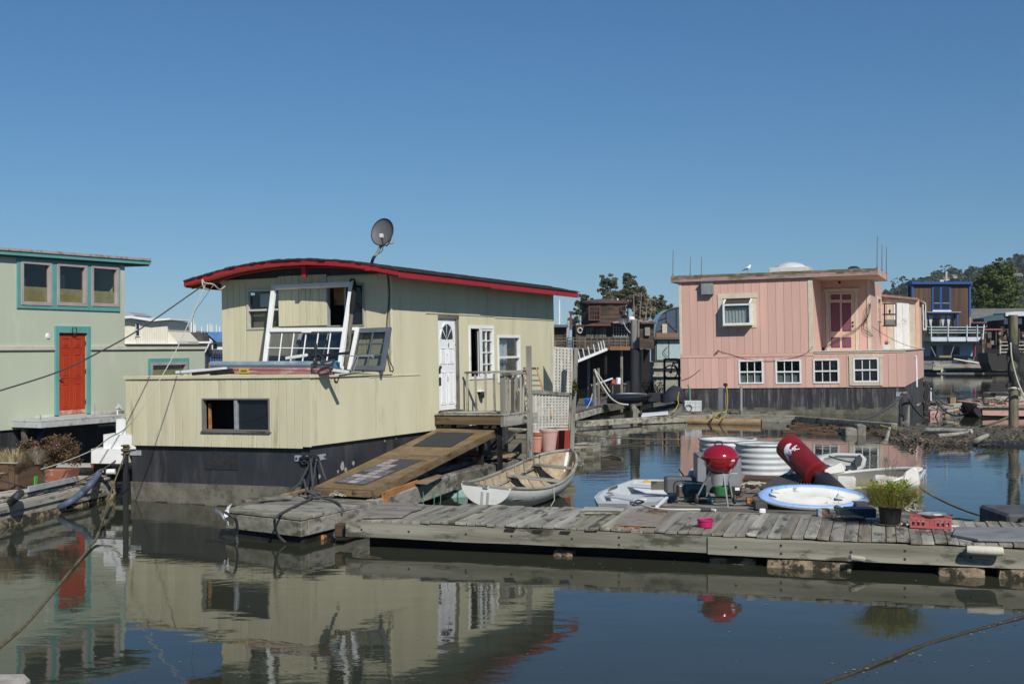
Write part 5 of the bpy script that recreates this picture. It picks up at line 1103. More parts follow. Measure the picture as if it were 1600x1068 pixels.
rope('mooring_rope', [at(488, 716, 23.5), at(468, 755, 22.9), at(449, 770, 22.5)], .02, ROPE_D, 'black tensioned rope going down left from the hull bracket shackles')
rope('mooring_rope', [at(497, 714, 23.8), at(504, 735, 23.7), at(509, 750, 23.6)], .022, ROPE_D, 'black tensioned rope going down right from the hull bracket shackles')
rope('mooring_rope', [at(494, 718, 23.6), at(491, 740, 23.3), at(489, 755, 23.0)], .018, ROPE_D, 'black rope hanging straight down behind the grey rope at the hull corner')
KN = Fr('rope_knot', 'big knot of dark rope lying on top of the timber raft', 'rope', gz(489, 776, .47))
rr = random.Random(21)
MB().tube(catmull([(.13*math.cos(k*2.1), .1*math.sin(k*1.7), .05+.05*math.sin(k*2.9)) for k in range(11)], 5), .026, 7).build('knot', ROPE_D, KN, smooth=True)
MB().tube(catmull([(-.1, .05, .04), (-.14, .1, .15), (-.18, .12, .3)], 4), .02, 7).build('knot_end', ROPE_D, KN, smooth=True)
mb = MB()
for k in range(9): mb.tube([(.35+rr.uniform(-.1, .1), -.02+rr.uniform(-.06, .06), .03), (.45+rr.uniform(-.15, .15), rr.uniform(-.1, .1), .05+rr.random()*.06), (.5+rr.uniform(-.15, .15), rr.uniform(-.1, .1), .02)], .006, 4)
mb.build('frayed_end', ROPE_L, KN)['kind'] = 'stuff'
o = Fr('torn_strap', 'torn white webbing strap dangling at the left end of the raft', 'strap', gz(352, 800, .44))
sp_ = [o.L(gz(px, py, z)) for px, py, z in ((336, 796, .44), (344, 800, .44), (350, 808, .38), (357, 818, .28))]
MB().grid([[p-Vector((0, 0, .03)) for p in sp_], [p+Vector((0, 0, .03)) for p in sp_]]).build('strap', WHITE, o, smooth='all')
sp_ = [o.L(gz(px, py, z)) for px, py, z in ((353, 807, .36), (353, 797, .45), (358, 788, .47))]
MB().grid([[p-Vector((.03, 0, .03)) for p in sp_], [p+Vector((.05, 0, .02)) for p in sp_]]).build('strap', WHITE, o, smooth='all')
# ================================================================ the main dock
dz = .45
D0, D1 = gz(545, 808.5, dz), gz(1600, 851, dz); dvv = D1-D0
DK = Fr('main_dock', 'long weathered plank dock crossing the picture in front of the boats', 'dock', (D0.x, D0.y, 0), math.atan2(dvv.y, dvv.x))
dl = lambda px, py, z=dz: DK.L(gz(px, py, z))
def back_y(x):
    """where the planks end: the dock is a little deeper to the right"""
    return 2.05 + .028*x
LEN = 13.2; pw = .168; np_ = int(LEN/pw)
dg = [wood('grey', 'y'), wood('pale', 'y'), wood('grey', 'y'), wood('dark', 'y')]
xk = [i*pw for i in range(8)]
while xk[-1] < LEN: xk.append(xk[-1]+R.choice((.135, .15, .165, .18, .195)))
for i in range(len(xk)-1):
    x0 = xk[i]+R.uniform(-.003, .003); x1 = xk[i+1]-R.uniform(.004, .011)
    if i < 7: continue
    z = dz+R.uniform(-.009, .009); f0 = R.uniform(-.045, .03); yb = back_y(x0)+R.uniform(-.06, .06)
    tl = R.uniform(-.008, .008)
    B = [(x0, f0, z-.045+tl), (x1, f0+R.uniform(-.01, .01), z-.045), (x1, yb, z-.045), (x0, yb, z-.045+tl)]
    T = [(x0, f0, z+tl), (x1, f0, z), (x1, yb, z), (x0, yb, z+tl)]
    mb = MB().hexa(B, T); mb.build('plank', dg[0] if R.random() < .7 else R.choice((dg[1], wood('weathered', 'y'), wood('mossy', 'y'))), DK, bevel=.006)
for i in range(7):                                            # short planks under the plywood at the left end
    x0 = .02+i*pw; MB().box((x0, .0, dz-.06), (x0+pw-.01, 2.0, dz-.02)).build('plank', dg[0], DK, bevel=.006)
ply = [dl(px, py, dz+.022) for px, py in ((566, 807), (629, 806), (644, 797), (659, 793), (664, 787), (600, 783))]
MB().prism(ply, (0, 0, -.022)).build('plywood_patch', mat('delaminated_ply', (.27, .245, .215), (.17, .15, .13), sc=3, st=(.4, 1, 1), bump=.5, bsc=14, rough=.95, dirt=(.1, .085, .07), dth=.6, dsc=4), DK)
# front beams, end to end, with nail heads
xs = [-.05, dl(1102, 836).x, LEN+.3]
for i in range(2):
    zt, h = (dz-.052, .235) if i == 0 else (dz-.06, .25)
    mb = MB(); nseg = 18
    T, B = [], []
    for j in range(nseg+1):
        x = xs[i]+(xs[i+1]-.008-xs[i])*j/nseg; w_ = noise.noise(Vector((x*.8, i*5, 0)))*.012
        T.append((x, -.01-.03*i, zt+w_*.4)); B.append((x, -.01-.03*i, zt-h+w_))
    back = lambda P: [(p[0], p[1]+.11, p[2]) for p in P]
    mb.grid([T, B, back(B), back(T), T]); k = nseg+1; mb.f += [(0, k, 2*k, 3*k), (k-1, 4*k-1, 3*k-1, 2*k-1)]
    fb = mb.build('front_beam', wood('mossy', 'x'), DK)
    for j in range(int((xs[i+1]-xs[i])/.8)):
        x = xs[i]+.3+j*.8+R.uniform(-.1, .1)
        for zz in ([.5] if R.random() < .6 else [.3, .75]):
            MB().lathe([(0, .006), (.016, .005), (.019, 0)], 8, Matrix.Translation((x, -.012-.03*i, zt-h*zz)) @ Matrix.Rotation(math.pi/2, 4, 'X')).build('bolt_head', flat('rusty_bolt', (.05, .035, .025), rough=.9), fb)
MB().box((.2, .35, -.05), (LEN, .5, .18)).build('inner_beam', wood('black', 'x'), DK)
MB().box((-.05, 1.75, .16), (LEN, 1.9, dz-.062)).build('back_beam', wood('mossy', 'x'), DK)
MB().box((.3, .6, -.2), (LEN, .62, .39)).build('skirt_board', wood('black', 'x'), DK)
a, b = dl(530, 815), dl(545, 808)
MB().box((-.3, .15, .12), (-.06, .3, .33)).jit(.02).build('end_block', wood('brown', 'x'), DK, bevel=.015)
# shadows of broken planks, painted as dark shapes on the front beam
for px in (695, 745, 790): pass
for px, w_, in ((806, .17), (852, .16), (897, .16)):
    p = dl(px, 820, .40); MB().prism([(p.x-w_/2, -.0105, .385), (p.x+w_/2, -.0105, .388), (p.x+w_*.3, -.0105, .34), (p.x-w_*.62, -.0105, .345)], (0, -.012, 0)).build('plank_shadow', flat('plank_shadow_tone', (.02, .018, .015)), DK)
for i, (px0, px1, yb, seed) in enumerate(((1195, 1332, .5, 1), (1462, 1532, .45, 2), (1553, 1640, .5, 3), (1100, 1180, .7, 4), (835, 870, .5, 5))):
    a, b = dl(px0, 880, .05).x, dl(px1, 880, .05).x
    foam(DK, (a, (-.045 if i < 3 else .1), -.35), (b, 1.2, .12 if i < 3 else .08), 10+seed, .035)
# loose planks and boards on the dock
def dslab(px, z, t, m, nm, label, cat='board', jit=0):
    F = Fr(nm, label, cat, gz(*px[0], z)); MB().slab([F.L(gz(*p, z+t)) for p in px], t).jit(jit).build('board', m, F, bevel=.004); return F
def dpoly(px, z, t, m, nm, label, cat='board'):
    F = Fr(nm, label, cat, gz(*px[0], z)); MB().prism([F.L(gz(*p, z)) for p in px], (0, 0, -t)).build('board', m, F, bevel=.006); return F
dslab(((906, 799.5), (966, 800), (977, 792), (914, 790.5)), dz+.01, .03, wood('pale', 'x'), 'loose_plank', 'short pale plank lying on the dock below the skiff', 'plank')
dslab(((960, 819), (1025, 821.5), (1041, 801), (984, 799)), dz+.012, .014, mat('worn_ply', (.30, .255, .205), (.22, .185, .15), sc=3, bump=.4, rough=.95, dirt=(.14, .12, .10), dth=.62, dsc=3), 'plywood_square', 'square of worn brownish plywood lying flat on the dock', 'plywood')
dslab(((1008, 800), (1036, 803), (1044, 797), (1014, 795.5)), dz+.012, .02, wood('tan', 'x'), 'loose_plank', 'small tan plank touching the far edge of the plywood square', 'plank')
F = Fr('split_plank', 'broken orange brown plank piece wedged at the dock edge below the plywood square', 'plank', gz(978, 825, dz))
for i, (a, b) in enumerate(((953, 975), (976, 990), (991, 1001))):
    p, q_ = F.L(gz(a, 826-.3*i, dz-.02)), F.L(gz(b, 827.3-.3*i, dz-.02)); MB().beam(p, q_, .06, .06).jit(.012, i, 9).build('splinter', wood('orange', 'x'), F, bevel=.006)
GP = dpoly(((1488, 834), (1528, 841), (1605, 843.5), (1700, 846), (1690, 824), (1494, 822)), dz+.045, .035, mat('grey_ply_slab', (.22, .225, .225), (.16, .165, .165), sc=2, bump=.3, rough=.9, dirt=(.12, .12, .12), dth=.6, dsc=3), 'grey_platform', 'thick grey board with a cut corner lying at the right end of the dock', 'board')
FD = Fr('dock_fender', 'dirty white roll fender fixed to the front of the dock below the grey board', 'fender', DK.M @ Vector((dl(1538, 851).x, -.17, dz-.07)), math.atan2(dvv.y, dvv.x))
L2 = .22*1.0
MB().lathe([(.02, -.235), (.055, -.22), (.062, -.18), (.062, .17), (.055, .225), (.03, .235)], 16, Matrix.Rotation(math.pi/2, 4, 'Y')).jit(.008, 1, 6).build('roll', mat('dirty_foam', (.62, .58, .47), (.52, .48, .38), sc=6, bump=.3, dirt=(.3, .26, .18), dth=.62, dsc=6), FD, smooth=True)
for x in (-.2, .2): MB().box((x-.01, .0, -.01), (x+.01, .11, .03)).build('lashing', ROPE_L, FD)
tag(MB().tube([gz(1328, 870, .22), gz(1350, 873, .18)], .035, 8).build('wood_peg', wood('pale', 'x'), smooth=True), 'short pale wooden peg poking out below the dock beam beside the largest float', 'peg')
rr = random.Random(31); mb = MB()
bp0 = gz(1580, 878, .18)
for k in range(14):
    p = bp0+Vector((rr.uniform(-.3, .4), rr.uniform(-.05, .2), rr.uniform(0, .03))); d = Vector((rr.uniform(-.3, .3), rr.uniform(-.1, .1), rr.uniform(0, .06))); mb.tube([p-d, p, p+d], [.005, .011, .004], 5)
tag(mb.build('driftwood', flat('dead_twig', (.16, .11, .08), rough=1)), 'heap of brown twigs lying on the float at the right edge', 'twigs', kind='stuff')
# white droppings and flecks: small chips lying on the planks
mb = MB(); rr = random.Random(41)
for k in range(150):
    p = gz(rr.uniform(640, 1480), rr.uniform(800, 838), dz+.012); q_ = DK.L(p)
    if not (0 < q_.y < 2.0): continue
    r_ = rr.uniform(.006, .018); p = Vector((q_.x, q_.y, dz+.0125)); mb.add([p+Vector((r_*math.cos(a*1.05)*rr.uniform(.6, 1.5), r_*math.sin(a*1.05), 0)) for a in range(6)], [tuple(range(6))])
o = mb.build('dropping_specks', flat('gull_droppings', (.52, .5, .46)), DK, fixn=False); o['kind'] = 'stuff'
# ================================================================ the rear platform
BP = Fr('rear_platform', 'low plank platform behind the main dock carrying the grill and old boats', 'platform', gz(1050, 790, .43), math.atan2(dvv.y, dvv.x))
bl = lambda px, py, z=.43: BP.L(gz(px, py, z))
xa, xb = bl(1005, 792).x, bl(1440, 800).x; ya = DK.I @ (BP.M @ Vector((0, 0, 0))); y0b = 2.6-ya.y
for i in range(18):
    y = y0b-.25+i*.19; x_l = xa+.25*max(0, i-1)*.35
    if i > 9: x_l = xa+1.4
    MB().box((x_l, y, -.045), (xb+R.uniform(-.1, .1), y+.18, R.uniform(-.008, .006))).build('plank', wood('dark' if i % 3 else 'grey', 'x'), BP, bevel=.006)
foam(BP, (xa+.2, y0b, -.8), (xb, y0b+2.6, -.06), 33, .02)
MB().beam(BP.L(gz(1042, 777, .5)), BP.L(gz(1026, 792, .5)), .05, .04).build('white_batten', WHITE, BP, bevel=.006)
# ---------------------------------------------------------------- kettle grill
g0 = gz(1131, 790.5, .45); KG = Fr('kettle_grill', 'red kettle barbecue on three legs with two wheels', 'grill', g0)
KRED = mat('red_enamel', (.27, .007, .014), (.235, .006, .012), rough=.16, bump=0, rnd=0, spec=.5, coat=.6)
s_ = 57/(FPX/g0.y)/.57; kx, ky = (1127-1131)/FPX*g0.y, .12; ez = (790.5-716.5)/FPX*g0.y+.02
T_ = Matrix.Translation((kx, ky, ez)); rk = .285*s_
MB().lathe([(rk*.30, -.255*s_), (rk*.62, -.215*s_), (rk*.88, -.12*s_), (rk*.985, -.03*s_), (rk*1.0, -.004)], 40, T_, cap=True).build('bowl', KRED, KG, smooth=True)
MB().lathe([(rk*1.03, -.003), (rk*1.03, .018), (rk*.97, .055*s_), (rk*.84, .115*s_), (rk*.6, .165*s_), (rk*.3, .19*s_), (.001, .198*s_)], 40, T_, cap=False).build('lid', KRED, KG, smooth=True)
MB().tube([(kx-.085, ky, ez+.18*s_), (kx-.08, ky, ez+.235*s_), (kx-.04, ky, ez+.245*s_), (kx+.03, ky, ez+.24*s_), (kx+.035, ky, ez+.185*s_)], .014, 8).build('lid_handle', flat('dark_red_grip', (.05, .012, .012)), KG, smooth=True)
MB().lathe([(.05, 0), (.05, .012), (.02, .018)], 16, T_ @ Matrix.Translation((.1, -.07, .155*s_)) @ Matrix.Rotation(.5, 4, 'X') @ Matrix.Rotation(.35, 4, 'Y')).build('vent_disc', GALV, KG, smooth=True)
p = Vector((kx+.125, ky-.255, ez-.035)); MB().slab([p+Vector((-.07, -.004, -.012)), p+Vector((.075, .022, -.012)), p+Vector((.075, .022, .014)), p+Vector((-.07, -.004, .014))], (0, -.012, 0)).build('label_plate', flat('silver_label', (.6, .6, .58)), KG)
for s in (-1, 1): MB().tube([(kx+s*rk*.98, ky-.03, ez-.02), (kx+s*(rk+.05), ky-.03, ez+.0), (kx+s*(rk+.05), ky+.1, ez+.0), (kx+s*rk*.98, ky+.1, ez-.02)], .011, 6).build('side_handle', BLACKMETAL, KG, smooth=True)
LEGM = flat('leg_aluminium', (.55, .56, .57), rough=.35, metal=.6)
legs = [((kx+.03, ky-.12, ez-.22*s_), ((1136.5-1131)/95, -.06, 0)), ((kx-.14, ky+.05, ez-.2*s_), (-.40, .32, .1)), ((kx+.13, ky+.06, ez-.2*s_), (.19, .28, .1))]
for a, b in legs: MB().tube([a, b], .0135, 8).build('leg', LEGM, KG, smooth=True)
for (x, y, z) in ((-.40, .32, .085), (.22, .28, .085)):
    W_ = Matrix.Translation((x, y, z)) @ Matrix.Rotation(math.pi/2, 4, 'Y')
    wl = MB().lathe([(.02, -.022), (.07, -.022), (.083, -.012), (.083, .012), (.07, .022), (.02, .022)], 20, W_).build('wheel', flat('grey_wheel_rubber', (.05, .05, .052)), KG, smooth=True)
    MB().lathe([(.0, -.026), (.045, -.026), (.045, .026), (0, .026)], 14, W_, cap=False).build('hubcap', flat('hub_grey', (.2, .2, .2)), wl)
MB().tube([(-.40, .32, .085), (.22, .28, .085)], .012, 6).build('axle', BLACKMETAL, KG)
MB().lathe([(.001, -.44), (.13, -.435), (.145, -.29), (.15, -.25), (.148, -.25)], 22, T_ @ Matrix.Translation((-.0, .02, 0)) @ Matrix.Diagonal((s_, s_, s_, 1)), cap=False).build('ash_catcher', mat('ash_pot_tin', (.42, .42, .40), (.33, .33, .32), rough=.5, metal=.4), KG, smooth=True)
MB().tube([(kx+.1, ky, ez-.28), (kx+.28, ky-.02, ez-.27), (kx+.28, ky+.1, ez-.27)], .008, 5).build('wire_hook', LEGM, KG)
# ---------------------------------------------------------------- clutter beside the grill
CB = Fr('metal_cabinet', 'open fronted grey metal cabinet standing behind the red grill', 'cabinet', gz(1124, 774, .43))
GREYM = mat('grey_sheet_metal', (.26, .27, .275), (.20, .205, .21), sc=3, rough=.5, metal=.3, dirt=(.4, .4, .4), dth=.68)
sx = (1160-1091)/FPX*CB.M.translation.y; hx_ = (774-712)/FPX*CB.M.translation.y
MB().box((-sx/2, 0, 0), (-sx/2+.16, .04, hx_)).build('left_panel', GREYM, CB, bevel=.01); MB().box((sx/2-.22, 0, 0), (sx/2, .04, hx_-.03)).build('right_panel', GREYM, CB, bevel=.01)
MB().box((-sx/2+.001, .042, 0), (-sx/2+.03, .5, hx_)).build('side_panel', GREYM, CB); MB().box((sx/2-.03, .042, 0), (sx/2-.001, .5, hx_-.03)).build('side_panel', GREYM, CB)
MB().box((-sx/2+.03, .46, 0), (sx/2-.03, .49, hx_-.04)).build('back_panel', flat('cabinet_shadow_paint', (.05, .05, .052)), CB); MB().box((-sx/2, -.0, hx_+.002), (sx/2, .5, hx_+.03)).build('top_panel', GREYM, CB, bevel=.01)
MB().box((-sx/2+.032, .05, .001), (sx/2-.032, .455, .03)).build('bottom_panel', GREYM, CB)
GN = Fr('generator', 'dark green machine on short feet beside the left leg of the grill', 'generator', gz(1090, 784, .43))
TEALM = mat('dark_teal_enamel', (.015, .095, .09), (.01, .07, .066), rough=.4, bump=.05, rnd=0)
k_ = GN.M.translation.y/FPX
MB().box((-22*k_, 0, .08), (14*k_, .4, 28*k_)).build('body', TEALM, GN, bevel=.03)
MB().box((-30*k_, -.03, .08), (-21*k_, .35, 24*k_)).build('side_box', mat('rusty_olive', (.13, .11, .07), (.08, .065, .045), sc=8, bump=.4), GN, bevel=.015)
MB().prism([(-20*k_, -.02, .02), (-8*k_, -.02, .02), (-14*k_, -.02, 11*k_)], (0, .2, 0)).build('front_foot', flat('bright_teal', (.03, .24, .22)), GN); MB().prism([(14*k_, -.05, .01), (26*k_, -.05, .01), (24*k_, -.05, .05), (18*k_, -.05, 13*k_), (15*k_, -.05, .07)], (0, .12, 0)).build('rear_foot', flat('bright_teal', (.03, .24, .22)), GN)
MB().box((-29*k_, -.035, 24.2*k_), (-23*k_, .05, 28*k_)).build('white_cap', WHITE, GN, bevel=.01)
MB().lathe([(.07, -.09), (.1, -.06), (.1, .06), (.07, .09)], 16, Matrix.Translation((-6*k_, -.05, .12)) @ Matrix.Rotation(math.pi/2, 4, 'Y')).build('motor', BLACKMETAL, GN, smooth=True)
MB().tube(catmull([(-36*k_, 0, .1), (-37*k_, 0, 26*k_), (-30*k_, 0, 33*k_), (-5*k_, 0, 32*k_), (12*k_, 0, 30*k_)], 5), .012, 6).build('tube_frame', BLACKMETAL, GN, smooth=True)
tag(MB().box((-.45, 0, 0), (.5, .35, .30)).build('grey_case', mat('slate_case', (.12, .125, .13), (.09, .095, .1), rough=.7), bevel=.03), 'long dark grey case lying behind the green machine', 'case'); bpy.data.objects['grey_case'].location = gz(1080, 772, .43)
o = Fr('clear_bag', 'crumpled clear plastic lying on the dark grey case', 'bag', at(1086, 749, 23.6))
MB().lathe([(.001, .22), (.09, .19), (.16, .08), (.19, 0)], 14, cap=False).jit(.05, 5, 5).build('bag', mat('cloudy_plastic', (.42, .42, .43), (.3, .3, .31), rough=.25), o, smooth=True)
MB().tube([(-.3, 0, .2), (-.2, 0, .05)], .015, 6).build('stick', BLACKMETAL, o)
o = Fr('green_tub', 'small bright green tub under the bowl of the red grill', 'tub', gz(1126, 773, .43)); MB().lathe([(.12, 0), (.14, .12), (.145, .16), (.13, .16)], 16, cap=False).build('tub', flat('green_tub_plastic', (.03, .16, .05)), o, smooth=True)
o = Fr('yellow_jar', 'small straw coloured jar beside the green tub under the grill', 'jar', gz(1137, 772, .43)); MB().lathe([(.06, 0), (.07, .2), (.05, .22)], 14).build('jar', flat('straw_jar', (.38, .34, .16)), o, smooth=True)
o = Fr('black_blower', 'black plastic blower body standing by the right wheel of the grill', 'blower', gz(1150, 778, .43)); MB().box((-.12, 0, .05), (.1, .12, .2)).build('body', BLACKMETAL, o, bevel=.03); MB().box((-.02, -.02, .14), (.06, .0, .19)).build('label', WHITE, o)
o = Fr('hand_tool', 'small black handled tool with a wooden head lying right of the grill', 'tool', gz(1168, 787, .45)); MB().tube([(-.25, .05, .05), (0, 0, .06)], .018, 6).build('handle', BLACKMETAL, o); MB().box((-.02, -.05, 0), (.1, .04, .11)).build('head', wood('orange', 'x'), o, bevel=.008)
o = Fr('rope_coil', 'untidy coil of pale rope between the cabinet and the black grating', 'rope', gz(1176, 770, .45))
rr = random.Random(17)
MB().tube(catmull([(.16*math.cos(k*2.3)*rr.uniform(.6, 1.5)+.1*math.sin(k*.37), .12*math.sin(k*2.3)*rr.uniform(.6, 1.4), .05+.10*abs(math.sin(k*1.1))+.06*rr.random()) for k in range(34)], 5), .016, 6).build('coil', ROPE_L, o, smooth=True)
o = Fr('water_wand', 'pale pole with a dark foam grip lying along the back of the dock', 'pole', gz(1000, 790, .5))
a, b, c, d = [o.L(gz(px, py, .49)) for px, py in ((985, 783), (1028, 794), (1098, 795.5), (1118, 796.5))]
MB().tube(catmull([a, b, c], 5), .014, 7).build('pole', flat('pole_ivory', (.55, .52, .45)), o, smooth=True); MB().tube([c+Vector((-.03, 0, 0)), c+Vector((.13, -.0, 0))], .034, 10).build('grip', flat('dark_foam_grip', (.055, .055, .06), rough=.95), o, smooth=True); MB().tube([c+Vector((.13, 0, 0)), d], .018, 8).build('tip', WHITE, o, smooth=True)
rope('line_tangle', catmull([gz(1003, 787, .5), gz(990, 789, .48), gz(985, 784, .52), gz(998, 785, .5), gz(1006, 783, .55), gz(995, 781, .55), gz(990, 788, .5)], 6), .014, ROPE_D, 'small tangle of dark cord at the dock edge below the skiff', 'cord')
PB = Fr('pink_bowl', 'bright pink plastic bowl standing alone on the dock', 'bowl', gz(1102, 823, dz+.008)); rb = 12.8/FPX*PB.M.translation.y
MB().lathe([(0, .005), (rb*.82, .0), (rb*.88, .02), (rb*.93, .085), (rb*1.02, .095), (rb*1.02, .115), (rb*.93, .115), (rb*.82, .02), (0, .015)], 32, cap=False).build('bowl', mat('pink_plastic', (.46, .018, .12), (.42, .015, .105), rough=.4, bump=0, rnd=0), PB, smooth=True)
MB().lathe([(rb*.2, 0), (rb*.2, .012)], 12, Matrix.Translation((rb*.85, -.05, .1))).build('pouring_lip', _M['pink_plastic'], PB)
# ---------------------------------------------------------------- corrugated tank in two rings
for i, (pc, py, rad, h, lab) in enumerate(((1203, 742, .60, .61, 'nearer corrugated galvanised steel stock tank ring behind the grill'), (1144, 730, .62, .58, 'left corrugated steel ring partly hidden behind the grill and cabinet'))):
    T = Fr('corrugated_tank', lab, 'tank', gz(pc, py, .42), group='corrugated steel rings behind the grill')
    T.o.location.y += rad; rad *= 1.0
    prof = []
    nn = 60
    for j in range(nn+1): prof.append((rad+.009*math.cos(j/nn*5*2*math.pi), h*j/nn))
    CT = mat('corrugated_zinc', (.56, .57, .555), (.44, .455, .45), sc=3, st=(1, 1, .35), bump=.08, rough=.6, metal=.08, rnd=.04, dirt=(.34, .31, .25), dth=.64, dsc=3)
    MB().lathe(prof, 56, cap=False).build('wall', CT, T, smooth='all')
    MB().lathe([(rad-.03, h), (rad-.03, .05), (0, .05)], 40, cap=False).build('inner_wall', CT, T, smooth='all')
    MB().lathe([(rad+.028, h-.02), (rad+.034, h+.012), (rad-.03, h+.012)], 56, cap=False).build('rim', CT, T, smooth='all')
    if i == 0: MB().lathe([(0, h-.02), (rad-.04, h-.03)], 40, cap=False).build('lid', mat('zinc_lid', (.40, .40, .38), (.3, .3, .28), rough=.6, dirt=(.25, .18, .1), dth=.6), T)
BRD = dslab(((1160, 748), (1262, 752), (1262, 746), (1165, 741)), .42, .06, wood('brown', 'x'), 'tank_board', 'brown board under the nearer corrugated tank ring', 'board')
# ---------------------------------------------------------------- punch bag on a black base
P0, P1 = at(1229, 694, 23.3), at(1276, 742, 22.6)
dP = (P1-P0).normalized()
PBG = Fr('punch_bag', 'red freestanding punch bag with a white logo lying tilted on its black base', 'punch bag', (P0+P1)/2)
rot = dP.to_track_quat('Z', 'Y').to_matrix().to_4x4(); Lb = (P1-P0).length; rbg = .24
a0 = PBG.L(P0)
BM = Matrix.Translation(a0) @ rot
BAGR = mat('red_vinyl', (.21, .014, .018), (.15, .010, .013), sc=4, bump=.15, rough=.4, rnd=0, dirt=(.10, .03, .025), dth=.58, dsc=2.2, dsoft=.3)
MB().lathe([(.001, -.0), (rbg*.85, .0), (rbg*.98, .02), (rbg, .05), (rbg, Lb-.1), (rbg*1.04, Lb-.085), (rbg*1.04, Lb-.02), (rbg*.9, Lb), (.05, Lb+.005)], 40, BM, cap=False).build('bag', BAGR, PBG, smooth=True)
MB().lathe([(.09, Lb), (.09, Lb+.18)], 20, BM).build('neck', flat('black_plastic', (.022, .023, .026), rough=.45), PBG, smooth=True)
MB().lathe([(.13, Lb+.13), (.185, Lb+.16), (.20, Lb+.22), (.21, Lb+.85), (.18, Lb+.88)], 30, BM).build('base', flat('black_plastic', (.022, .023, .026), rough=.45), PBG, smooth=True)
# logo: white rounded patch with slanted letters, wrapped on the bag
camd = (BM.inverted() @ PBG.L(CAM)); ang0 = math.atan2(camd.y, camd.x)
axd = (BM.to_3x3() @ Vector((0, 0, 1)))
sgn = 1 if (PBG.M.to_3x3() @ (BM.to_3x3() @ Vector((-math.sin(ang0), math.cos(ang0), 0)))).dot(Vector((1, 0, 1))) > 0 else -1
def onbag(u, v, o):
    u, v = u*1.25, v*1.25; a = ang0+sgn*(u/rbg); return BM @ Vector(((rbg+o)*math.cos(a), (rbg+o)*math.sin(a), Lb*.36+v))
def patch(poly, o, nm, m):
    c = sum((Vector((u, v)) for u, v in poly), Vector((0, 0)))/len(poly); pts = []
    for i in range(len(poly)):
        for k in range(4): t = k/4; q1, q2 = poly[i], poly[(i+1) % len(poly)]; pts.append((q1[0]+(q2[0]-q1[0])*t, q1[1]+(q2[1]-q1[1])*t))
    mb = MB(); n = len(pts); mb.v = [onbag(c.x+(u-c.x)*s_, c.y+(v-c.y)*s_, o) for s_ in (1, .66, .33) for u, v in pts]+[onbag(c.x, c.y, o)]
    for r_ in range(2): mb.f += [(r_*n+i, r_*n+(i+1) % n, (r_+1)*n+(i+1) % n, (r_+1)*n+i) for i in range(n)]
    mb.f += [(2*n+i, 2*n+(i+1) % n, 3*n) for i in range(n)]
    return mb.build(nm, m, PBG)
LW = flat('logo_white', (.72, .70, .74), rough=.5); LB = flat('logo_blue', (.20, .25, .42), rough=.5)
patch([(-.15, .05), (-.145, .0), (-.12, -.06), (-.07, -.105), (.0, -.12), (.05, -.10), (.06, -.075), (.0, -.055), (-.04, .0), (-.09, .01), (-.11, .04), (-.155, .09)], .003, 'logo_patch', LW)
def stroke(a, b, w_, o, m): d = (Vector(b)-Vector(a)); p = Vector((-d.y, d.x)).normalized()*w_/2; patch([tuple(Vector(a)-p), tuple(Vector(b)-p), tuple(Vector(b)+p), tuple(Vector(a)+p)], o, 'logo_stroke', m)
def glyph(strokes, u0, v0, s, m, o):
    ex, ey = Vector((.94, .30)), Vector((.12, -1))
    for a, b in strokes: A = Vector((u0, v0))+ex*a[0]*s+ey*a[1]*s; B = Vector((u0, v0))+ex*b[0]*s+ey*b[1]*s; stroke(A, B, .016, o, m)
G_N = [((0, 0), (0, 1)), ((0, 1), (.7, 0)), ((.7, 0), (.7, 1))]; G_M = [((0, 0), (0, 1)), ((0, 1), (.4, .4)), ((.4, .4), (.8, 1)), ((.8, 1), (.8, 0))]; G_C = [((.65, 1), (0, .9)), ((0, .9), (0, .1)), ((0, .1), (.65, 0))]
glyph(G_N, -.105, .045, .075, LB, .006); glyph(G_M, -.035, .045, .075, LW, .006); glyph(G_C, .045, .06, .075, LW, .006)
# ---------------------------------------------------------------- the small sailing dinghy hull
SD = Fr('sailing_dinghy', 'small dinghy with white deck and pale blue rim on blocks at the platform edge', 'boat', gz(1277, 800, .43))
ctr = SD.L(at(1277, 776, 20.9)); ky_ = 20.9/FPX
def dring(s, dz, grow=0):
    out = []
    for k in range(64):
        a = 2*math.pi*k/64; ca, sa = math.cos(a), math.sin(a)
        x = 92*ky_*math.copysign(abs(ca)**.8, ca)*s; y = .39*sa*s*(1.0 if ca < 0 else (1-.62*ca**1.5))
        if ca > 0: y += .03*ca
        out.append(Vector((x, y, dz)))
    tilt = Matrix.Rotation(math.radians(22), 4, 'X') @ Matrix.Rotation(math.radians(1.5), 4, 'Y')
    return [ctr+(tilt @ p) for p in out]
cl = lambda r_: r_+r_[:1]
DBL = mat('pale_blue_gelcoat', (.25, .40, .66), (.20, .33, .56), sc=5, bump=.1, rough=.45, rnd=0, dirt=(.06, .07, .08), dth=.66, dsc=7)
DWH = mat('chalky_deck', (.66, .65, .60), (.58, .57, .52), sc=3, bump=.15, rough=.7, rnd=0, dirt=(.25, .23, .19), dth=.66, dsc=5)
MB().grid([cl(dring(1.0, 0)), cl(dring(.97, .028)), cl(dring(.86, .03)), cl(dring(.80, .005))]).build('rim', DBL, SD, smooth='all')
dr_ = dring(.80, .005); MB().grid([cl(dr_), cl(dring(.7, -.025)), cl(dring(.35, -.03))]+[[sum(dr_, Vector())/64]*65]).build('deck', DWH, SD, smooth='all')
MB().grid([cl(dring(1.01, -.002)), cl(dring(1.02, -.02)), cl(dring(1.0, -.032))]).build('gunwale', mat('cream_gunwale', (.5, .44, .34), rough=.7), SD, smooth='all')
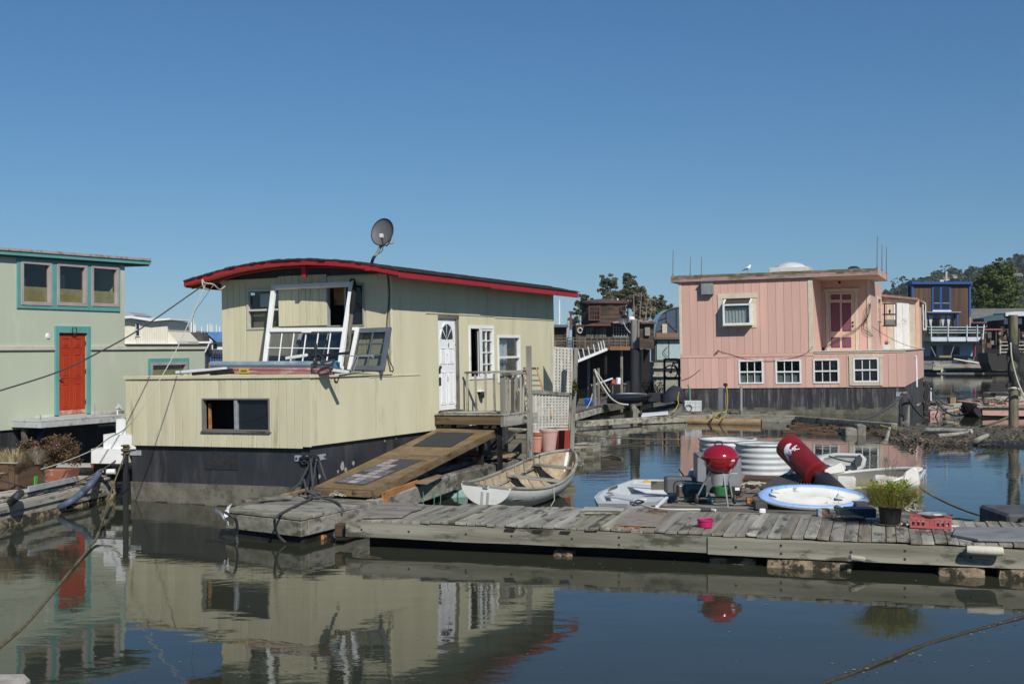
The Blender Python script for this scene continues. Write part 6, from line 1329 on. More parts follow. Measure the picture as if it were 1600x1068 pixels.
MB().grid([cl(dring(.995, -.033)), cl(dring(.9, -.14)), cl(dring(.7, -.22)), cl(dring(.3, -.25))]).build('hull', flat('black_hull_gelcoat', (.02, .02, .022), rough=.35), SD, smooth='all')
for px, py in ((1213, 770), (1315, 777)):
    c = SD.L(at(px, py, 20.8)); MB().prism([c+Vector((-.09, -.02, 0)), c+Vector((.07, -.02, 0)), c+Vector((-.05, -.02, .07))], (0, .08, 0)).build('cleat', DWH, SD, bevel=.01)
for px, py in ((1192, 797), (1350, 797)): c = SD.L(gz(px, py, .45)); MB().box(c+Vector((-.1, .1, 0)), c+Vector((.1, .35, .12))).jit(.02, px, 5).build('support_block', flat('shade_dark_block', (.06, .055, .05)), SD, bevel=.01)  # block colour darkened for the shade beneath the dinghy
o = Fr('block', 'small white stone lying at the left tip of the dinghy', 'stone', gz(1191, 801, .455)); MB().box((-.06, -.05, 0), (.06, .05, .07)).jit(.03, 8, 9).build('stone', WHITE, o, bevel=.015)
GR = Fr('metal_grating', 'black steel bar grating propped between rope coil and punch bag', 'grating', gz(1230, 764, .5))
gc = [GR.L(p) for p in (at(1186, 762, 22.3), at(1286, 766, 22.0), at(1272, 746, 23.2), at(1232, 738, 23.6))]
def gg(u, v): return (gc[0]*(1-u)+gc[1]*u)*(1-v)+(gc[3]*(1-u)+gc[2]*u)*v
for i in range(17): u = i/16; MB().beam(gg(u, 0), gg(u, 1), .02, .035).build('bar', flat('weathered_steel', (.085, .085, .09), rough=.5), GR)
for v in (.03, .35, .65, .97): MB().beam(gg(0, v)-Vector((0, 0, .03)), gg(1, v)-Vector((0, 0, .03)), .015, .03).build('cross_bar', flat('black_steel', (.03, .03, .032)), GR)
o = Fr('white_tube', 'white tube leaning between the tank and the red punch bag', 'tube', at(1232, 742, 23.4)); MB().tube([o.L(at(1230, 743, 23.4)), o.L(at(1243, 728, 23.4))], .04, 10).build('tube', WHITE, o, smooth=True)
# ---------------------------------------------------------------- white boat behind with blue band, and the grey tender
WBt = Fr('white_dinghy', 'scruffy white dinghy with a raised bow at right lying behind the blue rimmed one', 'boat', gz(1297, 786, .2), math.atan2(-.28, 1), .0, math.radians(10))
k_ = 20.9/FPX
hull_boat(WBt, 128*k_, 1.15, .42, mat('dirty_white_hull', (.58, .55, .47), (.50, .47, .39), sc=2, bump=.15, rough=.7, dirt=(.35, .3, .2), dth=.6, dsc=3), flat('dim_inside', (.22, .21, .19)), tb=.85, rise=.26, keel=.0, bmax=.35, m_rim=DWH, flatb=1.0, gun=.03)
MB().box((.75, -.5, .33), (1.25, .5, .44)).build('seat', DWH, WBt, bevel=.05); MB().box((.1, -.48, .3), (.45, .48, .4)).build('seat', DWH, WBt, bevel=.04)
MB().prism([(1.26, -.1, .45), (1.56, -.2, .62), (1.66, .0, .70), (1.56, .2, .62), (1.26, .1, .45)], (0, 0, -.09)).build('bow_deck', mat('faded_blue_deck', (.45, .50, .55), (.36, .42, .5), bump=.1), WBt, bevel=.01)
o = Fr('boat_fin', 'upright white plastic bow piece behind the potted grass', 'fin', at(1424, 760, 21.4))
MB().prism([o.L(at(px, py, 21.4)) for px, py in ((1409, 752), (1413, 738), (1428, 729), (1433, 732), (1437, 760), (1424, 764))], (.1, .25, 0)).build('fin', mat('old_white_gelcoat', (.66, .64, .57), (.56, .54, .46), rough=.6), o, bevel=.03)
MB().prism([o.L(at(px, py, 21.3)) for px, py in ((1405, 752), (1436, 760), (1436, 764), (1404, 757))], (0, -.01, 0)).build('blue_band', flat('pale_blue_band', (.3, .42, .56)), o)
o = Fr('locker_lid', 'white moulded locker lid propped up beside the neck of the punch bag', 'lid', at(1307, 735, 22.6))
MB().prism([o.L(at(px, py, 22.6)) for px, py in ((1288, 734), (1315, 722), (1321, 735), (1320, 738), (1290, 742))], (0, .35, -.05)).build('lid', mat('ivory_gelcoat', (.68, .66, .6), (.6, .58, .52), rough=.55), o, bevel=.02)
TN = Fr('grey_tender', 'pale grey upturned plastic tender with dark patches beyond the punch bag', 'boat', gz(1315, 742, .1))
tp_ = [TN.L(at(px, py, 26.5)) for px, py in ((1268, 728), (1280, 713), (1305, 707), (1345, 708), (1354, 716), (1352, 728), (1346, 735), (1320, 738), (1285, 738))]
cc = sum(tp_, Vector())/len(tp_)
MB().grid([[p+Vector((0, .9, -.1)) for p in tp_+tp_[:1]], [p for p in tp_+tp_[:1]], [p.lerp(cc, .15)+Vector((0, -.05, 0)) for p in tp_+tp_[:1]], [p.lerp(cc, .3)+Vector((0, .02, 0)) for p in tp_+tp_[:1]], [cc+Vector((0, .0, 0))]*(len(tp_)+1)]).build('hull', mat('grey_polyethylene', (.47, .48, .47), (.38, .39, .39), sc=3, bump=.1, rough=.6, dirt=(.2, .2, .2), dth=.64, dsc=5), TN, smooth='all')
for poly in (((1337, 715), (1344, 710), (1348, 716), (1345, 727), (1338, 731), (1336, 724)), ((1322, 727), (1331, 727), (1330, 733), (1323, 734))):
    MB().prism([TN.L(at(px, py, 26.35)) for px, py in poly], (0, .06, 0)).build('dark_opening', flat('dark_slate', (.05, .055, .065)), TN)
MB().tube([TN.L(at(px, py, 26.3)) for px, py in ((1295, 712), (1310, 717), (1322, 720), (1334, 722))], .02, 6).build('grab_line', BLACKMETAL, TN, smooth=True)
rr = random.Random(51); mb = MB(); blades(mb, (0, 0, 0), 34, .42, .4, .004, rr); tag(mb.build('weed_tuft', leaf_mat('dead_weed', (.25, .23, .18), (.16, .14, .1)), fixn=False), 'wispy tuft of dead grey weed behind the boats by the water', 'plant'); bpy.data.objects['weed_tuft'].location = at(1390, 744, 23)
# ---------------------------------------------------------------- potted grass, crate, blue box, scrap
PG = Fr('potted_grass', 'bushy green and yellow grass in a black pot on the dock', 'potted plant', gz(1391, 819, dz+.01)); kp = PG.M.translation.y/FPX
MB().lathe([(14.5*kp, .02), (19*kp, .30), (20*kp, .30), (20*kp, .335), (18*kp, .335), (17*kp, .28)], 28, cap=False).build('pot', flat('black_pot_plastic', (.018, .018, .019), rough=.5), PG, smooth=True)
MB().lathe([(0, .0), (20*kp, .0), (23*kp, .022), (21*kp, .022), (19*kp, .008)], 28, cap=False).build('saucer', mat('tan_saucer', (.30, .22, .17), rough=.8), PG, smooth=True)
MB().lathe([(0, .28), (17*kp, .27)], 20, cap=False).build('soil', flat('dark_soil', (.03, .024, .018), rough=1), PG)
rr = random.Random(61); mb = MB(); mb2 = MB(); mb3 = MB()
for k in range(20):
    a = rr.uniform(0, 6.28); r_ = rr.uniform(0, 15)*kp; c = Vector((r_*math.cos(a), r_*math.sin(a), .28))
    blades(mb if rr.random() < .6 else mb2, c, 70, .40, .66, .0055, rr, droop=.6)
for k in range(9):
    a = rr.uniform(0, 6.28); c = Vector((.2*math.cos(a)-.02, .2*math.sin(a)-.08, .40+rr.uniform(0, .22))); leaves(mb3, c, (.1, .1, .09), 60, .026, rr)
leaves(mb3, (.36, -.05, .38), (.13, .1, .12), 160, .02, rr); leaves(mb3, (.02, -.22, .52), (.1, .06, .08), 90, .03, rr)
mb.build('grass', leaf_mat('olive_grass', (.50, .49, .12), (.31, .33, .075), sc=6, tr=.4), PG, fixn=False); mb2.build('dry_grass', leaf_mat('bronze_grass', (.50, .39, .16), (.33, .25, .10), sc=6, tr=.4), PG, fixn=False); mb3.build('leaves', leaf_mat('fresh_leaf', (.30, .38, .05), (.18, .26, .03), sc=6, tr=.4), PG, fixn=False)
mb = MB()
for k in range(4): blades(mb, (rr.uniform(-.12, .12), -.12, .31), 14, -.09, .2, .005, rr)
mb.build('hanging_straw', leaf_mat('brown_straw', (.2, .14, .08), (.12, .08, .045)), PG, fixn=False)
CR = Fr('milk_crate', 'faded red plastic crate with a grey plate on top at the right of the dock', 'crate', gz(1454, 825.5, dz+.01), math.atan2(dvv.y, dvv.x)-.03); kc = CR.M.translation.y/FPX
CRED = mat('faded_red_plastic', (.44, .10, .095), (.36, .075, .07), sc=5, bump=.1, rough=.6, rnd=.03, dirt=(.5, .3, .28), dth=.66, dsc=6)
w2, h2, d2 = 31*kc, 17*kc, .42
for y0_ in (0, d2-.02):
    MB().box((-w2, y0_, 0), (w2, y0_+.02, .035)).build('rail', CRED, CR, bevel=.004); MB().box((-w2, y0_, h2-.04), (w2, y0_+.02, h2)).build('rail', CRED, CR, bevel=.004)
    for i in range(9): x = -w2+i*(2*w2-.03)/8; MB().box((x, y0_+.001, .0355), (x+.03 if i not in (3, 4) else x+.075, y0_+.019, h2-.0405)).build('slat', CRED, CR)
for x in (-w2, w2-.02):
    MB().box((x, .0205, 0), (x+.02, d2-.0205, .035)).build('rail', CRED, CR); MB().box((x, .0205, h2-.04), (x+.02, d2-.0205, h2)).build('rail', CRED, CR)
    for i in range(5): y = .03+i*(d2-.09)/4; MB().box((x+.001, y, .0355), (x+.019, y+.03, h2-.0405)).build('slat', CRED, CR)
for i in range(6): x = -w2+.03+i*(2*w2-.1)/5; MB().box((x, .021, .002), (x+.05, d2-.021, .014)).build('base_slat', CRED, CR)
o = Fr('old_plate', 'dull grey metal dish resting on the red crate', 'dish', CR.M @ Vector((.02, .14, h2+.01))); MB().lathe([(0, 0), (.12, .0), (.19, .035), (.2, .035), (.13, -.012), (0, -.012)], 28, cap=False).build('dish', GALV, o, smooth=True); MB().box((.0, -.1, .012), (.12, .0, .03)).build('card', WHITE, o)
o = Fr('tin_dish', 'small dark round tin lying on the right of the red crate', 'tin', CR.M @ Vector((.22, .15, h2+.005))); MB().lathe([(0, 0), (.1, 0), (.105, .025), (.1, .025)], 22, cap=False).build('tin', flat('brown_tin', (.2, .13, .1)), o, smooth=True)
tag(MB().beam(gz(1408, 818, dz+.03), gz(1498, 821.5, dz+.03), .03, .02).build('white_lath', WHITE), 'thin white lath lying under the red crate', 'lath')
o = Fr('blue_box', 'dark blue storage box with a white base left of the black plant pot', 'box', gz(1348, 812, dz)); kb = o.M.translation.y/FPX
MB().box((-22*kb, .05, .03), (23*kb, .35, 17*kb)).build('box', mat('navy_plastic', (.012, .045, .105), (.01, .035, .085), rough=.45), o, bevel=.012); MB().box((-24*kb, .02, .0), (24*kb, .37, .03)).build('base', WHITE, o, bevel=.006)
o = Fr('steel_bracket', 'rusty grey steel bracket lying in front of the blue box', 'bracket', gz(1318, 813, dz)); ko = o.M.translation.y/FPX
GST = mat('rusty_grey_steel', (.24, .23, .21), (.14, .11, .085), sc=10, bump=.3, rough=.6, metal=.3)
MB().prism([(-14*ko, 0, 21*ko), (-9*ko, 0, 24*ko), (27*ko, 0, 7*ko), (30*ko, 0, 4*ko), (-8*ko, 0, 6*ko)], (0, .08, 0)).build('arm', GST, o, bevel=.006)
MB().box((-18*ko, -.03, .01), (34*ko, .03, .04)).build('bar', mat('rust', (.13, .05, .03), (.08, .03, .02), sc=9, bump=.5), o, bevel=.004); MB().box((-19*ko, -.06, .04), (-12*ko, .02, .10)).build('clamp', GST, o, bevel=.01)
MB().tube([(-16*ko, 0, .06), (12*ko, -.02, .07), (30*ko, -.02, .05)], .016, 7).build('rod', GALV, o, smooth=True)
o = Fr('wood_block', 'square block with pale blue and rusty faces beside the steel bracket', 'block', gz(1286, 808, dz)); MB().box((-8*ko, 0, 0), (-1*ko, .12, 13*ko)).build('blue_face_block', mat('grey_blue_block', (.3, .33, .36), (.2, .22, .24), sc=6), o, bevel=.006); MB().box((-.9*ko, 0, 0), (11*ko, .14, 13.5*ko)).build('rust_block', mat('rusty_block', (.28, .17, .10), (.18, .1, .06), sc=8, bump=.3), o, bevel=.006)
rr = random.Random(71); mb = MB()
for k in range(160):
    q_ = DK.L(gz(rr.choice((1436, 1462, 1470, 1276))+rr.gauss(0, 9), 831+rr.gauss(0, 3)-(7 if rr.random() < .2 else 0), dz)); p = Vector((q_.x, q_.y, dz+.014)); a = rr.uniform(0, 6.28); d = Vector((math.cos(a), math.sin(a), 0))*rr.uniform(.01, .04); e = Vector((-d.y, d.x, 0))*.25
    mb.add([p-d, p+e, p+d, p-e], [(0, 1, 2, 3)])
o = mb.build('leaf_litter', flat('dark_leaf_litter', (.06, .045, .03)), DK, fixn=False); o['kind'] = 'stuff'
o = Fr('rope_bunch', 'knot of white rope hanging on the white dinghy beside the potted grass', 'rope', at(1422, 782, 20.6)); MB().tube(catmull([(.1*math.cos(k*2.2), .05*math.sin(k*1.3), .1*math.sin(k*1.9)-.02*k*.3) for k in range(16)], 5), .014, 6).build('coil', ROPE_L, o, smooth=True)
o = Fr('black_buoy', 'dark block and round black fender at the right edge beyond the dock', 'fender', gz(1590, 825, .3)); kq = o.M.translation.y/FPX
MB().box((-16*kq, 0, -.2), (60*kq, 1.2, 22*kq)).build('block', mat('slate_foam', (.10, .105, .11), (.06, .063, .066), sc=4, bump=.4), o, bevel=.04)
MB().lathe([(.02, -.12), (.09, -.10), (.12, 0), (.09, .10), (.02, .12)], 18, Matrix.Translation((8*kq, -.12, 8*kq)) @ Matrix.Rotation(math.pi/2, 4, 'Y')).build('ball', BLACKMETAL, o, smooth=True)
rope('mooring_line', catmull([at(1434, 758, 22), gz(1450, 770, .3), gz(1490, 790, .12), gz(1535, 806, .05), gz(1575, 813, .02), gz(1540, 812, .03), gz(1505, 817, .1), gz(1480, 824, .3)], 8), .02, ROPE_M, 'thin dark line from the raised white bow trailing in the water')
mb = MB().tube(catmull([gz(1230, 1085, .0), gz(1300, 1062, .0), gz(1380, 1032, .01), gz(1450, 1005, .0), gz(1530, 982, .0), gz(1620, 958, .0)], 12), .02, 7); mb.jit(.012, 4, 8)
tag(mb.build('sunken_line', mat('weedy_rope', (.05, .045, .035), (.025, .024, .02), sc=20, bump=.8), smooth=True), 'weed covered line floating across the bottom right corner of the water', 'rope')
rr = random.Random(81)
mb = MB()
for k in range(22):
    p = gz(rr.uniform(1240, 1560), 1000, .02); f = rr.random(); q_ = gz(1230, 1085, .03).lerp(gz(1620, 958, .03), f)+Vector((rr.gauss(0, .05), rr.gauss(0, .08), 0)); s = rr.uniform(.008, .022)
    mb.add([q_+Vector((s*math.cos(a), s*math.sin(a), .006)) for a in (0, 1.4, 2.9, 4.5)], [(0, 1, 2, 3)])
tag(mb.build('floating_bits', flat('pale_leaf_bits', (.3, .27, .18)), fixn=False), 'pale flecks caught along the floating line', 'debris', kind='stuff')
rr = random.Random(83); mb = MB()
for k in range(120):
    q_ = gz(rr.uniform(20, 1580), rr.uniform(862, 1060), .004)
    if rr.random() < .5: q_ = gz(rr.uniform(560, 1560), rr.uniform(866, 905)+(rr.random()*10), .004)
    s = rr.uniform(.004, .014); mb.add([q_+Vector((s*math.cos(a)*rr.uniform(.7, 1.6), s*math.sin(a), .003)) for a in (0, 1.1, 2.2, 3.3, 4.4, 5.4)], [(0, 1, 2, 3, 4, 5)])
tag(mb.build('floating_specks', flat('pale_scum', (.24, .23, .18)), fixn=False), 'scattered pale specks floating on the water before the dock', 'debris', kind='stuff')
# ================================================================ the pink houseboat
PINK = mat('pink_paint', (.62, .385, .315), (.57, .35, .285), sc=1.2, st=(2, 2, .25), bump=.12, bsc=20, bst=(3, 3, .3), rnd=.05, rough=.8, spec=.25, dirt=(.47, .31, .27), dth=.64, dsc=1.6, dst=(1.6, 1.6, .25), dsoft=.25)
PCREAM = mat('cream_trim', (.60, .52, .40), (.52, .45, .34), sc=3, bump=.1, rnd=.04, dirt=(.42, .37, .28), dth=.62, dsc=5, dst=(1, 1, .4))
PEACH = mat('peach_paint', (.66, .43, .30), (.60, .39, .27), rough=.7, rnd=.02)
MAUVE = mat('mossy_mauve_fascia', (.38, .24, .235), (.30, .185, .185), sc=2, bump=.2, rough=.9, dirt=(.14, .125, .07), dth=.44, dsc=1.5, dst=(.6, 1, 1.6), dsoft=.3)
PURP = flat('purple_moulding', (.12, .045, .14)); MARO = flat('maroon_panel', (.21, .075, .09))
STHULL = mat('stained_black_hull', (.05, .05, .053), (.022, .022, .024), sc=2.2, st=(2, 2, .12), bump=.2, rough=.75, rnd=0, dirt=(.17, .165, .155), dth=.50, dsc=2.0, dst=(2.5, 2.5, .3), dsoft=.28)
THP = math.atan2(740, 2000)
K0 = at(1416, 538, 56)
K = Fr('pink_houseboat', 'pink plank houseboat with flat roof, maroon panelled door and black hull', 'houseboat', (K0.x, K0.y, 0), -THP, -.020)
kh = lambda px, py, ax, v: K.hit(px, py, ax, v)
pW = -kh(1063, 560, 1, 0).x; pzb = (kh(1070, 605, 1, 0).z+kh(1410, 604, 1, 0).z)/2
pzd = kh(1290, 548.5, 1, 0).z; pzr = (kh(1100, 440, 1, -.15).z+kh(1330, 431, 1, -.15).z)/2; pzt = (kh(1060, 431.6, 1, -.15).z+kh(1360, 418.5, 1, -.15).z)/2
px0 = kh(1270, 500, 1, 0).x; yD = kh(1287, 500, 0, px0).y; xD = kh(1360, 500, 1, yD).x
xR = kh(1371, 424, 1, -.15).x; yR = min(22, kh(1386, 432, 0, xR).y); pL = kh(1443, 560, 0, 0).y
yC = min(10.6, pL-3)
print('PINK', [round(q, 2) for q in (pW, pzb, pzd, pzr, pzt, px0, yD, xD, xR, yR, pL)])
yDD = min(yD, 3.2)
MB().box((-pW+.05, .04, -.6), (-.04, pL, pzb)).build('hull', STHULL, K)
for i in range(24):
    x = -pW+.2+i*(pW-.3)/24; MB().box((x, .028, .2), (x+.28, .0395, pzb-.02)).build('hull_board', STHULL, K)
for k in range(30): MB().box((-pW+.06+k*(pW-.1)/30, .02, -.1), (-pW+.06+(k+1)*(pW-.1)/30, .0275, .3+R.uniform(-.06, .1))).build('mud_stain', mat('hull_mud_crust', (.15, .14, .105), (.08, .075, .055), sc=3, bump=.6), K)
lws = [wr(K, 1, 0, *q) for q in ((1154, 562, 1193, 599.5), (1211.5, 561.5, 1252, 599.5), (1270.5, 560.5, 1311.5, 598.5), (1333, 558.5, 1373.5, 597))]
zb2 = kh(1170, 557, 1, 0).z
wall_sheet(K, 'lower_wall', 1, 0, -pW, 0, pzb, pzd-.02, lws, PINK)
siding(K, 'siding_board', 1, 0, -pW, 0, pzb-.03, kh(1170, 556, 1, 0).z, .36, lws, PINK, gap=.014, th=.014)
mb = MB(); wbox(mb, 1, 0, -pW, px0-.02, pzd-.20, pzd-.06, .0005, .035); mb.build('belt_board', PINK, K, bevel=.005)
aw = wr(K, 1, 0, 1128.5, 466, 1174, 507)
wall_sheet(K, 'upper_wall', 1, 0, -pW, px0, pzd-.02, pzr, [], PINK)
siding(K, 'siding_board', 1, 0, -pW+.13, px0-.2, pzd-.055, pzr-.005, .36, [], PINK, gap=.014, th=.014)
for a, b in ((-pW-.01, -pW+.12), (px0-.19, px0+.02)): mb = MB(); wbox(mb, 1, 0, a, b, pzd-.055, pzr-.005, .0005, .04); mb.build('corner_board', PCREAM, K, bevel=.005)
MB().box((px0-.1, .1, pzd), (px0-.002, yDD, pzr)).build('return_wall', PINK, K)
for i in range(int(yDD/.33)): mb = MB(); wbox(mb, 0, px0-.002, .12+i*.33, .12+i*.33+.31, pzd, pzr, .0005, .016); mb.build('siding_board', PINK, K, bevel=.004)
MB().box((-pW, .1, pzd), (-pW+.1, yR-.4, pzr)).build('left_wall', PINK, K)
# recessed door wall
kd = lambda *q: wr(K, 1, yDD, *q)
dd_ = kd(1296, 456, 1336, 547.5)
xDD = kh(1360, 500, 1, yDD).x
wall_sheet(K, 'porch_wall', 1, yDD, px0, xDD, pzd, pzr, [], PINK)
siding(K, 'siding_board', 1, yDD, px0+.02, dd_[0]-.18, pzd, pzr, .37, [], PINK, gap=.014)
siding(K, 'siding_board', 1, yDD, dd_[1]+.18, xDD-.15, pzd, pzr, .37, [], PINK, gap=.014)
siding(K, 'siding_board', 1, yDD, dd_[0]-.17, dd_[1]+.17, dd_[3]+.22, pzr, .37, [], PINK, gap=.014)
mb = MB(); wbox(mb, 1, yDD, xDD-.14, xDD+.02, pzd, pzr, .0005, .05); mb.build('corner_board', PCREAM, K, bevel=.005)
for a, b, c, d, o in ((dd_[0]-.16, dd_[0]-.01, pzd, dd_[3]+.02, .05), (dd_[1]+.01, dd_[1]+.16, pzd, dd_[3]+.02, .05), (dd_[0]-.22, dd_[1]+.24, dd_[3]+.02, dd_[3]+.16, .07)):
    mb = MB(); wbox(mb, 1, yDD, a, b, c, d, .0005, o); mb.build('door_trim', PCREAM, K, bevel=.006)
mb = MB(); wbox(mb, 1, yDD, dd_[0], dd_[1], pzd+.02, dd_[3], .0005, .03); door = mb.build('front_door', PEACH, K, bevel=.004)
for c0_, c1_ in ((1298.5, 1312.5), (1316, 1330)):
    for r0, r1 in ((460, 468), (473, 517.5), (526.5, 543)):
        q = kd(c0_, r0, c1_, r1); mb = MB(); wbox(mb, 1, yDD, *q, .0305, .045); fm_ = mb.build('panel_moulding', PURP, door, bevel=.01)
        mb = MB(); wbox(mb, 1, yDD, q[0]+.05, q[1]-.05, q[2]+.05, q[3]-.05, .0455, .052); mb.build('door_panel', MARO, door, bevel=.006)
for f in (.42, .48): MB().lathe([(0, 0), (.04, 0), (.045, .04), (.02, .06), (0, .065)], 12, Matrix.Translation(pl(1, yDD, dd_[1]-.09, pzd+f*(dd_[3]-pzd), .03)) @ Matrix.Rotation(math.pi/2, 4, 'X')).build('knob', BLACKMETAL, door, smooth=True)
q = kd(1309, 438, 1314.5, 444); MB().lathe([(0, 0), (.065, 0), (.065, .01)], 16, Matrix.Translation(pl(1, yDD, (q[0]+q[1])/2, (q[2]+q[3])/2, .025)) @ Matrix.Rotation(math.pi/2, 4, 'X')).build('round_vent', BLACKMETAL, K)
q = kd(1284, 543, 1289, 549); mb = MB(); wbox(mb, 1, yDD, *q, .02, .03); mb.build('wall_socket', BLACKMETAL, K)
# right wall of the porch block with narrow window
MB().box((xDD-.1, yDD+.1, pzd), (xDD, kh(1379, 500, 0, xDD).y, pzr)).build('right_wall', PINK, K)
w_ = wr(K, 0, xDD, 1371, 464, 1376.5, 502)
try: window(K, 0, xDD, *w_, PCREAM, fw=.12, out=.04, split=.6, gdepth=-.012)
except Exception as e: print('narrow window', e)
# roof
MB().box((-pW-.32, -.15, pzr), (xR, yR, pzt-.03)).build('roof', PEACH, K)
MB().box((-pW-.34, -.17, pzr+.01), (xR+.02, -.1505, pzt)).build('fascia', MAUVE, K, bevel=.008)
MB().box((xR+.0005, -.15, pzr+.01), (xR+.02, yR, pzt)).build('fascia', PINK, K, bevel=.008)
MB().box((-pW-.34, -.15, pzr+.01), (-pW-.3205, yR, pzt)).build('fascia', MAUVE, K, bevel=.008)
MB().box((-pW-.32, -.15, pzt-.03), (xR, yR, pzt-.005)).build('roof_felt', mat('mossy_felt', (.15, .14, .11), (.09, .09, .06), sc=3, bump=.4), K)
MOSS = mat('mossy_stain', (.17, .15, .08), (.09, .08, .045), sc=3, st=(.6, 1, 1), bump=.6, rough=1, rnd=0, dirt=(.36, .23, .225), dth=.52, dsc=1.1, dst=(.7, 1, 1.2), dsoft=.25)
for i in range(26):
    x0 = -pW-.335+i*(pW+xR+.35)/26; MB().box((x0, -.178, pzt-R.uniform(.09, .17)), (x0+(pW+xR+.35)/26, -.1705, pzt+R.uniform(.0, .02))).build('moss_stain', MOSS, K)
# boxed vent and bay window
q = wr(K, 1, -.3, 1095, 441, 1113.5, 460)
mb = MB(); wbox(mb, 1, 0, q[0], q[1], q[2], q[3], .02, .30); v_ = mb.build('vent_box', mat('grey_vent_metal', (.22, .235, .24), (.15, .16, .165), rough=.5), K, bevel=.015)
mb = MB(); wbox(mb, 1, 0, q[0]-.02, q[1]+.04, q[3]+.001, q[3]+.05, .02, .34); mb.build('vent_lid', mat('dark_vent_lid', (.08, .085, .085), rough=.6), v_)
for a, b, c, d in (((1121, 458.5, 1183, 466)), ((1122, 466, 1129, 512)), ((1174.5, 466, 1182, 512)), ((1129, 507.5, 1174.5, 512))):
    mb = MB(); wbox(mb, 1, 0, *wr(K, 1, 0, a, b, c, d), .019, .05); mb.build('window_trim', PCREAM, K, bevel=.006)
po = .47; bq = wr(K, 1, -po, 1129, 467.5, 1173.5, 507.5)
u0, u1, z0, z1 = bq
mb = MB()
for a, b, c, d in ((u0, u1, z0, z0+.09), (u0, u0+.09, z0+.09, z1-.28), (u1-.09, u1, z0+.09, z1-.28), (u0, u1, z1-.28, z1-.19)): wbox(mb, 1, 0, a, b, c, d, po-.05, po)
bw_ = mb.build('bay_window', WHITE, K, bevel=.005)
mb = MB(); wbox(mb, 1, 0, u0, u1, z0-.03, z0-.001, .02, po); mb.build('bay_floor', PCREAM, bw_)
mb = MB(); wbox(mb, 1, 0, u0+.085, u1-.085, z0+.08, z1-.27, po-.03, po-.024); mb.build('pane', CLEAR, bw_)
MB().slab([pl(1, 0, u0, z1-.19, po), pl(1, 0, u1, z1-.19, po), pl(1, 0, u1, z1+.03, .03), pl(1, 0, u0, z1+.03, .03)], .012).build('sloping_pane', GLASS, bw_)
for a, b in ((u0, u0+.09), (u1-.09, u1)): MB().slab([pl(1, 0, a, z1-.18, po+.01), pl(1, 0, b, z1-.18, po+.01), pl(1, 0, b, z1+.04, .03), pl(1, 0, a, z1+.04, .03)], .03).build('sloping_bar', WHITE, bw_)
for x, a in ((u0, .0), (u1, -.035)):
    MB().box((x+a, -po+.05, z0), (x+a+.035, -.02, z1-.19)).build('side_panel', WHITE, bw_)
curtain(K, 1, 0, u0+.05, u1-.05, z0+.02, z1-.36, flat('lace_curtain', (.42, .43, .43)), -.26, 8, bw_); mb = MB(); wbox(mb, 1, 0, u0+.04, u1-.04, z0, z1-.2, .03, .06); mb.build('bay_back', INSIDE, bw_)
# lower windows
for i, q in enumerate(lws):
    o = window(K, 1, 0, *q, WHITE, fw=.075, out=.05, cols=3, rows=1, split=.5, gdepth=.03, glass=CLEAR if i < 2 else GLASS, mw=.035)
    if i < 2:
        for j in range(6): z = q[2]+.1+j*.065; mb = MB(); wbox(mb, 1, 0, q[0]+.06, q[1]-.06, z, z+.05, -.10, -.085); mb.build('blind_slat', flat('grey_blind', (.25, .27, .26)), o)
        mb = MB(); wbox(mb, 1, 0, q[0], q[1], q[2], q[3], -.5, -.45); mb.build('room_back', INSIDE, o)
for a in ((1326, 554.5, 1380, 558.5), (1327, 558.5, 1332.5, 602), (1374, 558.5, 1379, 602), (1332.5, 597.5, 1374, 602)):
    mb = MB(); wbox(mb, 1, 0, *wr(K, 1, 0, *a), .019, .06); mb.build('window_trim', PCREAM, K, bevel=.006)
# balcony deck and parapet edge
MB().box((px0+.03, -.06, pzd-.03), (.06, pL, pzd+.02)).build('balcony_deck', mat('stained_white_deck', (.52, .50, .46), (.38, .36, .32), sc=4, rough=.9, dirt=(.2, .19, .15), dth=.6, dsc=4), K, bevel=.01)
mb = MB(); wbox(mb, 1, 0, px0+.03, .03, pzd-.10, pzd-.031, .0005, .03); mb.build('deck_edge', PCREAM, K, bevel=.004)
wall_sheet(K, 'side_wall', 0, 0, 0.1, pL, pzb, pzd-.03, [], PINK)
p = kh(1431, 556, 0, .04); q_ = kh(1429, 606, 0, .04); MB().tube([(.06, p.y-.25, p.z), (.06, p.y, p.z), (.06, p.y, q_.z)], .045, 8).build('downpipe', WHITE, K, smooth=True)
# rear cabin with the white panelled door
cx0 = kh(1378, 520, 1, yC).x; zc1 = kh(1410, 467, 1, yC).z
MB().box((cx0, yC, pzd), (-.05, pL-.3, zc1)).build('rear_cabin', PINK, K)
MB().slab([(cx0-.2, yC-.25, zc1+.30), (.12, yC-.25, zc1+.02), (.12, pL, zc1+.02), (cx0-.2, pL, zc1+.30)], .12).build('rear_roof', mat('rust_pink_roof', (.36, .20, .17), (.26, .14, .12), sc=4, rough=.9), K, bevel=.01)
MB().prism([(cx0, yC+.02, zc1), (-.05, yC+.02, zc1), (cx0, yC+.02, zc1+.2)], (0, .1, 0)).build('gable_piece', PCREAM, K)
wd_ = wr(K, 1, yC, 1397, 473, 1421, 543)
mb = MB(); wbox(mb, 1, yC, wd_[0]-.35, wd_[1]+.3, pzd, wd_[3]+.2, .0005, .03); mb.build('door_surround', PCREAM, K)
mb = MB(); wbox(mb, 1, yC, wd_[0], wd_[1], pzd+.02, wd_[3], .0305, .06); door = mb.build('rear_door', WHITE, K, bevel=.005)
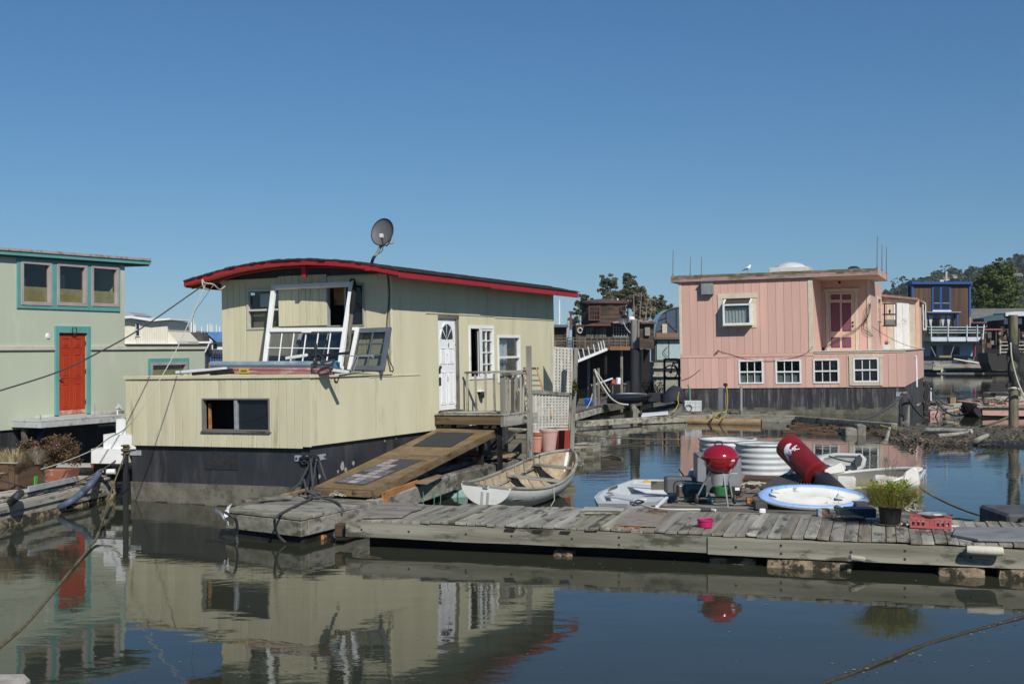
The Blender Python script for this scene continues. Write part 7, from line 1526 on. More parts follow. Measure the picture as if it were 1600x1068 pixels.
for a, b in ((.14, .42), (.58, .86)):
    for c, d in ((.06, .44), (.54, .93)):
        mb = MB(); W2, H2 = wd_[1]-wd_[0], wd_[3]-pzd; wbox(mb, 1, yC, wd_[0]+a*W2, wd_[0]+b*W2, pzd+c*H2, pzd+d*H2, .0605, .075); mb.build('door_panel', WHITE, door, bevel=.012)
for px in (1431, 1437): q = wr(K, 1, yC, px, 470, px+5, 545); mb = MB(); wbox(mb, 1, yC, q[0], min(-.04, q[1]), pzd, zc1-.05, .0005, .03); mb.build('siding_board', PEACH if px == 1437 else PINK, K)
q = wr(K, 0, -.05, 1442, 472, 1446, 516)
try: window(K, 0, -.05, *q, WHITE, fw=.1, out=.05, gdepth=-.02)
except Exception as e: print('rear window', e)
# wires on the wall
for pts in (((1121, 547), (1150, 556), (1180, 563), (1215, 563), (1255, 554), (1270, 541)), ((1065, 594), (1080, 588), (1094, 577))):
    MB().tube(catmull([kh(px, py, 1, -.05) for px, py in pts], 5), .009, 5).build('wire', BLACKMETAL, K, smooth=True)
p = kh(1121, 549, 1, -.1); MB().tube([p+Vector((-.12, 0, -.1)), p, p+Vector((.08, -.05, .06))], .03, 8).build('wall_lamp', flat('tarnished_lamp', (.15, .11, .1)), K, smooth=True)
for k in range(3):
    MB().tube(catmull([kh(1288, 544-k, 1, yDD-.1), kh(1330, 521-k*2, 1, yDD-.15), kh(1348, 505, 1, yDD-.15), kh(1354+k, 480+k*6, 1, yDD-.12), kh(1360, 474, 1, yDD-.1), kh(1358, 490, 1, yDD-.1), kh(1349, 506+k*3, 1, yDD-.12), kh(1358, 516+k*4, 1, yDD-.1), kh(1364, 525, 1, yDD-.08)], 6), .008, 5).build('wire', BLACKMETAL, K, smooth=True)
rope('power_wire', sag(K.M @ kh(1352, 502, 1, yDD-.15), at(1446, 546, 66), .25), .011, BLACKMETAL, 'thin black wire running right from the pink porch past the white door', 'wire')
# things on the roof and the balcony
def onroof(px, y): p = kh(px, 420, 1, y); return K.M @ Vector((p.x, y, pzt-.004))
o = Fr('skylight', 'large white bubble skylight on a boxed curb on the pink roof', 'skylight', onroof(1232, 1.0), -THP, -.02)
ww = 32/36; MB().box((-ww, 0, 0), (ww, 1.3, .28)).build('curb', mat('white_curb', (.6, .58, .54), (.5, .48, .44), dirt=(.3, .28, .24), dth=.6), o, bevel=.02)
MB().lathe([(.72, 0), (.7, .05), (.55, .16), (.3, .24), (.001, .27)], 28, Matrix.Translation((0, .65, .281)) @ Matrix.Diagonal((1, .8, 1, 1)), cap=False).build('dome', mat('milky_acrylic', (.55, .58, .62), (.5, .53, .57), rough=.25, bump=0), o, smooth='all')
o = Fr('dark_skylight', 'low dark dome on a pale base at the right end of the pink roof', 'skylight', onroof(1334, 1.6), -THP, -.02)
MB().lathe([(.46, 0), (.36, .10), (.3, .10)], 24).build('base', PCREAM, o, smooth=True); MB().lathe([(.28, .1), (.25, .17), (.15, .23), (.001, .25)], 20, cap=False).build('dome', flat('smoked_acrylic', (.03, .035, .05), rough=.2), o, smooth='all')
for px, top, y, lab in ((1051.5, 390, .1, 'tall bare rod antenna at the left corner of the pink roof'), (1078.5, 401, .6, 'short rod antenna second from the left on the pink roof'), (1096, 400, .9, 'short rod antenna third from the left, just before the gull'),
                        (1370.5, 368, .1, 'tallest rod antenna at the right corner of the pink roof'), (1378, 381, 2.5, 'middle rod of the three at the right corner of the pink roof'), (1385, 385, 5.0, 'farthest rightmost rod antenna on the pink roof')):
    b_ = onroof(px, y); Yr = b_.y; t_ = at(px, top, Yr); o = Fr('antenna_rod', lab, 'antenna', (t_.x, Yr, b_.z-.3), group='rod antennas on the pink roof')
    h_ = t_.z-b_.z+.3; MB().tube([(0, 0, 0), (0, 0, h_*.6), (.01, 0, h_)], [.024, .02, .014], 6).build('rod', flat('grey_rod', (.16, .16, .16)), o); MB().tube([(0, 0, 0), (0, 0, .4)], .04, 6).build('sleeve', flat('rod_sleeve', (.2, .17, .15)), o)
GU = Fr('gull', 'grey and white gull standing on the edge of the pink roof', 'bird', onroof(1168, .15))
kk = GU.M.translation.y/FPX; WHB = flat('white_feathers', (.75, .74, .72), rough=.8, rnd=0)
mb = MB().tube([(-.17, 0, .16), (-.10, 0, .20), (0, 0, .245), (.07, 0, .29), (.10, 0, .34), (.115, 0, .385), (.135, 0, .395)], [.012, .05, .075, .072, .045, .042, .02], 12); mb.build('body', WHB, GU, smooth='all')
for s in (-1, 1):
    MB().grid([[(.05, s*.05, .31), (-.06, s*.06, .265), (-.20, s*.035, .18), (-.27, s*.015, .14)], [(.04, s*.088, .25), (-.05, s*.092, .20), (-.17, s*.06, .14), (-.26, s*.02, .125)]]).build('wing', flat('slate_feathers', (.08, .085, .095)), GU, smooth='all')
    MB().tube([(.0, s*.03, .19), (.01, s*.03, .0), (.05, s*.03, .0)], .008, 5).build('leg', flat('pinkish_leg', (.4, .25, .2)), GU)
MB().tube([(.14, 0, .39), (.19, 0, .38)], [.014, .004], 6).build('beak', flat('yellow_beak', (.6, .4, .05)), GU)
MB().grid([[(-.16, -.02, .17), (-.16, .02, .17)], [(-.27, -.03, .12), (-.27, .03, .12)]]).build('tail', flat('slate_feathers', (.08, .085, .095)), GU)
def ondeck(px, y): p = kh(px, 545, 1, y); return K.M @ Vector((p.x, y, pzd+.02))
o = Fr('white_planter', 'white square planter with dry orange grass on the pink balcony', 'planter', ondeck(1385, 1.0), -THP)
MB().hexa([(-.13, -.13, 0), (.13, -.13, 0), (.13, .13, 0), (-.13, .13, 0)], [(-.17, -.17, .22), (.17, -.17, .22), (.17, .17, .22), (-.17, .17, .22)]).build('pot', WHITE, o, bevel=.01)
rr = random.Random(91); mb = MB(); blades(mb, (0, 0, .2), 70, .25, .2, .006, rr); mb.build('dry_plant', leaf_mat('orange_dry_plant', (.45, .22, .10), (.3, .14, .06)), o, fixn=False)
o = Fr('wire_shelf', 'black wire shelf rack with pots hanging left of the white rear door', 'shelf', at(1391, 510, 64))
kk = 64/FPX
for x in (-9, 9):
    MB().tube([(x*kk, 0, 0), (x*kk, 0, 36*kk)], .035, 6).build('upright', BLACKMETAL, o)
for z in (1, 19, 36): MB().tube([(-9*kk, 0, z*kk), (9*kk, 0, z*kk), (9*kk, .3, z*kk), (-9*kk, .3, z*kk), (-9*kk, 0, z*kk)], .03, 5).build('shelf_frame', BLACKMETAL, o)
for z, m, nm in ((18, flat('navy_tray', (.03, .03, .10)), 'tray'), (2, flat('grey_basket', (.15, .14, .13)), 'basket')): MB().box((-8*kk, .01, z*kk), (8*kk, .28, (z+(2.5 if z == 18 else 9))*kk)).jit(.01, z, 6).build(nm, m, o, bevel=.02)
MB().lathe([(.03, .0), (.06, .15), (.02, .2)], 10, Matrix.Translation((0, .1, 20.6*kk))).build('pot', flat('dark_pot', (.03, .03, .05)), o, smooth=True)
# hull fittings
o = Fr('mooring_stump', 'grey weathered mooring pile draped with black ropes at the corner of the pink hull', 'pile', gz(1413, 660, .0))
kq = o.M.translation.y/FPX
MB().lathe([(9*kq, -.5), (8*kq, 25*kq), (6.5*kq, 44*kq), (4*kq, 49*kq), (0, 49*kq)], 16).jit(.04, 2, 3).build('pile', mat('silvered_pile', (.27, .26, .24), (.08, .075, .065), sc=7, st=(1, 1, .1), bump=.6, bsc=14, rough=.95), o, smooth=True)
rr = random.Random(95)
for k in range(9): a = -math.pi*(.1+.8*k/9); MB().tube(catmull([(6*kq*math.cos(a), 6*kq*math.sin(a), 46*kq), (8.5*kq*math.cos(a)-.05*(k < 5), 8.8*kq*math.sin(a), (30+rr.uniform(-4, 4))*kq), (9*kq*math.cos(a)-.1*(k < 5), 9.4*kq*math.sin(a), rr.uniform(4, 18)*kq)], 4), .035, 5).build('hanging_rope', ROPE_D, o, smooth=True)
q = wr(K, 1, .04, 1400, 612, 1424, 619); mb = MB(); wbox(mb, 1, .04, q[0], min(-.05, q[1]), q[2], q[3], .0005, .04); mb.build('corner_bracket', GALV, K)
rope('mooring_rope', sag(at(1410, 618, 50.3), gz(1345, 655, .3), .15), .045, ROPE_D, 'thick black rope going down left from the pile at the pink hull corner')
rope('mooring_rope', sag(at(1419, 622, 50.3), gz(1444, 652, .1), .1), .04, ROPE_D, 'black rope going down right from the pile at the pink hull corner')
rope('mooring_rope', sag(at(1446, 595, 58), gz(1526, 632, .8), .9), .035, ROPE_D, 'long black rope sagging from behind the pink hull to the pink raft')
rope('mooring_rope', sag(at(1448, 598, 56), gz(1490, 633, .5), .3), .03, ROPE_D, 'black rope sagging behind the pink hull to the debris raft')
o = Fr('black_post', 'tall black post hung with rope behind the right side of the pink hull', 'post', gz(1446.5, 640, 0)); MB().box((-.10, -.1, -.5), (.1, .1, 44/FPX*o.M.translation.y)).build('post', BLACKMETAL, o); MB().tube(catmull([(-.12, -.1, 1.1), (-.2, -.1, .6), (-.05, -.14, .3), (.1, -.12, .7), (.12, -.1, 1.1)], 4), .04, 5).build('rope_loop', ROPE_D, o, smooth=True)
# ================================================================ low float and clutter in front of the pink hull
PF = Fr('long_float', 'long low weathered timber float lying in the water before the pink hull', 'float', gz(1085, 655, 0))
fl_ = lambda px, py, z: PF.L(gz(px, py, z))
for (a, b, w_, h_, kk_) in (((905, 658), (1000, 652), .35, .22, 'mossy'), ((1000, 651.5), (1120, 646.5), .35, .28, 'mossy'), ((1121, 646.5), (1245, 649), .35, .3, 'grey'), ((1246, 649.5), (1398, 661), .3, .22, 'mossy'), ((1000, 645), (1235, 642), .5, .2, 'dark')):
    p, q_ = fl_(*a, .28), fl_(*b, .28); MB().beam(p-Vector((0, 0, h_/2)), q_-Vector((0, 0, h_/2)), w_, h_).jit(.03, 3, 1).build('timber', wood(kk_, 'x'), PF, bevel=.02)
p, q_ = fl_(1045, 641, .25), fl_(1400, 655, .25); 
foam(PF, (fl_(1062, 657, .0).x, -.35, -.3), (fl_(1068, 657, 0).x+.75, .3, .12), 44, .04)
o = Fr('drift_log', 'tan cut log lying in the water below the long float', 'log', gz(1140, 660, .05)); MB().tube([o.L(gz(1075, 658, .08)), o.L(gz(1140, 659.5, .08)), o.L(gz(1189, 660.5, .08))], [.13, .15, .17], 12).jit(.015, 2, 3).build('log', mat('wet_tan_log', (.32, .22, .12), (.2, .135, .07), sc=6, st=(.2, 1, 1), bump=.4), o, smooth=True); MB().lathe([(0, .0), (.16, 0)], 12, Matrix.Translation(o.L(gz(1189.3, 660.5, .08))) @ Matrix.Rotation(math.pi/2, 4, 'Y'), cap=False).build('cut_end', flat('fresh_cut_end', (.45, .30, .16)), o)
o = Fr('yellow_hose', 'bright yellow hose hanging from a pole and looped on the float', 'hose', gz(1135, 650, .3))
YH = flat('yellow_hose_rubber', (.42, .32, .03), rough=.6)
MB().tube(catmull([o.L(p) for p in (at(1133.5, 601, 52), at(1136.5, 615, 52), at(1135, 640, 52), gz(1128, 644, .35), gz(1118, 645, .34), gz(1116, 650, .32), gz(1124, 653.5, .3), gz(1132, 650, .33), gz(1128, 644, .36), gz(1117, 648, .32), gz(1109, 655, .25))], 6), .024, 7).build('hose', YH, o, smooth=True)
MB().box(o.L(at(1130, 603, 52.1)), o.L(at(1137, 598.5, 51.8))).build('hose_tap', BLACKMETAL, o, bevel=.02); MB().tube([o.L(at(1134, 652, 52.1)), o.L(at(1133.5, 601, 52.1))], .03, 6).build('pole', flat('grey_pole', (.3, .3, .3)), o)
o = Fr('hull_plank', 'upright blue grey plank leaning on the pink hull beside the yellow hose', 'plank', gz(1126, 652, .0)); MB().box((-.11, .0, 0), (.11, .05, (652-605)/FPX*o.M.translation.y)).build('plank', mat('blue_grey_plank', (.13, .135, .15), (.10, .105, .12)), o, bevel=.01)
o = Fr('mooring_pole', 'thin grey pole standing on the float right of the yellow hose', 'pole', gz(1158, 656, .0)); MB().tube([(0, 0, -.3), (0, 0, (656-603)/FPX*o.M.translation.y)], .055, 8).build('pole', flat('grey_pole', (.3, .3, .3)), o); MB().lathe([(.09, .0), (.09, .3)], 10, Matrix.Translation((0, 0, .1))).build('collar', wood('dark', 'z'), o)
o = Fr('white_crate', 'white plastic fish crate with dark ring on the float before the pink hull', 'crate', gz(1083, 642, .3)); kc = o.M.translation.y/FPX
WC = flat('worn_white_plastic', (.52, .53, .52), rough=.6)
for j in range(5): MB().box((-13*kc, -.01*j % .02, (j*3.4)*kc), (13*kc, .02, (j*3.4+2.6)*kc)).build('side_slat', WC, o)
for x in (-13, -4.5, 4, 12.4): MB().box((x*kc, -.012, 0), ((x+.9)*kc, -.0005, 17*kc)).build('side_rib', WC, o)
MB().box((-13*kc, .021, 0), (13*kc, .4, 16*kc)).build('body', WC, o); MB().tube([(-7*kc+5*kc*math.cos(a*.35), -.04, 5*kc+5*kc*math.sin(a*.35)) for a in range(19)], .02, 5, False).build('ring', flat('grey_ring', (.16, .16, .15)), o)
rope('yellow_rope', catmull([at(1061, 612, 54), at(1059, 622, 54), at(1060, 630, 53.5), at(1056, 638, 52.5), gz(1049, 645, .3)], 5), .02, YH, 'yellow rope bundle hanging from the dark post left of the pink hull')
rope('green_hose', catmull([at(1075, 601, 54.5), at(1078, 610, 54.4), at(1078, 622, 54.3), at(1080, 632, 54)], 5), .035, flat('dull_green_hose', (.09, .2, .13)), 'dull green hose dangling beside the white fish crate', 'hose')
o = Fr('pole_stub', 'old splintered pile stub poking up at the left end of the long float', 'stub', gz(992, 654, 0)); kq = o.M.translation.y/FPX
MB().tube([(0, 0, -.3), (.0, 0, .3), (-.1, 0, .62)], [.22, .2, .1], 9).jit(.07, 5, 4).build('stub', wood('dark', 'z'), o, smooth=True); MB().beam((.1, 0, .2), (1.0, -.1, .12), .2, .08).jit(.03).build('fallen_board', wood('grey', 'x'), o)
tag(MB().slab([gz(1002, 649, .33), gz(1044, 645.5, .33), gz(1044, 642, .33), gz(1004, 645, .33)], .05).build('white_board', WHITE), 'white board lying on the left part of the long float', 'board')
# the side dock left of the pink house, its shadow put into darker materials
SDk = Fr('side_dock', 'dark cluttered side dock beyond the lattice fence with a pale front end', 'dock', gz(920, 645, .0)); sd = lambda px, py, z=.45: SDk.L(gz(px, py, z))
A_ = [sd(898, 644), sd(938, 633), sd(1062, 612), sd(905, 622)]
for i in range(14):
    f0, f1 = i/14, (i+1)/14-.008; MB().slab([A_[0].lerp(A_[3], f0), A_[1].lerp(A_[2], f0), A_[1].lerp(A_[2], f1), A_[0].lerp(A_[3], f1)], .06).build('plank', wood('dark', 'x'), SDk)
MB().beam(A_[0]-Vector((0, 0, .2)), A_[1]-Vector((0, 0, .2)), .12, .26).jit(.02).build('front_beam', wood('pale', 'x'), SDk, bevel=.02); MB().beam(A_[1]-Vector((0, -.1, .2)), A_[2]-Vector((0, 0, .2)), .12, .26).build('side_beam', wood('dark', 'x'), SDk)
def bgpile(name, label, px0, px1, ytop, ybase, m, cat='pile', cap=None, n=14, lean=0):
    g = gz((px0+px1)/2, ybase, 0); o = Fr(name, label, cat, g); k = g.y/FPX; r_ = (px1-px0)/2*k
    MB().tube([(0, 0, -.6), (lean*.5*k, 0, (ybase-ytop)/2*k), (lean*k, 0, (ybase-ytop)*k)], [r_*1.04, r_, r_*.95], n).jit(.015, px0, 2).build('shaft', m, o, smooth=True); return o, k, r_
PILE = mat('grey_timber_pile', (.25, .235, .205), (.15, .14, .12), sc=5, st=(1, 1, .12), bump=.5, bsc=14, rough=.95, dirt=(.09, .085, .07), dth=.58, dsc=3, dst=(1, 1, .2))
o, kq, r_ = bgpile('mooring_pile', 'tall thick grey pile with painted shadow on its lower half between the two houseboats', 985, 999.5, 500, 636, PILE)
MB().tube([(0, 0, -.5), (0, 0, 92*kq)], r_*1.07, 14).build('shadow_sleeve', mat('pile_shadow_tone', (.032, .034, .038), (.02, .021, .024), sc=5, st=(1, 1, .15), bump=.4, rough=.8), o, smooth=True)  # added sleeve, dark like the pink house's shadow on the pile
bgpile('dock_post', 'front one of two grey posts with rope at the end of the side dock', 926.5, 932, 576, 650, PILE, 'post', n=6); bgpile('dock_post', 'rear darker post just right of the front rope post on the side dock', 933, 937.5, 575, 648, PILE, 'post', n=6)
rope('mooring_rope', catmull([at(929, 577, 55), at(934, 590, 54.5), at(944, 607, 54), at(955, 622, 53.5), at(968, 630, 53), at(982, 632, 53)], 6), .035, ROPE_L, 'pale rope from the front grey post down to the thick pile'); rope('mooring_rope', catmull([at(929, 577, 55.2), at(937, 588, 55), at(950, 607, 54.5), at(953, 612, 54.3)], 6), .03, ROPE_L, 'second shorter pale rope from the front grey post')
rope('hanging_cord', catmull([at(924, 600, 55), at(926, 612, 55), at(922, 628, 54.5), at(916, 638, 53.5)], 5), .025, ROPE_L, 'grey green cord trailing down left of the front grey post')
o = Fr('blue_bucket', 'bright blue bucket lying at the front of the side dock', 'bucket', gz(918, 633, .47)); kq = o.M.translation.y/FPX; MB().lathe([(5*kq, 0), (7*kq, 8*kq), (7.4*kq, 8*kq), (6*kq, 11*kq), (0, 12*kq)], 16, Matrix.Rotation(.3, 4, 'Y')).build('bucket', flat('blue_plastic', (.01, .12, .5), rough=.35), o, smooth=True)
o = Fr('covered_dinghy', 'shadow darkened navy covered dinghy lying on the side dock beside the blue bucket', 'boat', gz(950, 632, .47)); kq = o.M.translation.y/FPX; hull_boat(o, 60*kq, .9, .3, flat('shadowed_navy_cover', (.012, .014, .022)), INSIDE, tb=.7, rise=.1); MB().grid([[(x*60*kq/8, y*.4*(1-(x/8)**3), .36+.12*(1-abs(y))) for x in range(9)] for y in (-1, -.5, 0, .5, 1)]).build('cover', flat('shadowed_navy_cover', (.012, .014, .022)), o, smooth='all')  # cover colour darkened in place of the pink house's shadow
rr = random.Random(97)
for i, (px, py, nm, lab, m, s_) in enumerate(((942, 596, 'white_board', 'tilted white panel on the clutter behind the grey posts', WHITE, (.5, .3, .03)), (958, 596, 'red_can', 'small red can on the table on the side dock', flat('red_can', (.4, .06, .04)), (.09, .09, .1)), (966, 594.5, 'white_jug', 'small white jug on the table on the side dock', WHITE, (.1, .08, .14)), (984, 618, 'white_dinghy_tip', 'pale upturned dinghy bow left of the thick pile', WHITE, (.7, .5, .1)))):
    o = MB().box((-s_[0], -s_[1], -s_[2]), s_).jit(.04, i, 3).build(nm, m, bevel=.02); o.location = at(px, py, 60); o.rotation_euler = (0, -.35 if i == 0 else 0, .3*i); tag(o, lab, ('panel', 'can', 'jug', 'boat')[i])
o = Fr('garden_table', 'small wooden table with slatted legs on the side dock', 'table', gz(966, 622, .5)); kq = o.M.translation.y/FPX; MB().box((-12*kq, -.3, 22*kq), (12*kq, .3, 24*kq)).build('tabletop', wood('dark', 'x'), o)
for x in (-10, 9): 
    for y in (-.25, .2): MB().box((x*kq, y, 0), ((x+1.5)*kq, y+.05, 22*kq)).build('leg', wood('dark', 'z'), o)
o = Fr('deck_chair', 'dark folding chair seen edge on beside the rope posts', 'chair', gz(944, 625, .5)); kq = o.M.translation.y/FPX
MB().beam((-8*kq, 0, 0), (6*kq, 0, 26*kq), .04, .35, (0, 1, 0)).build('backrest', flat('dark_red_canvas', (.07, .03, .03)), o); MB().beam((8*kq, 0, 0), (-6*kq, 0, 22*kq), .04, .06).build('leg', wood('dark', 'z'), o); MB().box((-7*kq, -.25, 11*kq), (5*kq, .25, 12.5*kq)).build('seat', flat('dark_red_canvas', (.07, .03, .03)), o)
o = Fr('bicycle', 'black bicycle on the rack at the left wall of the pink houseboat', 'bicycle', at(1051, 592, 61)); kq = 61/FPX
for x, nm in ((-3, 'front_wheel'), (24, 'rear_wheel')):
    wl = MB().tube([(x*kq+10.5*kq*math.cos(a*.3142), 0, 11*kq+10.5*kq*math.sin(a*.3142)) for a in range(21)], .035, 6, False).build('wheel', BLACKMETAL, o, smooth=True)
    for a in range(8): MB().tube([(x*kq, 0, 11*kq), (x*kq+10*kq*math.cos(a*.785), 0, 11*kq+10*kq*math.sin(a*.785))], .008, 4).build('spoke', GALV, wl)
    MB().lathe([(.07, -.04), (.07, .04)], 10, Matrix.Translation((x*kq, 0, 11*kq)) @ Matrix.Rotation(math.pi/2, 4, 'X')).build('hub', BLACKMETAL, wl)
for a, b in (((-3, 11), (1, 27)), ((1, 25), (12, 11)), ((12, 11), (9, 26)), ((1, 25), (9, 25)), ((12, 11), (24, 11)), ((9, 25), (24, 11))): MB().tube([(a[0]*kq, 0, a[1]*kq), (b[0]*kq, 0, b[1]*kq)], .03, 6).build('frame_tube', BLACKMETAL, o)
MB().box((6*kq, -.06, 27*kq), (14*kq, .06, 29*kq)).build('saddle', BLACKMETAL, o, bevel=.02)
o = Fr('dark_rack', 'tall dark timber rack carrying the bicycle beside the pink wall', 'rack', gz(1050, 620, .45)); kq = o.M.translation.y/FPX
for x in (-13, 10): MB().box((x*kq, 0, 0), ((x+3)*kq, .2, 60*kq)).build('post', BLACKMETAL, o)
for z in (28, 58): MB().box((-10*kq, .05, z*kq), (10*kq, .15, (z+2.5)*kq)).build('rail', BLACKMETAL, o)
o = Fr('tarp_heap', 'shadow darkened blue grey tarpaulin heap below the bicycle rack', 'heap', gz(1052, 628, .45)); MB().lathe([(0, .7), (.35, .6), (.5, .3), (.62, 0)], 16, cap=False).jit(.16, 3, 2.5).build('tarp', mat('shadowed_blue_tarp', (.022, .026, .038), (.012, .014, .022), bump=.4), o, smooth='all')  # tarp darkened to carry the shadow falling beside the pink house
o = Fr('black_bin', 'small black box standing in front of the dark tarp heap', 'box', gz(1024, 628, .45)); MB().box((-.3, 0, 0), (.25, .4, .42)).build('bin', BLACKMETAL, o, bevel=.03)
rr = random.Random(99); mb = MB()
for k in range(26):
    p0 = Vector((rr.uniform(-.4, .4), 0, 0)); p1 = p0+Vector((rr.uniform(-.4, .4), rr.uniform(-.2, .2), rr.uniform(.4, 1.0))); mb.tube([p0, p0.lerp(p1, .5)+Vector((rr.uniform(-.1, .1), 0, 0)), p1], [.02, .014, .006], 4)
    for j in range(3): q_ = p0.lerp(p1, rr.uniform(.4, 1)); leaves(mb, q_, (.15, .1, .1), 4, .05, rr)
tag(mb.build('bare_shrub', flat('dark_twigs', (.035, .03, .025), rough=1), fixn=False), 'bare dark shrub left of the black box on the side dock', 'shrub'); bpy.data.objects['bare_shrub'].location = gz(1022, 620, .45)
# ================================================================ background helpers: pixel boxes on an upright plane at a thing's own distance
class BG(Fr):
    def __init__(s, name, label, cat, px, ybase, Y=None, z=0, group=None):
        g = at(px, ybase, Y) if Y else gz(px, ybase, z); super().__init__(name, label, cat, g, group=group); s.Y = g.y; s.k = g.y/FPX
    def p(s, px, py, d=0): return s.L(at(px, py, s.Y+d))
    def bx(s, nm, m, x0, y0, x1, y1, d0=0, d1=.3, bev=0):
        a, b = s.p(x0, y1), s.p(x1, y0); return MB().box((a.x, d0, a.z), (b.x, d1, b.z)).build(nm, m, s, bevel=bev)
    def poly(s, nm, m, pts, d0=0, d1=.3): return MB().prism([s.p(*q)+Vector((0, d0, 0)) for q in pts], (0, d1-d0, 0)).build(nm, m, s)
    def win(s, x0, y0, x1, y1, fm, cols=1, rows=1, fw=1.2, d=-.1, glass=None):
        a, b = s.p(x0, y1), s.p(x1, y0); return window(s, 1, d, a.x, b.x, a.z, b.z, fm, fw=fw*s.k, out=.06, cols=cols, rows=rows, gdepth=-.02, glass=glass or GLASS, mw=.8*s.k)
    def line(s, nm, m, pts, r, d=0): return MB().tube([s.p(*q)+Vector((0, d, 0)) for q in pts], r*s.k, 6).build(nm, m, s)
RW = wood('redwood', 'x'); RWD = mat('dark_shingled_wall', (.085, .062, .045), (.038, .028, .02), sc=1.5, st=(.5, 1, 3), bump=.6, bsc=6, rough=.9, rnd=.05)
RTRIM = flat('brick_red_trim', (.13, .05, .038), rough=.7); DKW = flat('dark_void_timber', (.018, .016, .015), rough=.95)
# ---------------------------------------------------------------- dark wooden ark with a round tower
T = BG('wooden_ark', 'dark shingled wooden house on piles with a round tower and red window', 'house', 945, 607)
tc_, tw = 945, 35.5
c = T.p(tc_, 508); R_ = tw*T.k; zt, zb = T.p(tc_, 471).z, T.p(tc_, 511).z
MB().lathe([(R_, zb), (R_*.98, zt)], 12, Matrix.Translation((c.x, R_, 0)) @ Matrix.Rotation(.26, 4, 'Z')).build('tower_wall', RWD, T)
for j in range(6): z = zb+(zt-zb)*j/6; MB().lathe([(R_*1.012, z), (R_*1.0, z+(zt-zb)/6*.92)], 12, Matrix.Translation((c.x, R_, 0)) @ Matrix.Rotation(.26, 4, 'Z'), cap=False).build('shingle_course', RWD, T)
MB().lathe([(R_*1.1, zt-.08), (R_*1.1, zt+.03), (R_*.6, zt+.18), (.001, zt+.26)], 24, Matrix.Translation((c.x, R_, 0)), cap=False).build('tower_roof', flat('tower_roof_tar', (.09, .07, .06)), T)
MB().lathe([(R_*1.11, zt-.12), (R_*1.12, zt-.02)], 24, Matrix.Translation((c.x, R_, 0)), cap=False).build('roof_rim', RTRIM, T)
T.win(919.5, 478, 938, 500.5, RTRIM, 4, 3, d=-.02, fw=1.6); T.bx('skylight', WHITE, 950, 466, 961, 469.5, 1.5, 2.5); T.bx('vent_pipe', WHITE, 967, 465, 969, 472, 1.5, 1.7)
T.win(970, 477, 979, 486, RTRIM, 1, 1, d=.3)
T.bx('lower_wall', RWD, 900, 507, 986, 545, .3, 6); T.poly('lean_roof', RTRIM, ((914, 508), (925, 505), (945, 505.5), (956, 508), (956, 509), (914, 509)), -.5, .6)
for x in (916, 922.5, 929, 935.5, 942): T.bx('panelled_shutter', wood('dark', 'z'), x, 511, x+5.6, 529, .2, .29)
T.win(958, 506, 981, 526, mat('pale_grey_frame', (.35, .35, .34)), 5, 4, fw=1, d=.2)
T.poly('bay_roof', mat('weathered_ply_roof', (.30, .24, .2), (.2, .16, .13)), ((956, 503), (985, 499), (1003, 500), (1003, 503), (956, 505)), -.8, 1.5)
MB().lathe([(5.8*T.k, 0), (5.5*T.k, 3*T.k), (3.5*T.k, 5.4*T.k), (.001, 6*T.k)], 18, Matrix.Translation(T.p(986.5, 499.5, .8)), cap=False).build('white_dome', flat('white_dome', (.62, .6, .56)), T, smooth='all')
cc = T.p(906.5, 516); MB().tube([cc+Vector((3.6*T.k*math.cos(a*.3142), .2, 4*T.k*math.sin(a*.3142))) for a in range(21)], 1.1*T.k, 8, False).build('life_ring', flat('ivory_ring', (.50, .47, .38)), T, smooth='all')
T.bx('stove_pipe', flat('rust_pipe', (.12, .05, .04)), 891, 488, 894, 515, .5, .7); T.bx('pipe_cap', flat('rust_pipe', (.12, .05, .04)), 889.5, 485.5, 895.5, 488.5, .4, .8)
for x in (885, 889): T.line('ladder_rail', wood('tan', 'z'), ((x, 530), (x+1.5, 499)), .5, .1)
for y in range(505, 530, 5): T.line('ladder_rung', wood('tan', 'x'), ((885, y), (890, y)), .4, .1)
T.bx('left_shed', RWD, 866, 510, 886, 545, .6, 5); T.bx('left_roof', flat('slate_blue_roof', (.10, .115, .15)), 864, 507, 888, 511, .0, 5)
T.bx('right_wall', RWD, 986, 504, 1024, 545, .8, 6); T.bx('right_roof', RTRIM, 984, 502.5, 1026, 505.5, .4, 5); T.bx('board', mat('pale_grey_panel', (.25, .24, .22)), 1009, 511, 1017, 524, .55, .7)
T.bx('deck', wood('dark', 'x'), 864, 543, 950, 545.5, -2.2, .3); T.bx('deck_fascia', mat('orange_fascia', (.26, .13, .06), (.2, .1, .045)), 949, 541, 988, 546.5, -2.3, -2.1)
for x in range(866, 990, 9): T.bx('rail_post', wood('dark', 'z'), x, 527, x+1.2, 543, -2.2, -2.1)
for y in (527, 531.5, 536): T.bx('rail', wood('dark', 'x'), 864, y, 986, y+1.4, -2.15, -2.08)
for x in range(952, 985, 3): T.bx('baluster', wood('dark', 'z'), x, 529, x+1, 541, -2.05, -2.0)
T.bx('understorey_shade', DKW, 864, 546, 1024, 616, 3.5, 4)  # dark sheet standing in for the shade under the deck
for x in (874, 893, 921, 948, 973, 1005): T.line('pile', PILE if x in (973, 921) else DKW, ((x, 607), (x, 546)), 2.4, 1)
o = BG('white_gangway', 'white painted gangway with white rail posts sloping up to the dark house', 'gangway', 903, 562, Y=84)
o.poly('side_board', WHITE, ((901, 562), (948, 543), (949, 547), (903, 566)), -.2, -.1)
for i, (x, y) in enumerate(((906, 559), (913, 556), (921, 553), (929.5, 549.5), (937, 546.5), (941, 545), (945, 543.5))): o.line('rail_post', WHITE, ((x, y+2), (x-2.8, y-12)), .8, -.15)
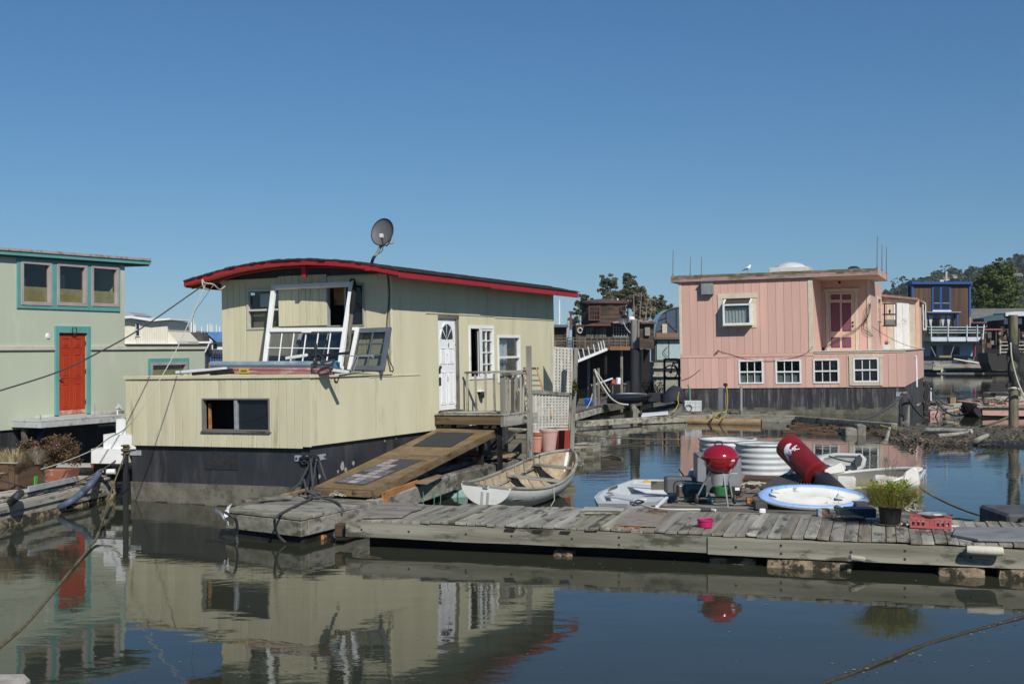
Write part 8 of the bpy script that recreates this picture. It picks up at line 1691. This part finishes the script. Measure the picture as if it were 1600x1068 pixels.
for i in range(1, 5): o.line('rail', flat('grey_rail', (.2, .2, .2)), ((903, 562-i*2.6), (946, 544.5-i*2.9)), .3, -.1)
o = BG('satellite_dish', 'dark grey satellite dish in front of the dark house beside the thick pile', 'satellite dish', 976, 520, Y=80)
MB().lathe([(.001, 0), (4*o.k, .06), (8.2*o.k, .2), (8.4*o.k, .2), (4*o.k, .03), (.001, -.03)], 24, Matrix.Translation(o.p(973.5, 497.5)) @ Matrix.Rotation(1.9, 4, 'X') @ Matrix.Rotation(.2, 4, 'Y')).build('reflector', flat('dish_dark', (.09, .095, .10)), o, smooth='all')
o.line('feed_arm', GALV, ((973, 503), (978, 513), (984, 520)), .8, -.3); o.line('mast', BLACKMETAL, ((985, 540), (984, 503), (976, 498)), .9, .2)
bgpile('mooring_pile', 'slim greenish pile standing right of the thick grey pile', 1004.5, 1009.5, 527, 600, mat('green_pile', (.20, .22, .18), (.12, .14, .11), sc=5))
# ---------------------------------------------------------------- glass dome house
o = BG('glass_dome_house', 'houseboat with a curved glazed dome over pale blue panels, left of the pink one', 'houseboat', 1045, 604)
DF = flat('weathered_dome_frame', (.10, .09, .08)); arc = [(1024, 527), (1025, 513), (1029, 499), (1036, 489), (1046, 482.5), (1058, 480), (1075, 479.5)]
o.poly('glazing', glass_mat('sky_glass', tint=(.07, .10, .14), refl=1.6), arc+[(1075, 527)], .1, 4)
for a, b in zip(arc, arc[1:]): o.line('rib', DF, (a, b), 1.0)
for x0, y0, x1, y1 in ((1042, 486, 1042, 527), (1058, 481, 1058, 527), (1029, 499, 1042, 494), (1026, 516, 1042, 511), (1042, 500, 1058, 516), (1046, 527, 1056, 508)): o.line('glazing_bar', DF, ((x0, y0), (x1, y1)), .6, -.05)
o.bx('card', flat('cream_card', (.50, .42, .30)), 1034.5, 506, 1042, 520, -.1, .0); o.bx('rust_board', flat('rust_board', (.22, .11, .07)), 1025, 520, 1060, 527, -.1, .05); o.bx('sill', DF, 1022, 526.5, 1075, 530, -.3, .3)
for x in (1026.5, 1046): o.bx('blue_panel', mat('pale_blue_panel', (.33, .43, .43), (.28, .37, .375)), x, 531.5, x+18, 562, .1, .2)
o.bx('wall', DF, 1024, 529, 1075, 565, .21, 3); o.line('brace', BLACKMETAL, ((1043, 541), (1036, 549), (1043, 558)), .5, -.05)
o.bx('hull', mat('pale_mud_hull', (.30, .29, .24)), 1022, 566, 1075, 604, .1, 4)
for y in (572, 585): o.bx('hull_strake', wood('pale', 'x'), 1020, y, 1075, y+3, -.2, .1)
# ---------------------------------------------------------------- trees
BARK = mat('pale_gum_bark', (.32, .29, .24), (.2, .18, .15), sc=3, st=(1, 1, .2), bump=.3)
def tree(name, label, px, ybase, Y, clumps, trunks, lm, n=260, size=.22, seed=1, group=None, cat='tree'):
    o = BG(name, label, cat, px, ybase, Y=Y, group=group); rr = random.Random(seed); mb = MB()
    for (cx_, cy_, rx, ry) in clumps:
        c = o.p(cx_, cy_); rx, ry = rx*1.25, ry*1.25; m_ = max(8, int(rx*ry/4))
        for q in range(m_):
            d = Vector((rr.gauss(0, .5), rr.gauss(0, .5), rr.gauss(0, .5))); cc = c+Vector((d.x*rx, d.y*rx, d.z*ry))*o.k
            leaves(mb, cc, (rx*.42*o.k, rx*.42*o.k, ry*.34*o.k), n//7, size, rr, shell=.1)
    mb.build('crown', lm, o, fixn=False)
    for pts, r0 in trunks:
        P = catmull([o.p(*q, -5 if seed == 3 else 0) for q in pts], 4); MB().tube(P, [r0*o.k*(1-.75*i/len(P)) for i in range(len(P))], 7).build('trunk', BARK, o, smooth=True)
    return o
GUM = leaf_mat('gum_leaf', (.17, .17, .10), (.08, .086, .048), sc=.5); GUMB = leaf_mat('dry_gum_leaf', (.25, .215, .14), (.13, .115, .075), sc=.5); BRIGHT = leaf_mat('bright_tree_leaf', (.13, .165, .035), (.05, .075, .018), sc=.5)
tree('gum_tree', 'gum tree with flat topped dark crown behind the round tower', 952, 520, 170, ((953, 438, 9, 5), (944, 446, 6, 5), (960, 444, 6, 5), (948, 458, 6, 6), (955, 467, 5, 4), (941, 455, 4, 4)), ((((948, 520), (949, 480), (953, 445)), 1.6), (((948, 480), (942, 462), (943, 448)), .9)), GUM, seed=1)
tree('gum_tree', 'tallest gum tree with a rounded brownish top right of the tower', 980, 520, 172, ((980, 434, 7, 5), (985, 443, 8, 6), (977, 455, 10, 7), (968, 459, 8, 6), (988, 459, 9, 7), (981, 470, 10, 7), (967, 470, 8, 5)), ((((980, 520), (981, 475), (980, 440)), 1.8), (((980, 490), (969, 470), (966, 458)), 1)), GUM, seed=2)
tree('gum_tree', 'browning gum tree with pale bare stems in the middle of the grove', 1000, 522, 168, ((1000, 452, 6, 5), (1002, 465, 10, 7), (1010, 472, 9, 7), (992, 478, 9, 8), (1013, 485, 9, 8), (1002, 492, 10, 8)), ((((993, 525), (991, 490), (990, 460)), 1.1), (((1001, 525), (1000, 490), (1003, 455)), 1.0), (((1010, 525), (1009, 495), (1012, 470)), 1.0), (((1018, 525), (1016, 500), (1019, 478)), .9), (((986, 525), (985, 500), (983, 480)), .8)), GUMB, seed=3)
tree('gum_tree', 'spreading dark gum tree at the right end of the grove beside the glass dome', 1032, 524, 176, ((1026, 468, 7, 5), (1034, 473, 9, 5), (1042, 480, 7, 6), (1030, 483, 9, 7), (1022, 492, 9, 8), (1036, 492, 9, 8), (1046, 490, 4, 5)), ((((1028, 525), (1029, 495), (1034, 475)), 1.3),), GUM, seed=4)
tree('gum_tree', 'low gum tree just right of the yellow roof end behind the stove pipe', 911, 515, 165, ((911, 464, 6, 5), (905, 476, 5, 4), (916, 472, 6, 4), (903, 488, 5, 4), (909, 482, 4, 4), (898, 500, 6, 5), (925, 475, 5, 4)), ((((905, 515), (906, 490), (911, 467)), 1.2),), GUM, seed=5)
tree('shade_tree', 'big round bright green tree standing in front of the hill', 1553, 490, 210, ((1548, 424, 10, 7), (1560, 421, 9, 7), (1567, 431, 12, 9), (1542, 436, 12, 9), (1554, 440, 17, 12), (1570, 449, 14, 11), (1541, 455, 14, 11), (1557, 464, 18, 12), (1574, 470, 12, 11), (1538, 473, 12, 11), (1556, 480, 20, 10)), ((((1555, 505), (1555, 470), (1553, 440)), 3),), BRIGHT, n=230, size=.32, seed=6)
# ---------------------------------------------------------------- brown house with blue trim
B = BG('blue_trim_house', 'two storey brown floating house with bright blue trim and balcony', 'houseboat', 1475, 581)
BLU = flat('bright_blue_trim', (.012, .07, .26), rough=.5); PBL = mat('pale_blue_wall', (.28, .36, .42), (.24, .31, .37), bump=.1)
for i in range(11): x = 1427+i*7.9; B.bx('wall_board', mat('brown_stained_board', (.105, .066, .042), (.06, .038, .025), sc=1, st=(2, 2, .2), bump=.4, rough=.9, rnd=.1), x, 443.5, x+7.7, 512, 0, .2)
B.bx('wall', DKW, 1428, 445, 1514.5, 512, .21, 2.2); B.bx('roof', BLU, 1423, 440.2, 1517, 444, -.5, 2.2); B.bx('corner_board', BLU, 1424, 444.1, 1427, 512, -.15, .3); B.bx('corner_board', BLU, 1513.5, 444.1, 1516.5, 495, -.15, .3); B.bx('corner_post', flat('rosy_post', (.35, .22, .2)), 1514, 495.2, 1516.2, 512, -.15, .3)
B.poly('window_frame', BLU, ((1455.5, 485), (1455.5, 449), (1462, 446), (1469, 446), (1478, 446), (1485, 449), (1485, 485)), -.12, -.02)
for x0, x1 in ((1458.5, 1468), (1471.5, 1482.5)): B.poly('pane', GLASS, ((x0, 482), (x0, 449.5), (x0+4, 448), (x1, 448.5), (x1, 482)), -.16, -.125); B.bx('glazing_bar', flat('grey_bar', (.3, .3, .32)), x0, 473, x1, 474, -.2, -.17)
B.bx('sill', WHITE, 1456, 484.5, 1485, 486.5, -.3, .0); B.bx('porch_roof', flat('grey_cap', (.25, .25, .26)), 1444, 487, 1497, 488.5, -1, 0); B.bx('porch_beam', BLU, 1445, 488.6, 1495, 491, -.8, -.6); B.bx('porch_post', BLU, 1491, 491.2, 1494, 512, -.8, -.6)
B.win(1447, 491.5, 1490, 511, flat('grey_sash', (.36, .38, .40)), 2, 1, d=-.1)
for x in (1453, 1472, 1481): B.poly('curtain', flat('white_net', (.45, .46, .48)), ((x-3, 492.5), (x+4, 492.5), (x+1.5, 509), (x-.5, 509)), -.155, -.15)
for y in (510.5, 515, 519): B.bx('rail', mat('pale_blue_rail', (.42, .47, .50), (.34, .38, .4)), 1443, y, 1533, y+1.3, -2.0, -1.9)
for x in (1445, 1471, 1500, 1516, 1531): B.bx('rail_post', _M['pale_blue_rail'], x, 508, x+1.6, 532, -2.1, -1.95)
rr = random.Random(33)
for k in range(9):
    mb = MB(); x = 1448+k*7.2
    for q in range(3): leaves(mb, B.p(x+rr.uniform(-2, 2), rr.uniform(517, 525), -1.6), (.3, .2, .25), 16, .12, rr)
    mb.build('foliage', leaf_mat('olive_pot_plants', (.13, .13, .06), (.06, .06, .03)), B, fixn=False)
for x0, x1 in ((1446, 1470), (1472.5, 1499), (1501.5, 1524)): B.bx('balcony_panel', mat('white_blue_panel', (.50, .55, .60), (.42, .47, .52)), x0, 526.5, x1, 533, -2.05, -1.9)
B.bx('balcony_deck', DKW, 1443, 533.2, 1526, 534.5, -2.1, 0); B.bx('lower_wall', PBL, 1443, 534.6, 1523, 556, .0, 2.5)
B.bx('lower_window', flat('plum_window', (.06, .03, .05)), 1488.5, 541.5, 1499, 554, -.06, .0); B.bx('lower_door', BLACKMETAL, 1454, 540, 1463, 556, -.06, .0); B.bx('lower_panel', flat('slate_panel', (.12, .15, .18)), 1474, 539, 1488, 557, -.05, .0); B.bx('corner_trim', flat('crimson_trim', (.3, .03, .08)), 1522, 536, 1524, 557, -.1, .1)
B.bx('hull', mat('grey_barge', (.16, .165, .165), (.11, .11, .11)), 1440, 556.2, 1524, 581, .3, 2.5)
MB().tube([B.p(1478.5, 439), B.p(1478.5, 424)], .12, 6).build('roof_ornament', flat('pale_ornament', (.5, .47, .4)), B); B.bx('roof_planter', flat('pale_ornament', (.5, .47, .4)), 1478, 435.5, 1484, 440, 2, 2.4)
for x, y in ((1454, 560), (1480, 536)): pass
B.line('strut', flat('pale_strut', (.35, .33, .33)), ((1447, 540), (1456, 558)), .5, -1.5); B.line('strut', flat('pale_strut', (.35, .33, .33)), ((1486, 533), (1478, 556)), .5, -1.5); B.bx('yellow_crate', flat('mustard_crate', (.3, .2, .06)), 1456, 555, 1475, 558, -2.5, -1.5)
# the long dock under it
F = BG('far_dock', 'long pale plank dock with heaped timber below the blue trimmed house', 'dock', 1510, 583)
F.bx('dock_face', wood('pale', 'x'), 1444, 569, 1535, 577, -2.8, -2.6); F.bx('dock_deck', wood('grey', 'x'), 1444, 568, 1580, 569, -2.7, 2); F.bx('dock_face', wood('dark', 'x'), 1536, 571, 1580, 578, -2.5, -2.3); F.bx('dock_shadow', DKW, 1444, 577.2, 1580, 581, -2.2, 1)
rr = random.Random(35)
for k in range(26):
    x = rr.uniform(1448, 1570); y = 569-rr.uniform(0, 8)*(1-(x-1450)/170); ln = rr.uniform(4, 16); a, b = F.p(x, y), F.p(x+ln, y+rr.uniform(-.6, 1.2)); MB().beam(a+Vector((0, rr.uniform(-2.3, .5), 0)), b+Vector((0, rr.uniform(-2.3, .5), 0)), .25, .16).build('stacked_timber', wood(rr.choice(('pale', 'dark', 'grey', 'mossy')), 'x'), F)
F.line('white_spar', WHITE, ((1478, 560), (1533, 569)), .9, -2.4); F.bx('white_float', flat('ivory_float', (.6, .58, .45)), 1456, 576, 1463, 580.5, -3.0, -2.81); F.bx('teal_bin', flat('dusty_teal', (.2, .28, .28)), 1448, 565, 1457, 570, -2.4, -1.8)
for px, yt, m_, lab in ((1536, 534, _M['green_pile'], 'greenish dock pile at the right end of the pale far dock'), (1529, 552, BLACKMETAL, 'slim dark pile left of the greenish pile on the far dock')): bgpile('dock_pile', lab, px-1.8, px+1.8, yt, 579, m_)
# ---------------------------------------------------------------- grey roofed house and dark boat at the right edge
o = BG('grey_roof_house', 'long grey shingle roofed house with dark red eave behind the blue trimmed one', 'house', 1570, 570, Y=165)
GS = mat('grey_roof_shingle', (.17, .165, .15), (.12, .115, .105), sc=2, st=(1, 1, 3), bump=.4, rough=.95)
pv = [o.p(1516, 503), o.p(1680, 503), o.p(1680, 481, 5), o.p(1517, 482, 5)]
for j in range(7): a = [pv[0].lerp(pv[3], j/7), pv[1].lerp(pv[2], j/7), pv[1].lerp(pv[2], (j+1)/7), pv[0].lerp(pv[3], (j+1)/7)]; MB().slab([a[0]+Vector((0, 0, .08)), a[1]+Vector((0, 0, .08)), a[2], a[3]], .12).build('shingle_course', GS, o)
o.bx('eave', RTRIM, 1515, 503.2, 1680, 505.2, -.1, .3); o.bx('wall', DKW, 1517, 505.3, 1680, 570, .4, 5)
o = BG('dark_work_boat', 'dark old wooden work boat with a teal and white canopy at the right edge', 'boat', 1585, 572, Y=125)
o.poly('teal_canopy', mat('teal_canvas', (.06, .12, .13), (.04, .08, .09)), ((1531, 497.5), (1566, 491), (1566, 499), (1532, 502.5)), -1, 2); o.poly('white_canopy', flat('pale_canvas', (.55, .57, .58)), ((1564, 488.5), (1580, 487), (1660, 487), (1660, 493), (1564, 494)), -1.2, 2)
o.bx('cabin', DKW, 1566, 494.2, 1660, 545, .5, 4); o.bx('wheelhouse_wall', wood('brown', 'z'), 1560, 500, 1573, 530, .3, .5)
for x in (1570, 1592): o.bx('bright_window', flat('white_blind', (.7, .72, .75)), x, 497, x+6, 506, .2, .49)
o.bx('red_awning', flat('dull_red_awning', (.3, .1, .1)), 1535, 513.5, 1563, 515.5, -.5, 1); o.line('white_pole', WHITE, ((1532, 530), (1535, 498)), .9, -.6)
for x in range(1536, 1600, 9): o.bx('deck_post', wood('brown', 'z'), x, 513, x+1.6, 545, -.3, -.1)
rr = random.Random(37)
for k in range(46): x, y = rr.uniform(1528, 1600), rr.uniform(516, 544); MB().box((0, 0, 0), (rr.uniform(.1, .5), .3, rr.uniform(.1, .6))).build('deck_gear', (wood('brown', 'z'), wood('dark', 'x'), flat('rusty_gear', (.13, .07, .045)), BLACKMETAL, flat('grey_gear', (.18, .18, .17)))[k % 5], o).location = o.p(x, y, rr.uniform(-.4, .4))
for y in (533, 538.5, 544, 549): o.bx('rail_board', wood('pale', 'x'), 1556, y, 1640, y+1.8, -.9, -.75)
o.bx('rail_post', wood('pale', 'z'), 1556, 531, 1558, 552, -1, -.91); hull_boat(BGh := Fr(), 1, 1, 1, DKW, DKW) if False else o.poly('hull', flat('black_brown_hull', (.022, .02, .018)), ((1539, 551), (1556, 553), (1660, 552), (1660, 578), (1546, 578), (1541, 566)), -.7, 2)
MP, kq, r_ = bgpile('mooring_pile', 'thick pile wrapped in black cloth at the right edge', 1576.5, 1591.5, 492, 672, PILE, lean=-1)
MB().tube(catmull([(-.01, 0, 63*kq), (-.4*kq, 0, 80*kq), (-.9*kq, 0, 110*kq), (-1.4*kq, 0, 147*kq)], 4), [r_*1.4]*3+[r_*1.15]*10, 16).jit(.14, 3, 2.6).build('black_wrap', mat('black_wrapping', (.02, .021, .025), (.012, .012, .015), bump=.6, bsc=8, rough=.7), MP, smooth='all')
for (x, y, s) in ((-11, 112, 3.2), (11, 120, 2.5), (-10, 70, 4), (11, 75, 3.5)): MB().lathe([(0, s*kq*1.5), (s*kq, 0), (0, -s*kq*2.4)], 8, Matrix.Translation((x*kq, -.1, y*kq))).jit(.04, x, 4).build('torn_flap', _M['black_wrapping'], MP, smooth='all')
MUDP = mat('brown_pile', (.20, .17, .125), (.11, .095, .07), sc=5, st=(1, 1, .12), bump=.5, bsc=14, rough=.95, dirt=(.09, .10, .05), dth=.5, dsc=2, dst=(1, 1, .3))
for c_ in MP.o.children:
    if c_.name.startswith('shaft'): c_.data.materials[0] = MUDP
rope('mooring_rope', catmull([at(1579, 535, 45.6), at(1581, 560, 45.6), at(1589, 592, 45.6), at(1600, 620, 45.4)], 6), .03, ROPE_L, 'grey rope running down the front of the black wrapped pile'); rope('mooring_rope', catmull([at(1575, 608, 45.8), at(1584, 606, 45.6), at(1593, 609, 45.8), at(1594, 617, 46)], 6), .05, ROPE_L, 'pale rope turns round the pile below its black wrapping')
# ---------------------------------------------------------------- pink raft, debris raft, mud bank
F = BG('pink_raft', 'old pink sided raft with a black nose heaped with mud and boards', 'raft', 1560, 652)
F.poly('black_nose', flat('black_fibreglass', (.02, .02, .021)), ((1517, 630), (1523, 629), (1531, 648), (1526, 651), (1518, 642)), -.3, 1.5); F.poly('pink_side', mat('faded_pink_side', (.52, .30, .25), (.42, .24, .2), dirt=(.3, .2, .17), dth=.58), ((1532, 639), (1538, 636), (1578, 636.5), (1640, 638), (1640, 650), (1533, 648)), -.2, 1.6); F.bx('rim_board', wood('pale', 'x'), 1522, 633, 1600, 635.6, -.35, -.1); F.bx('pink_top', _M['faded_pink_side'], 1520, 629, 1640, 632.5, .2, 2.2)
F.bx('far_side', wood('pale', 'x'), 1590, 618, 1660, 648, 2.5, 4); F.bx('waterline_board', DKW, 1525, 650, 1660, 655, -.1, 1.5)
rr = random.Random(43)
def rubble(F, n, x0, x1, ytop, ybot, D0=-.3, D1=1.5, s=(.05, .3), kinds=('dark', 'pale', 'mossy', 'grey', 'brown')):
    for k in range(n):
        x = rr.uniform(x0, x1); y = rr.uniform(ytop(x), ybot(x)); a = F.p(x, y)+Vector((0, rr.uniform(D0, D1), 0)); L_ = rr.uniform(*s); d = Vector((rr.uniform(-1, 1), rr.uniform(-.6, .6), rr.uniform(-.2, .2))).normalized()*L_
        MB().beam(a-d, a+d, rr.uniform(.03, .10), rr.uniform(.025, .06)).jit(.03, k, 5).build('debris', wood(rr.choice(kinds), 'x'), F)
rubble(F, 40, 1528, 1600, lambda x: 621+abs(x-1556)*.1, lambda x: 630); o = F.bx('tarp_flap', BLACKMETAL, 1560, 614, 1580, 619, .3, .9)
F = BG('debris_raft', 'low sunken raft of pinkish boards with an upright wooden block', 'raft', 1478, 650)
F.bx('block', wood('tan', 'z'), 1487.5, 621, 1496, 634, .2, .5); F.bx('pink_board', _M['faded_pink_side'], 1450, 641, 1465, 650, -.3, -.1); F.bx('frame_board', wood('brown', 'x'), 1449, 630, 1480, 633, .5, .8); F.bx('white_pipe', WHITE, 1463.4, 607, 1465, 627, .8, .9)
for a, b in (((1462, 645), (1503, 638)), ((1470, 651), (1503, 639)), ((1450, 637), (1500, 634)), ((1480, 633), (1502, 631))): MB().beam(F.p(*a), F.p(*b), .16, .1).jit(.02, a[0], 3).build('plank', wood('tan' if a[0] == 1470 else 'pale', 'x'), F)
rubble(F, 40, 1449, 1500, lambda x: 632, lambda x: 648)
MUD = mat('wet_mud', (.12, .105, .075), (.06, .052, .038), sc=1.2, bump=1, bsc=5, rough=.75, dirt=(.2, .18, .14), dth=.6, dsc=3, dist=.06)
P = []; 
for j in range(12):
    row = []
    for i in range(60):
        px = 1368+i*6; v = j/11; z = .20*math.sin(math.pi*v)**.7*min(1, (i)/9)+(noise.noise(Vector((px*.06, j*.5, 0)))*.10 if 0 < j < 11 else 0)
        yb, yt = 692-max(0, (1420-px))*.35+noise.noise(Vector((px*.05, 9, 0)))*3, 664-noise.noise(Vector((px*.04, 3, 0)))*4+max(0, (px-1490))*.05
        p = gz(px, yb+(yt-yb)*v, 0); p.z = z-.06; row.append(p)
    P.append(row)
tag(MB().grid(P).build('mud_bank', MUD, smooth='all'), kind='structure')
mb = MB(); mb2 = MB(); rr = random.Random(45)
for k in range(4200):
    px = rr.uniform(1372, 1640); p = gz(px, rr.uniform(667, 692-max(0, (1420-px))*.35), .12); p.z = .03+rr.random()**1.5*.17*(1 if px > 1390 else .3); L_ = rr.choice((.015, .02, .03, .045, .09))*rr.uniform(.6, 1.3)
    d = Vector((rr.uniform(-1, 1), rr.uniform(-1, 1), rr.uniform(-.3, .5))).normalized()*L_; (mb if rr.random() < .6 else mb2).beam(p-d, p+d, L_*rr.uniform(.25, .8), L_*rr.uniform(.1, .3))
tag(mb.build('driftwood_debris', mat('muddy_chips', (.20, .165, .115), (.075, .06, .042), sc=1.2, rough=1)), 'muddy driftwood and shell debris covering the bank', 'debris', kind='stuff'); tag(mb2.build('stone_debris', mat('dark_muddy_stones', (.09, .08, .06), (.04, .036, .03), sc=2, rough=1)), 'dark stones and rubbish on the mud bank', 'debris', kind='stuff')
for i, (a, b, r_, lab) in enumerate((((1447, 672), (1518, 674), .10, 'long pale driftwood log on the mud bank'), ((1465, 681), (1512, 676), .07, 'shorter pale driftwood stick below the long log on the mud'), ((1384, 690), (1390, 668), .06, 'pale stick standing up at the left end of the mud bank'), ((1526, 687), (1543, 680), .08, 'stubby pale log above the black sheet on the mud'))):
    o = MB().tube([gz(*a, .25), gz(*b, .3 if i != 2 else .55)], [r_, r_*.8], 8).jit(.03, i, 3).build('driftwood_log', wood('pale', 'x'), smooth=True); tag(o, lab, 'log', 'driftwood on the mud bank')
tag(MB().slab([gz(1526, 694, .06), gz(1640, 697, .06), gz(1640, 688, .1), gz(1530, 688, .1)], .08).build('black_sheet', BLACKMETAL), 'flat black sheet at the edge of the mud bank', 'sheet')
rope('mooring_line', sag(gz(1375, 664, .3), at(1585, 646, 50), .5), .035, mat('green_slimy_rope', (.16, .16, .04), (.09, .1, .03)), 'slimy green yellow rope stretched low across the mud to the wrapped pile'); rope('mooring_line', sag(gz(1490, 664, .15), at(1580, 650, 49), .2), .03, ROPE_D, 'dark rope below the green one near the wrapped pile')
for i, (px, w_, h_, lab) in enumerate(((1327, .22, .26, 'broken grey concrete stub in the water left of the mud bank'), (1343, .14, .36, 'slimmer broken stub just right of the concrete stub'))):
    o = MB().box((-w_, -.3, -.4), (w_, .3, h_)).jit(.06, i, 3).build('pile_stub', mat('grey_stub', (.24, .225, .19), (.13, .12, .10), sc=4, bump=.6), bevel=.03); o.location = gz(px, 679, 0); tag(o, lab, 'stub')
mb = MB(); rr = random.Random(49)
for k in range(60):
    px = rr.uniform(1235, 1420); p = gz(px, rr.uniform(660, 676)+(px-1235)*.03, .02); d = Vector((rr.uniform(-1, 1), rr.uniform(-.5, .5), rr.uniform(-.03, .1)))*rr.choice((.1, .2, .35, .7)); mb.beam(p-d, p+d, rr.uniform(.05, .14), .06)
tag(mb.jit(.02, 2, 4).build('floating_planks', wood('brown', 'x')), 'low brown boards and scraps floating between the long float and the mud bank', 'debris', kind='stuff')
# ---------------------------------------------------------------- water ropes in the middle
rope('mooring_line', sag(gz(898, 677, .25), gz(1065, 686, .1), .06), .025, ROPE_M, 'mossy rope stretched over the water from the lattice post to the right'); rope('mooring_line', sag(gz(905, 700, .1), gz(1050, 684, .1), .04), .018, ROPE_D, 'thin dark line in the water below the mossy rope')
tag(MB().tube(catmull([gz(940, 713, .03), gz(955, 711, .05), gz(972, 716, .03)], 4), .03, 6).build('floating_branch', wood('dark', 'x'), smooth=True), 'dark twig floating beside the wooden float boxes', 'branch')
# ---------------------------------------------------------------- left background
W = BG('white_houseboat', 'cream houseboat with a white flat roof behind the sage green one', 'houseboat', 235, 610)
CW = mat('cream_board', (.66, .62, .50), (.60, .56, .45), bump=.1, rnd=.03)
W.poly('wall', CW, ((190, 498), (212, 499), (262, 501), (262, 518), (276, 533), (278, 560), (190, 560)), .1, 6)
for i in range(14): W.bx('siding_board', CW, 213+i*3.5, 501.5, 216.3+i*3.5, 536, -.02, .09)
W.poly('roof_fascia', WHITE, ((190, 494.5), (208, 493.5), (240, 499), (268, 497), (269, 499.5), (240, 502), (208, 497), (190, 497.5)), -.5, 5); W.poly('roof', flat('grey_low_roof', (.3, .31, .32)), ((190, 492.5), (198, 487), (213, 493.2), (190, 494.4)), .0, 4)
W.win(212.5, 504, 219, 525.5, WHITE, 1, 2, fw=.9, d=-.05); W.bx('lower_band', WHITE, 190, 536.2, 280, 540, -.2, 3); W.bx('hull', flat('white_hull_band', (.5, .5, .5)), 190, 541, 280, 610, 0, 4)
W = BG('brown_roof_house', 'low dark brown roofed building right of the cream houseboat', 'building', 292, 600, Y=110)
W.poly('roof', mat('brown_tar_roof', (.10, .075, .07), (.065, .05, .048)), ((262, 518.5), (318, 519), (320, 532), (281, 533)), -.5, 6); W.bx('roof_edge', WHITE, 281, 533, 332, 536, -.6, .1); W.bx('wall', flat('dark_slate_wall', (.05, .06, .08)), 282, 536.2, 322, 580, .1, 5); W.line('white_brace', WHITE, ((330, 535), (322, 550)), 1.1, -.5)
W = BG('blue_tarp_boat', 'white cabin boat under a bright blue tarpaulin beside the yellow houseboat', 'boat', 330, 575, Y=112)
W.poly('cabin', WHITE, ((309, 535), (310, 520), (322, 518.5), (334, 534)), -.2, 2); W.poly('blue_tarp', mat('bright_blue_tarp', (.10, .24, .48), (.07, .18, .38), bump=.3), ((322, 518.5), (352, 518), (352, 534), (340, 534)), -.4, 3); W.bx('door', flat('tan_door', (.25, .13, .07)), 319, 522, 324, 529, -.3, -.21); W.bx('hull_side', WHITE, 328, 534.2, 352, 546, .1, 2); W.bx('window', GLASS, 333, 537, 339, 544, .0, .09); W.bx('lower_hull', flat('blue_hull', (.06, .1, .2)), 320, 546.2, 352, 575, .2, 3)
for y in (547, 551): W.bx('rail', BLACKMETAL, 326, y, 352, y+.8, -.3, -.2)
for i in range(6): W.bx('rail_post', wood('brown', 'z'), 329+i*4, 546, 330+i*4, 556, -.3, -.2)
W.bx('blue_barrel', flat('cobalt_barrel', (.03, .12, .35)), 320, 558, 332, 568, -.5, .1); W.bx('tan_crate', flat('straw_crate', (.35, .22, .08)), 320, 566, 336, 574, -1, -.51)
rr = random.Random(47)
MG = flat('white_mast', (.78, .79, .8))
for i, (px, top) in enumerate(((266, 500), (270, 507), (276, 508), (279.5, 501), (287, 511), (297, 507), (299, 503), (302, 490), (303, 508), (305, 506), (315, 510), (324, 506), (328, 505), (331, 507), (338, 507), (343, 510), (874, 468))):
    Yb = rr.uniform(380, 520) if i < 16 else 330; g = at(px, 538, Yb); o = Fr('sailboat', 'white sailboat with a tall bare mast in the far marina' if i < 16 else 'lone far sailboat mast in the gap right of the yellow houseboat', 'sailboat', (g.x, g.y, 0), rr.uniform(0, 3), group='sailboats in the far marina' if i < 16 else None)
    h = at(px, top, Yb).z; MB().tube([(0, 0, .8), (0, 0, h)], [.26, .18], 5).build('mast', MG, o); MB().tube([(-.1, 0, 2.2), (-3.2, 0, 2.3)], .1, 5).build('boom', MG, o); MB().tube([(0, 0, h*.97), (4.4, 0, 1.1)], .02, 3).build('stay', MG, o)
    MB().hexa([(-4, -.7, 0), (3, -.8, 0), (3, .8, 0), (-4, .7, 0)], [(-4.2, -1.1, 1.0), (3.6, -.8, 1.1), (3.6, .8, 1.1), (-4.2, 1.1, 1.0)]).prism([(3, -.8, 0), (3.6, -.8, 1.1), (5, 0, 1.3), (4, 0, 0)], (0, .01, 0)).build('hull', WHITE, o); MB().box((-1.5, -.7, 1.05), (1.8, .7, 1.5)).build('cabin', WHITE, o, bevel=.1)
# ================================================================ sea haze, clear near by and bluish over the far hills
hz = bpy.data.materials.new('sea_haze'); hz.use_nodes = True; t = hz.node_tree; t.nodes.remove(t.nodes['Principled BSDF'])
pv = t.nodes.new('ShaderNodeVolumePrincipled'); pv.inputs['Color'].default_value = (.80, .88, 1, 1); pv.inputs['Density'].default_value = .00011; pv.inputs['Anisotropy'].default_value = 0
t.links.new(pv.outputs[0], t.nodes['Material Output'].inputs['Volume'])
o = MB().box((-3200, -70, -63), (3200, 3700, 100)).build('haze', hz); tag(o, kind='stuff')
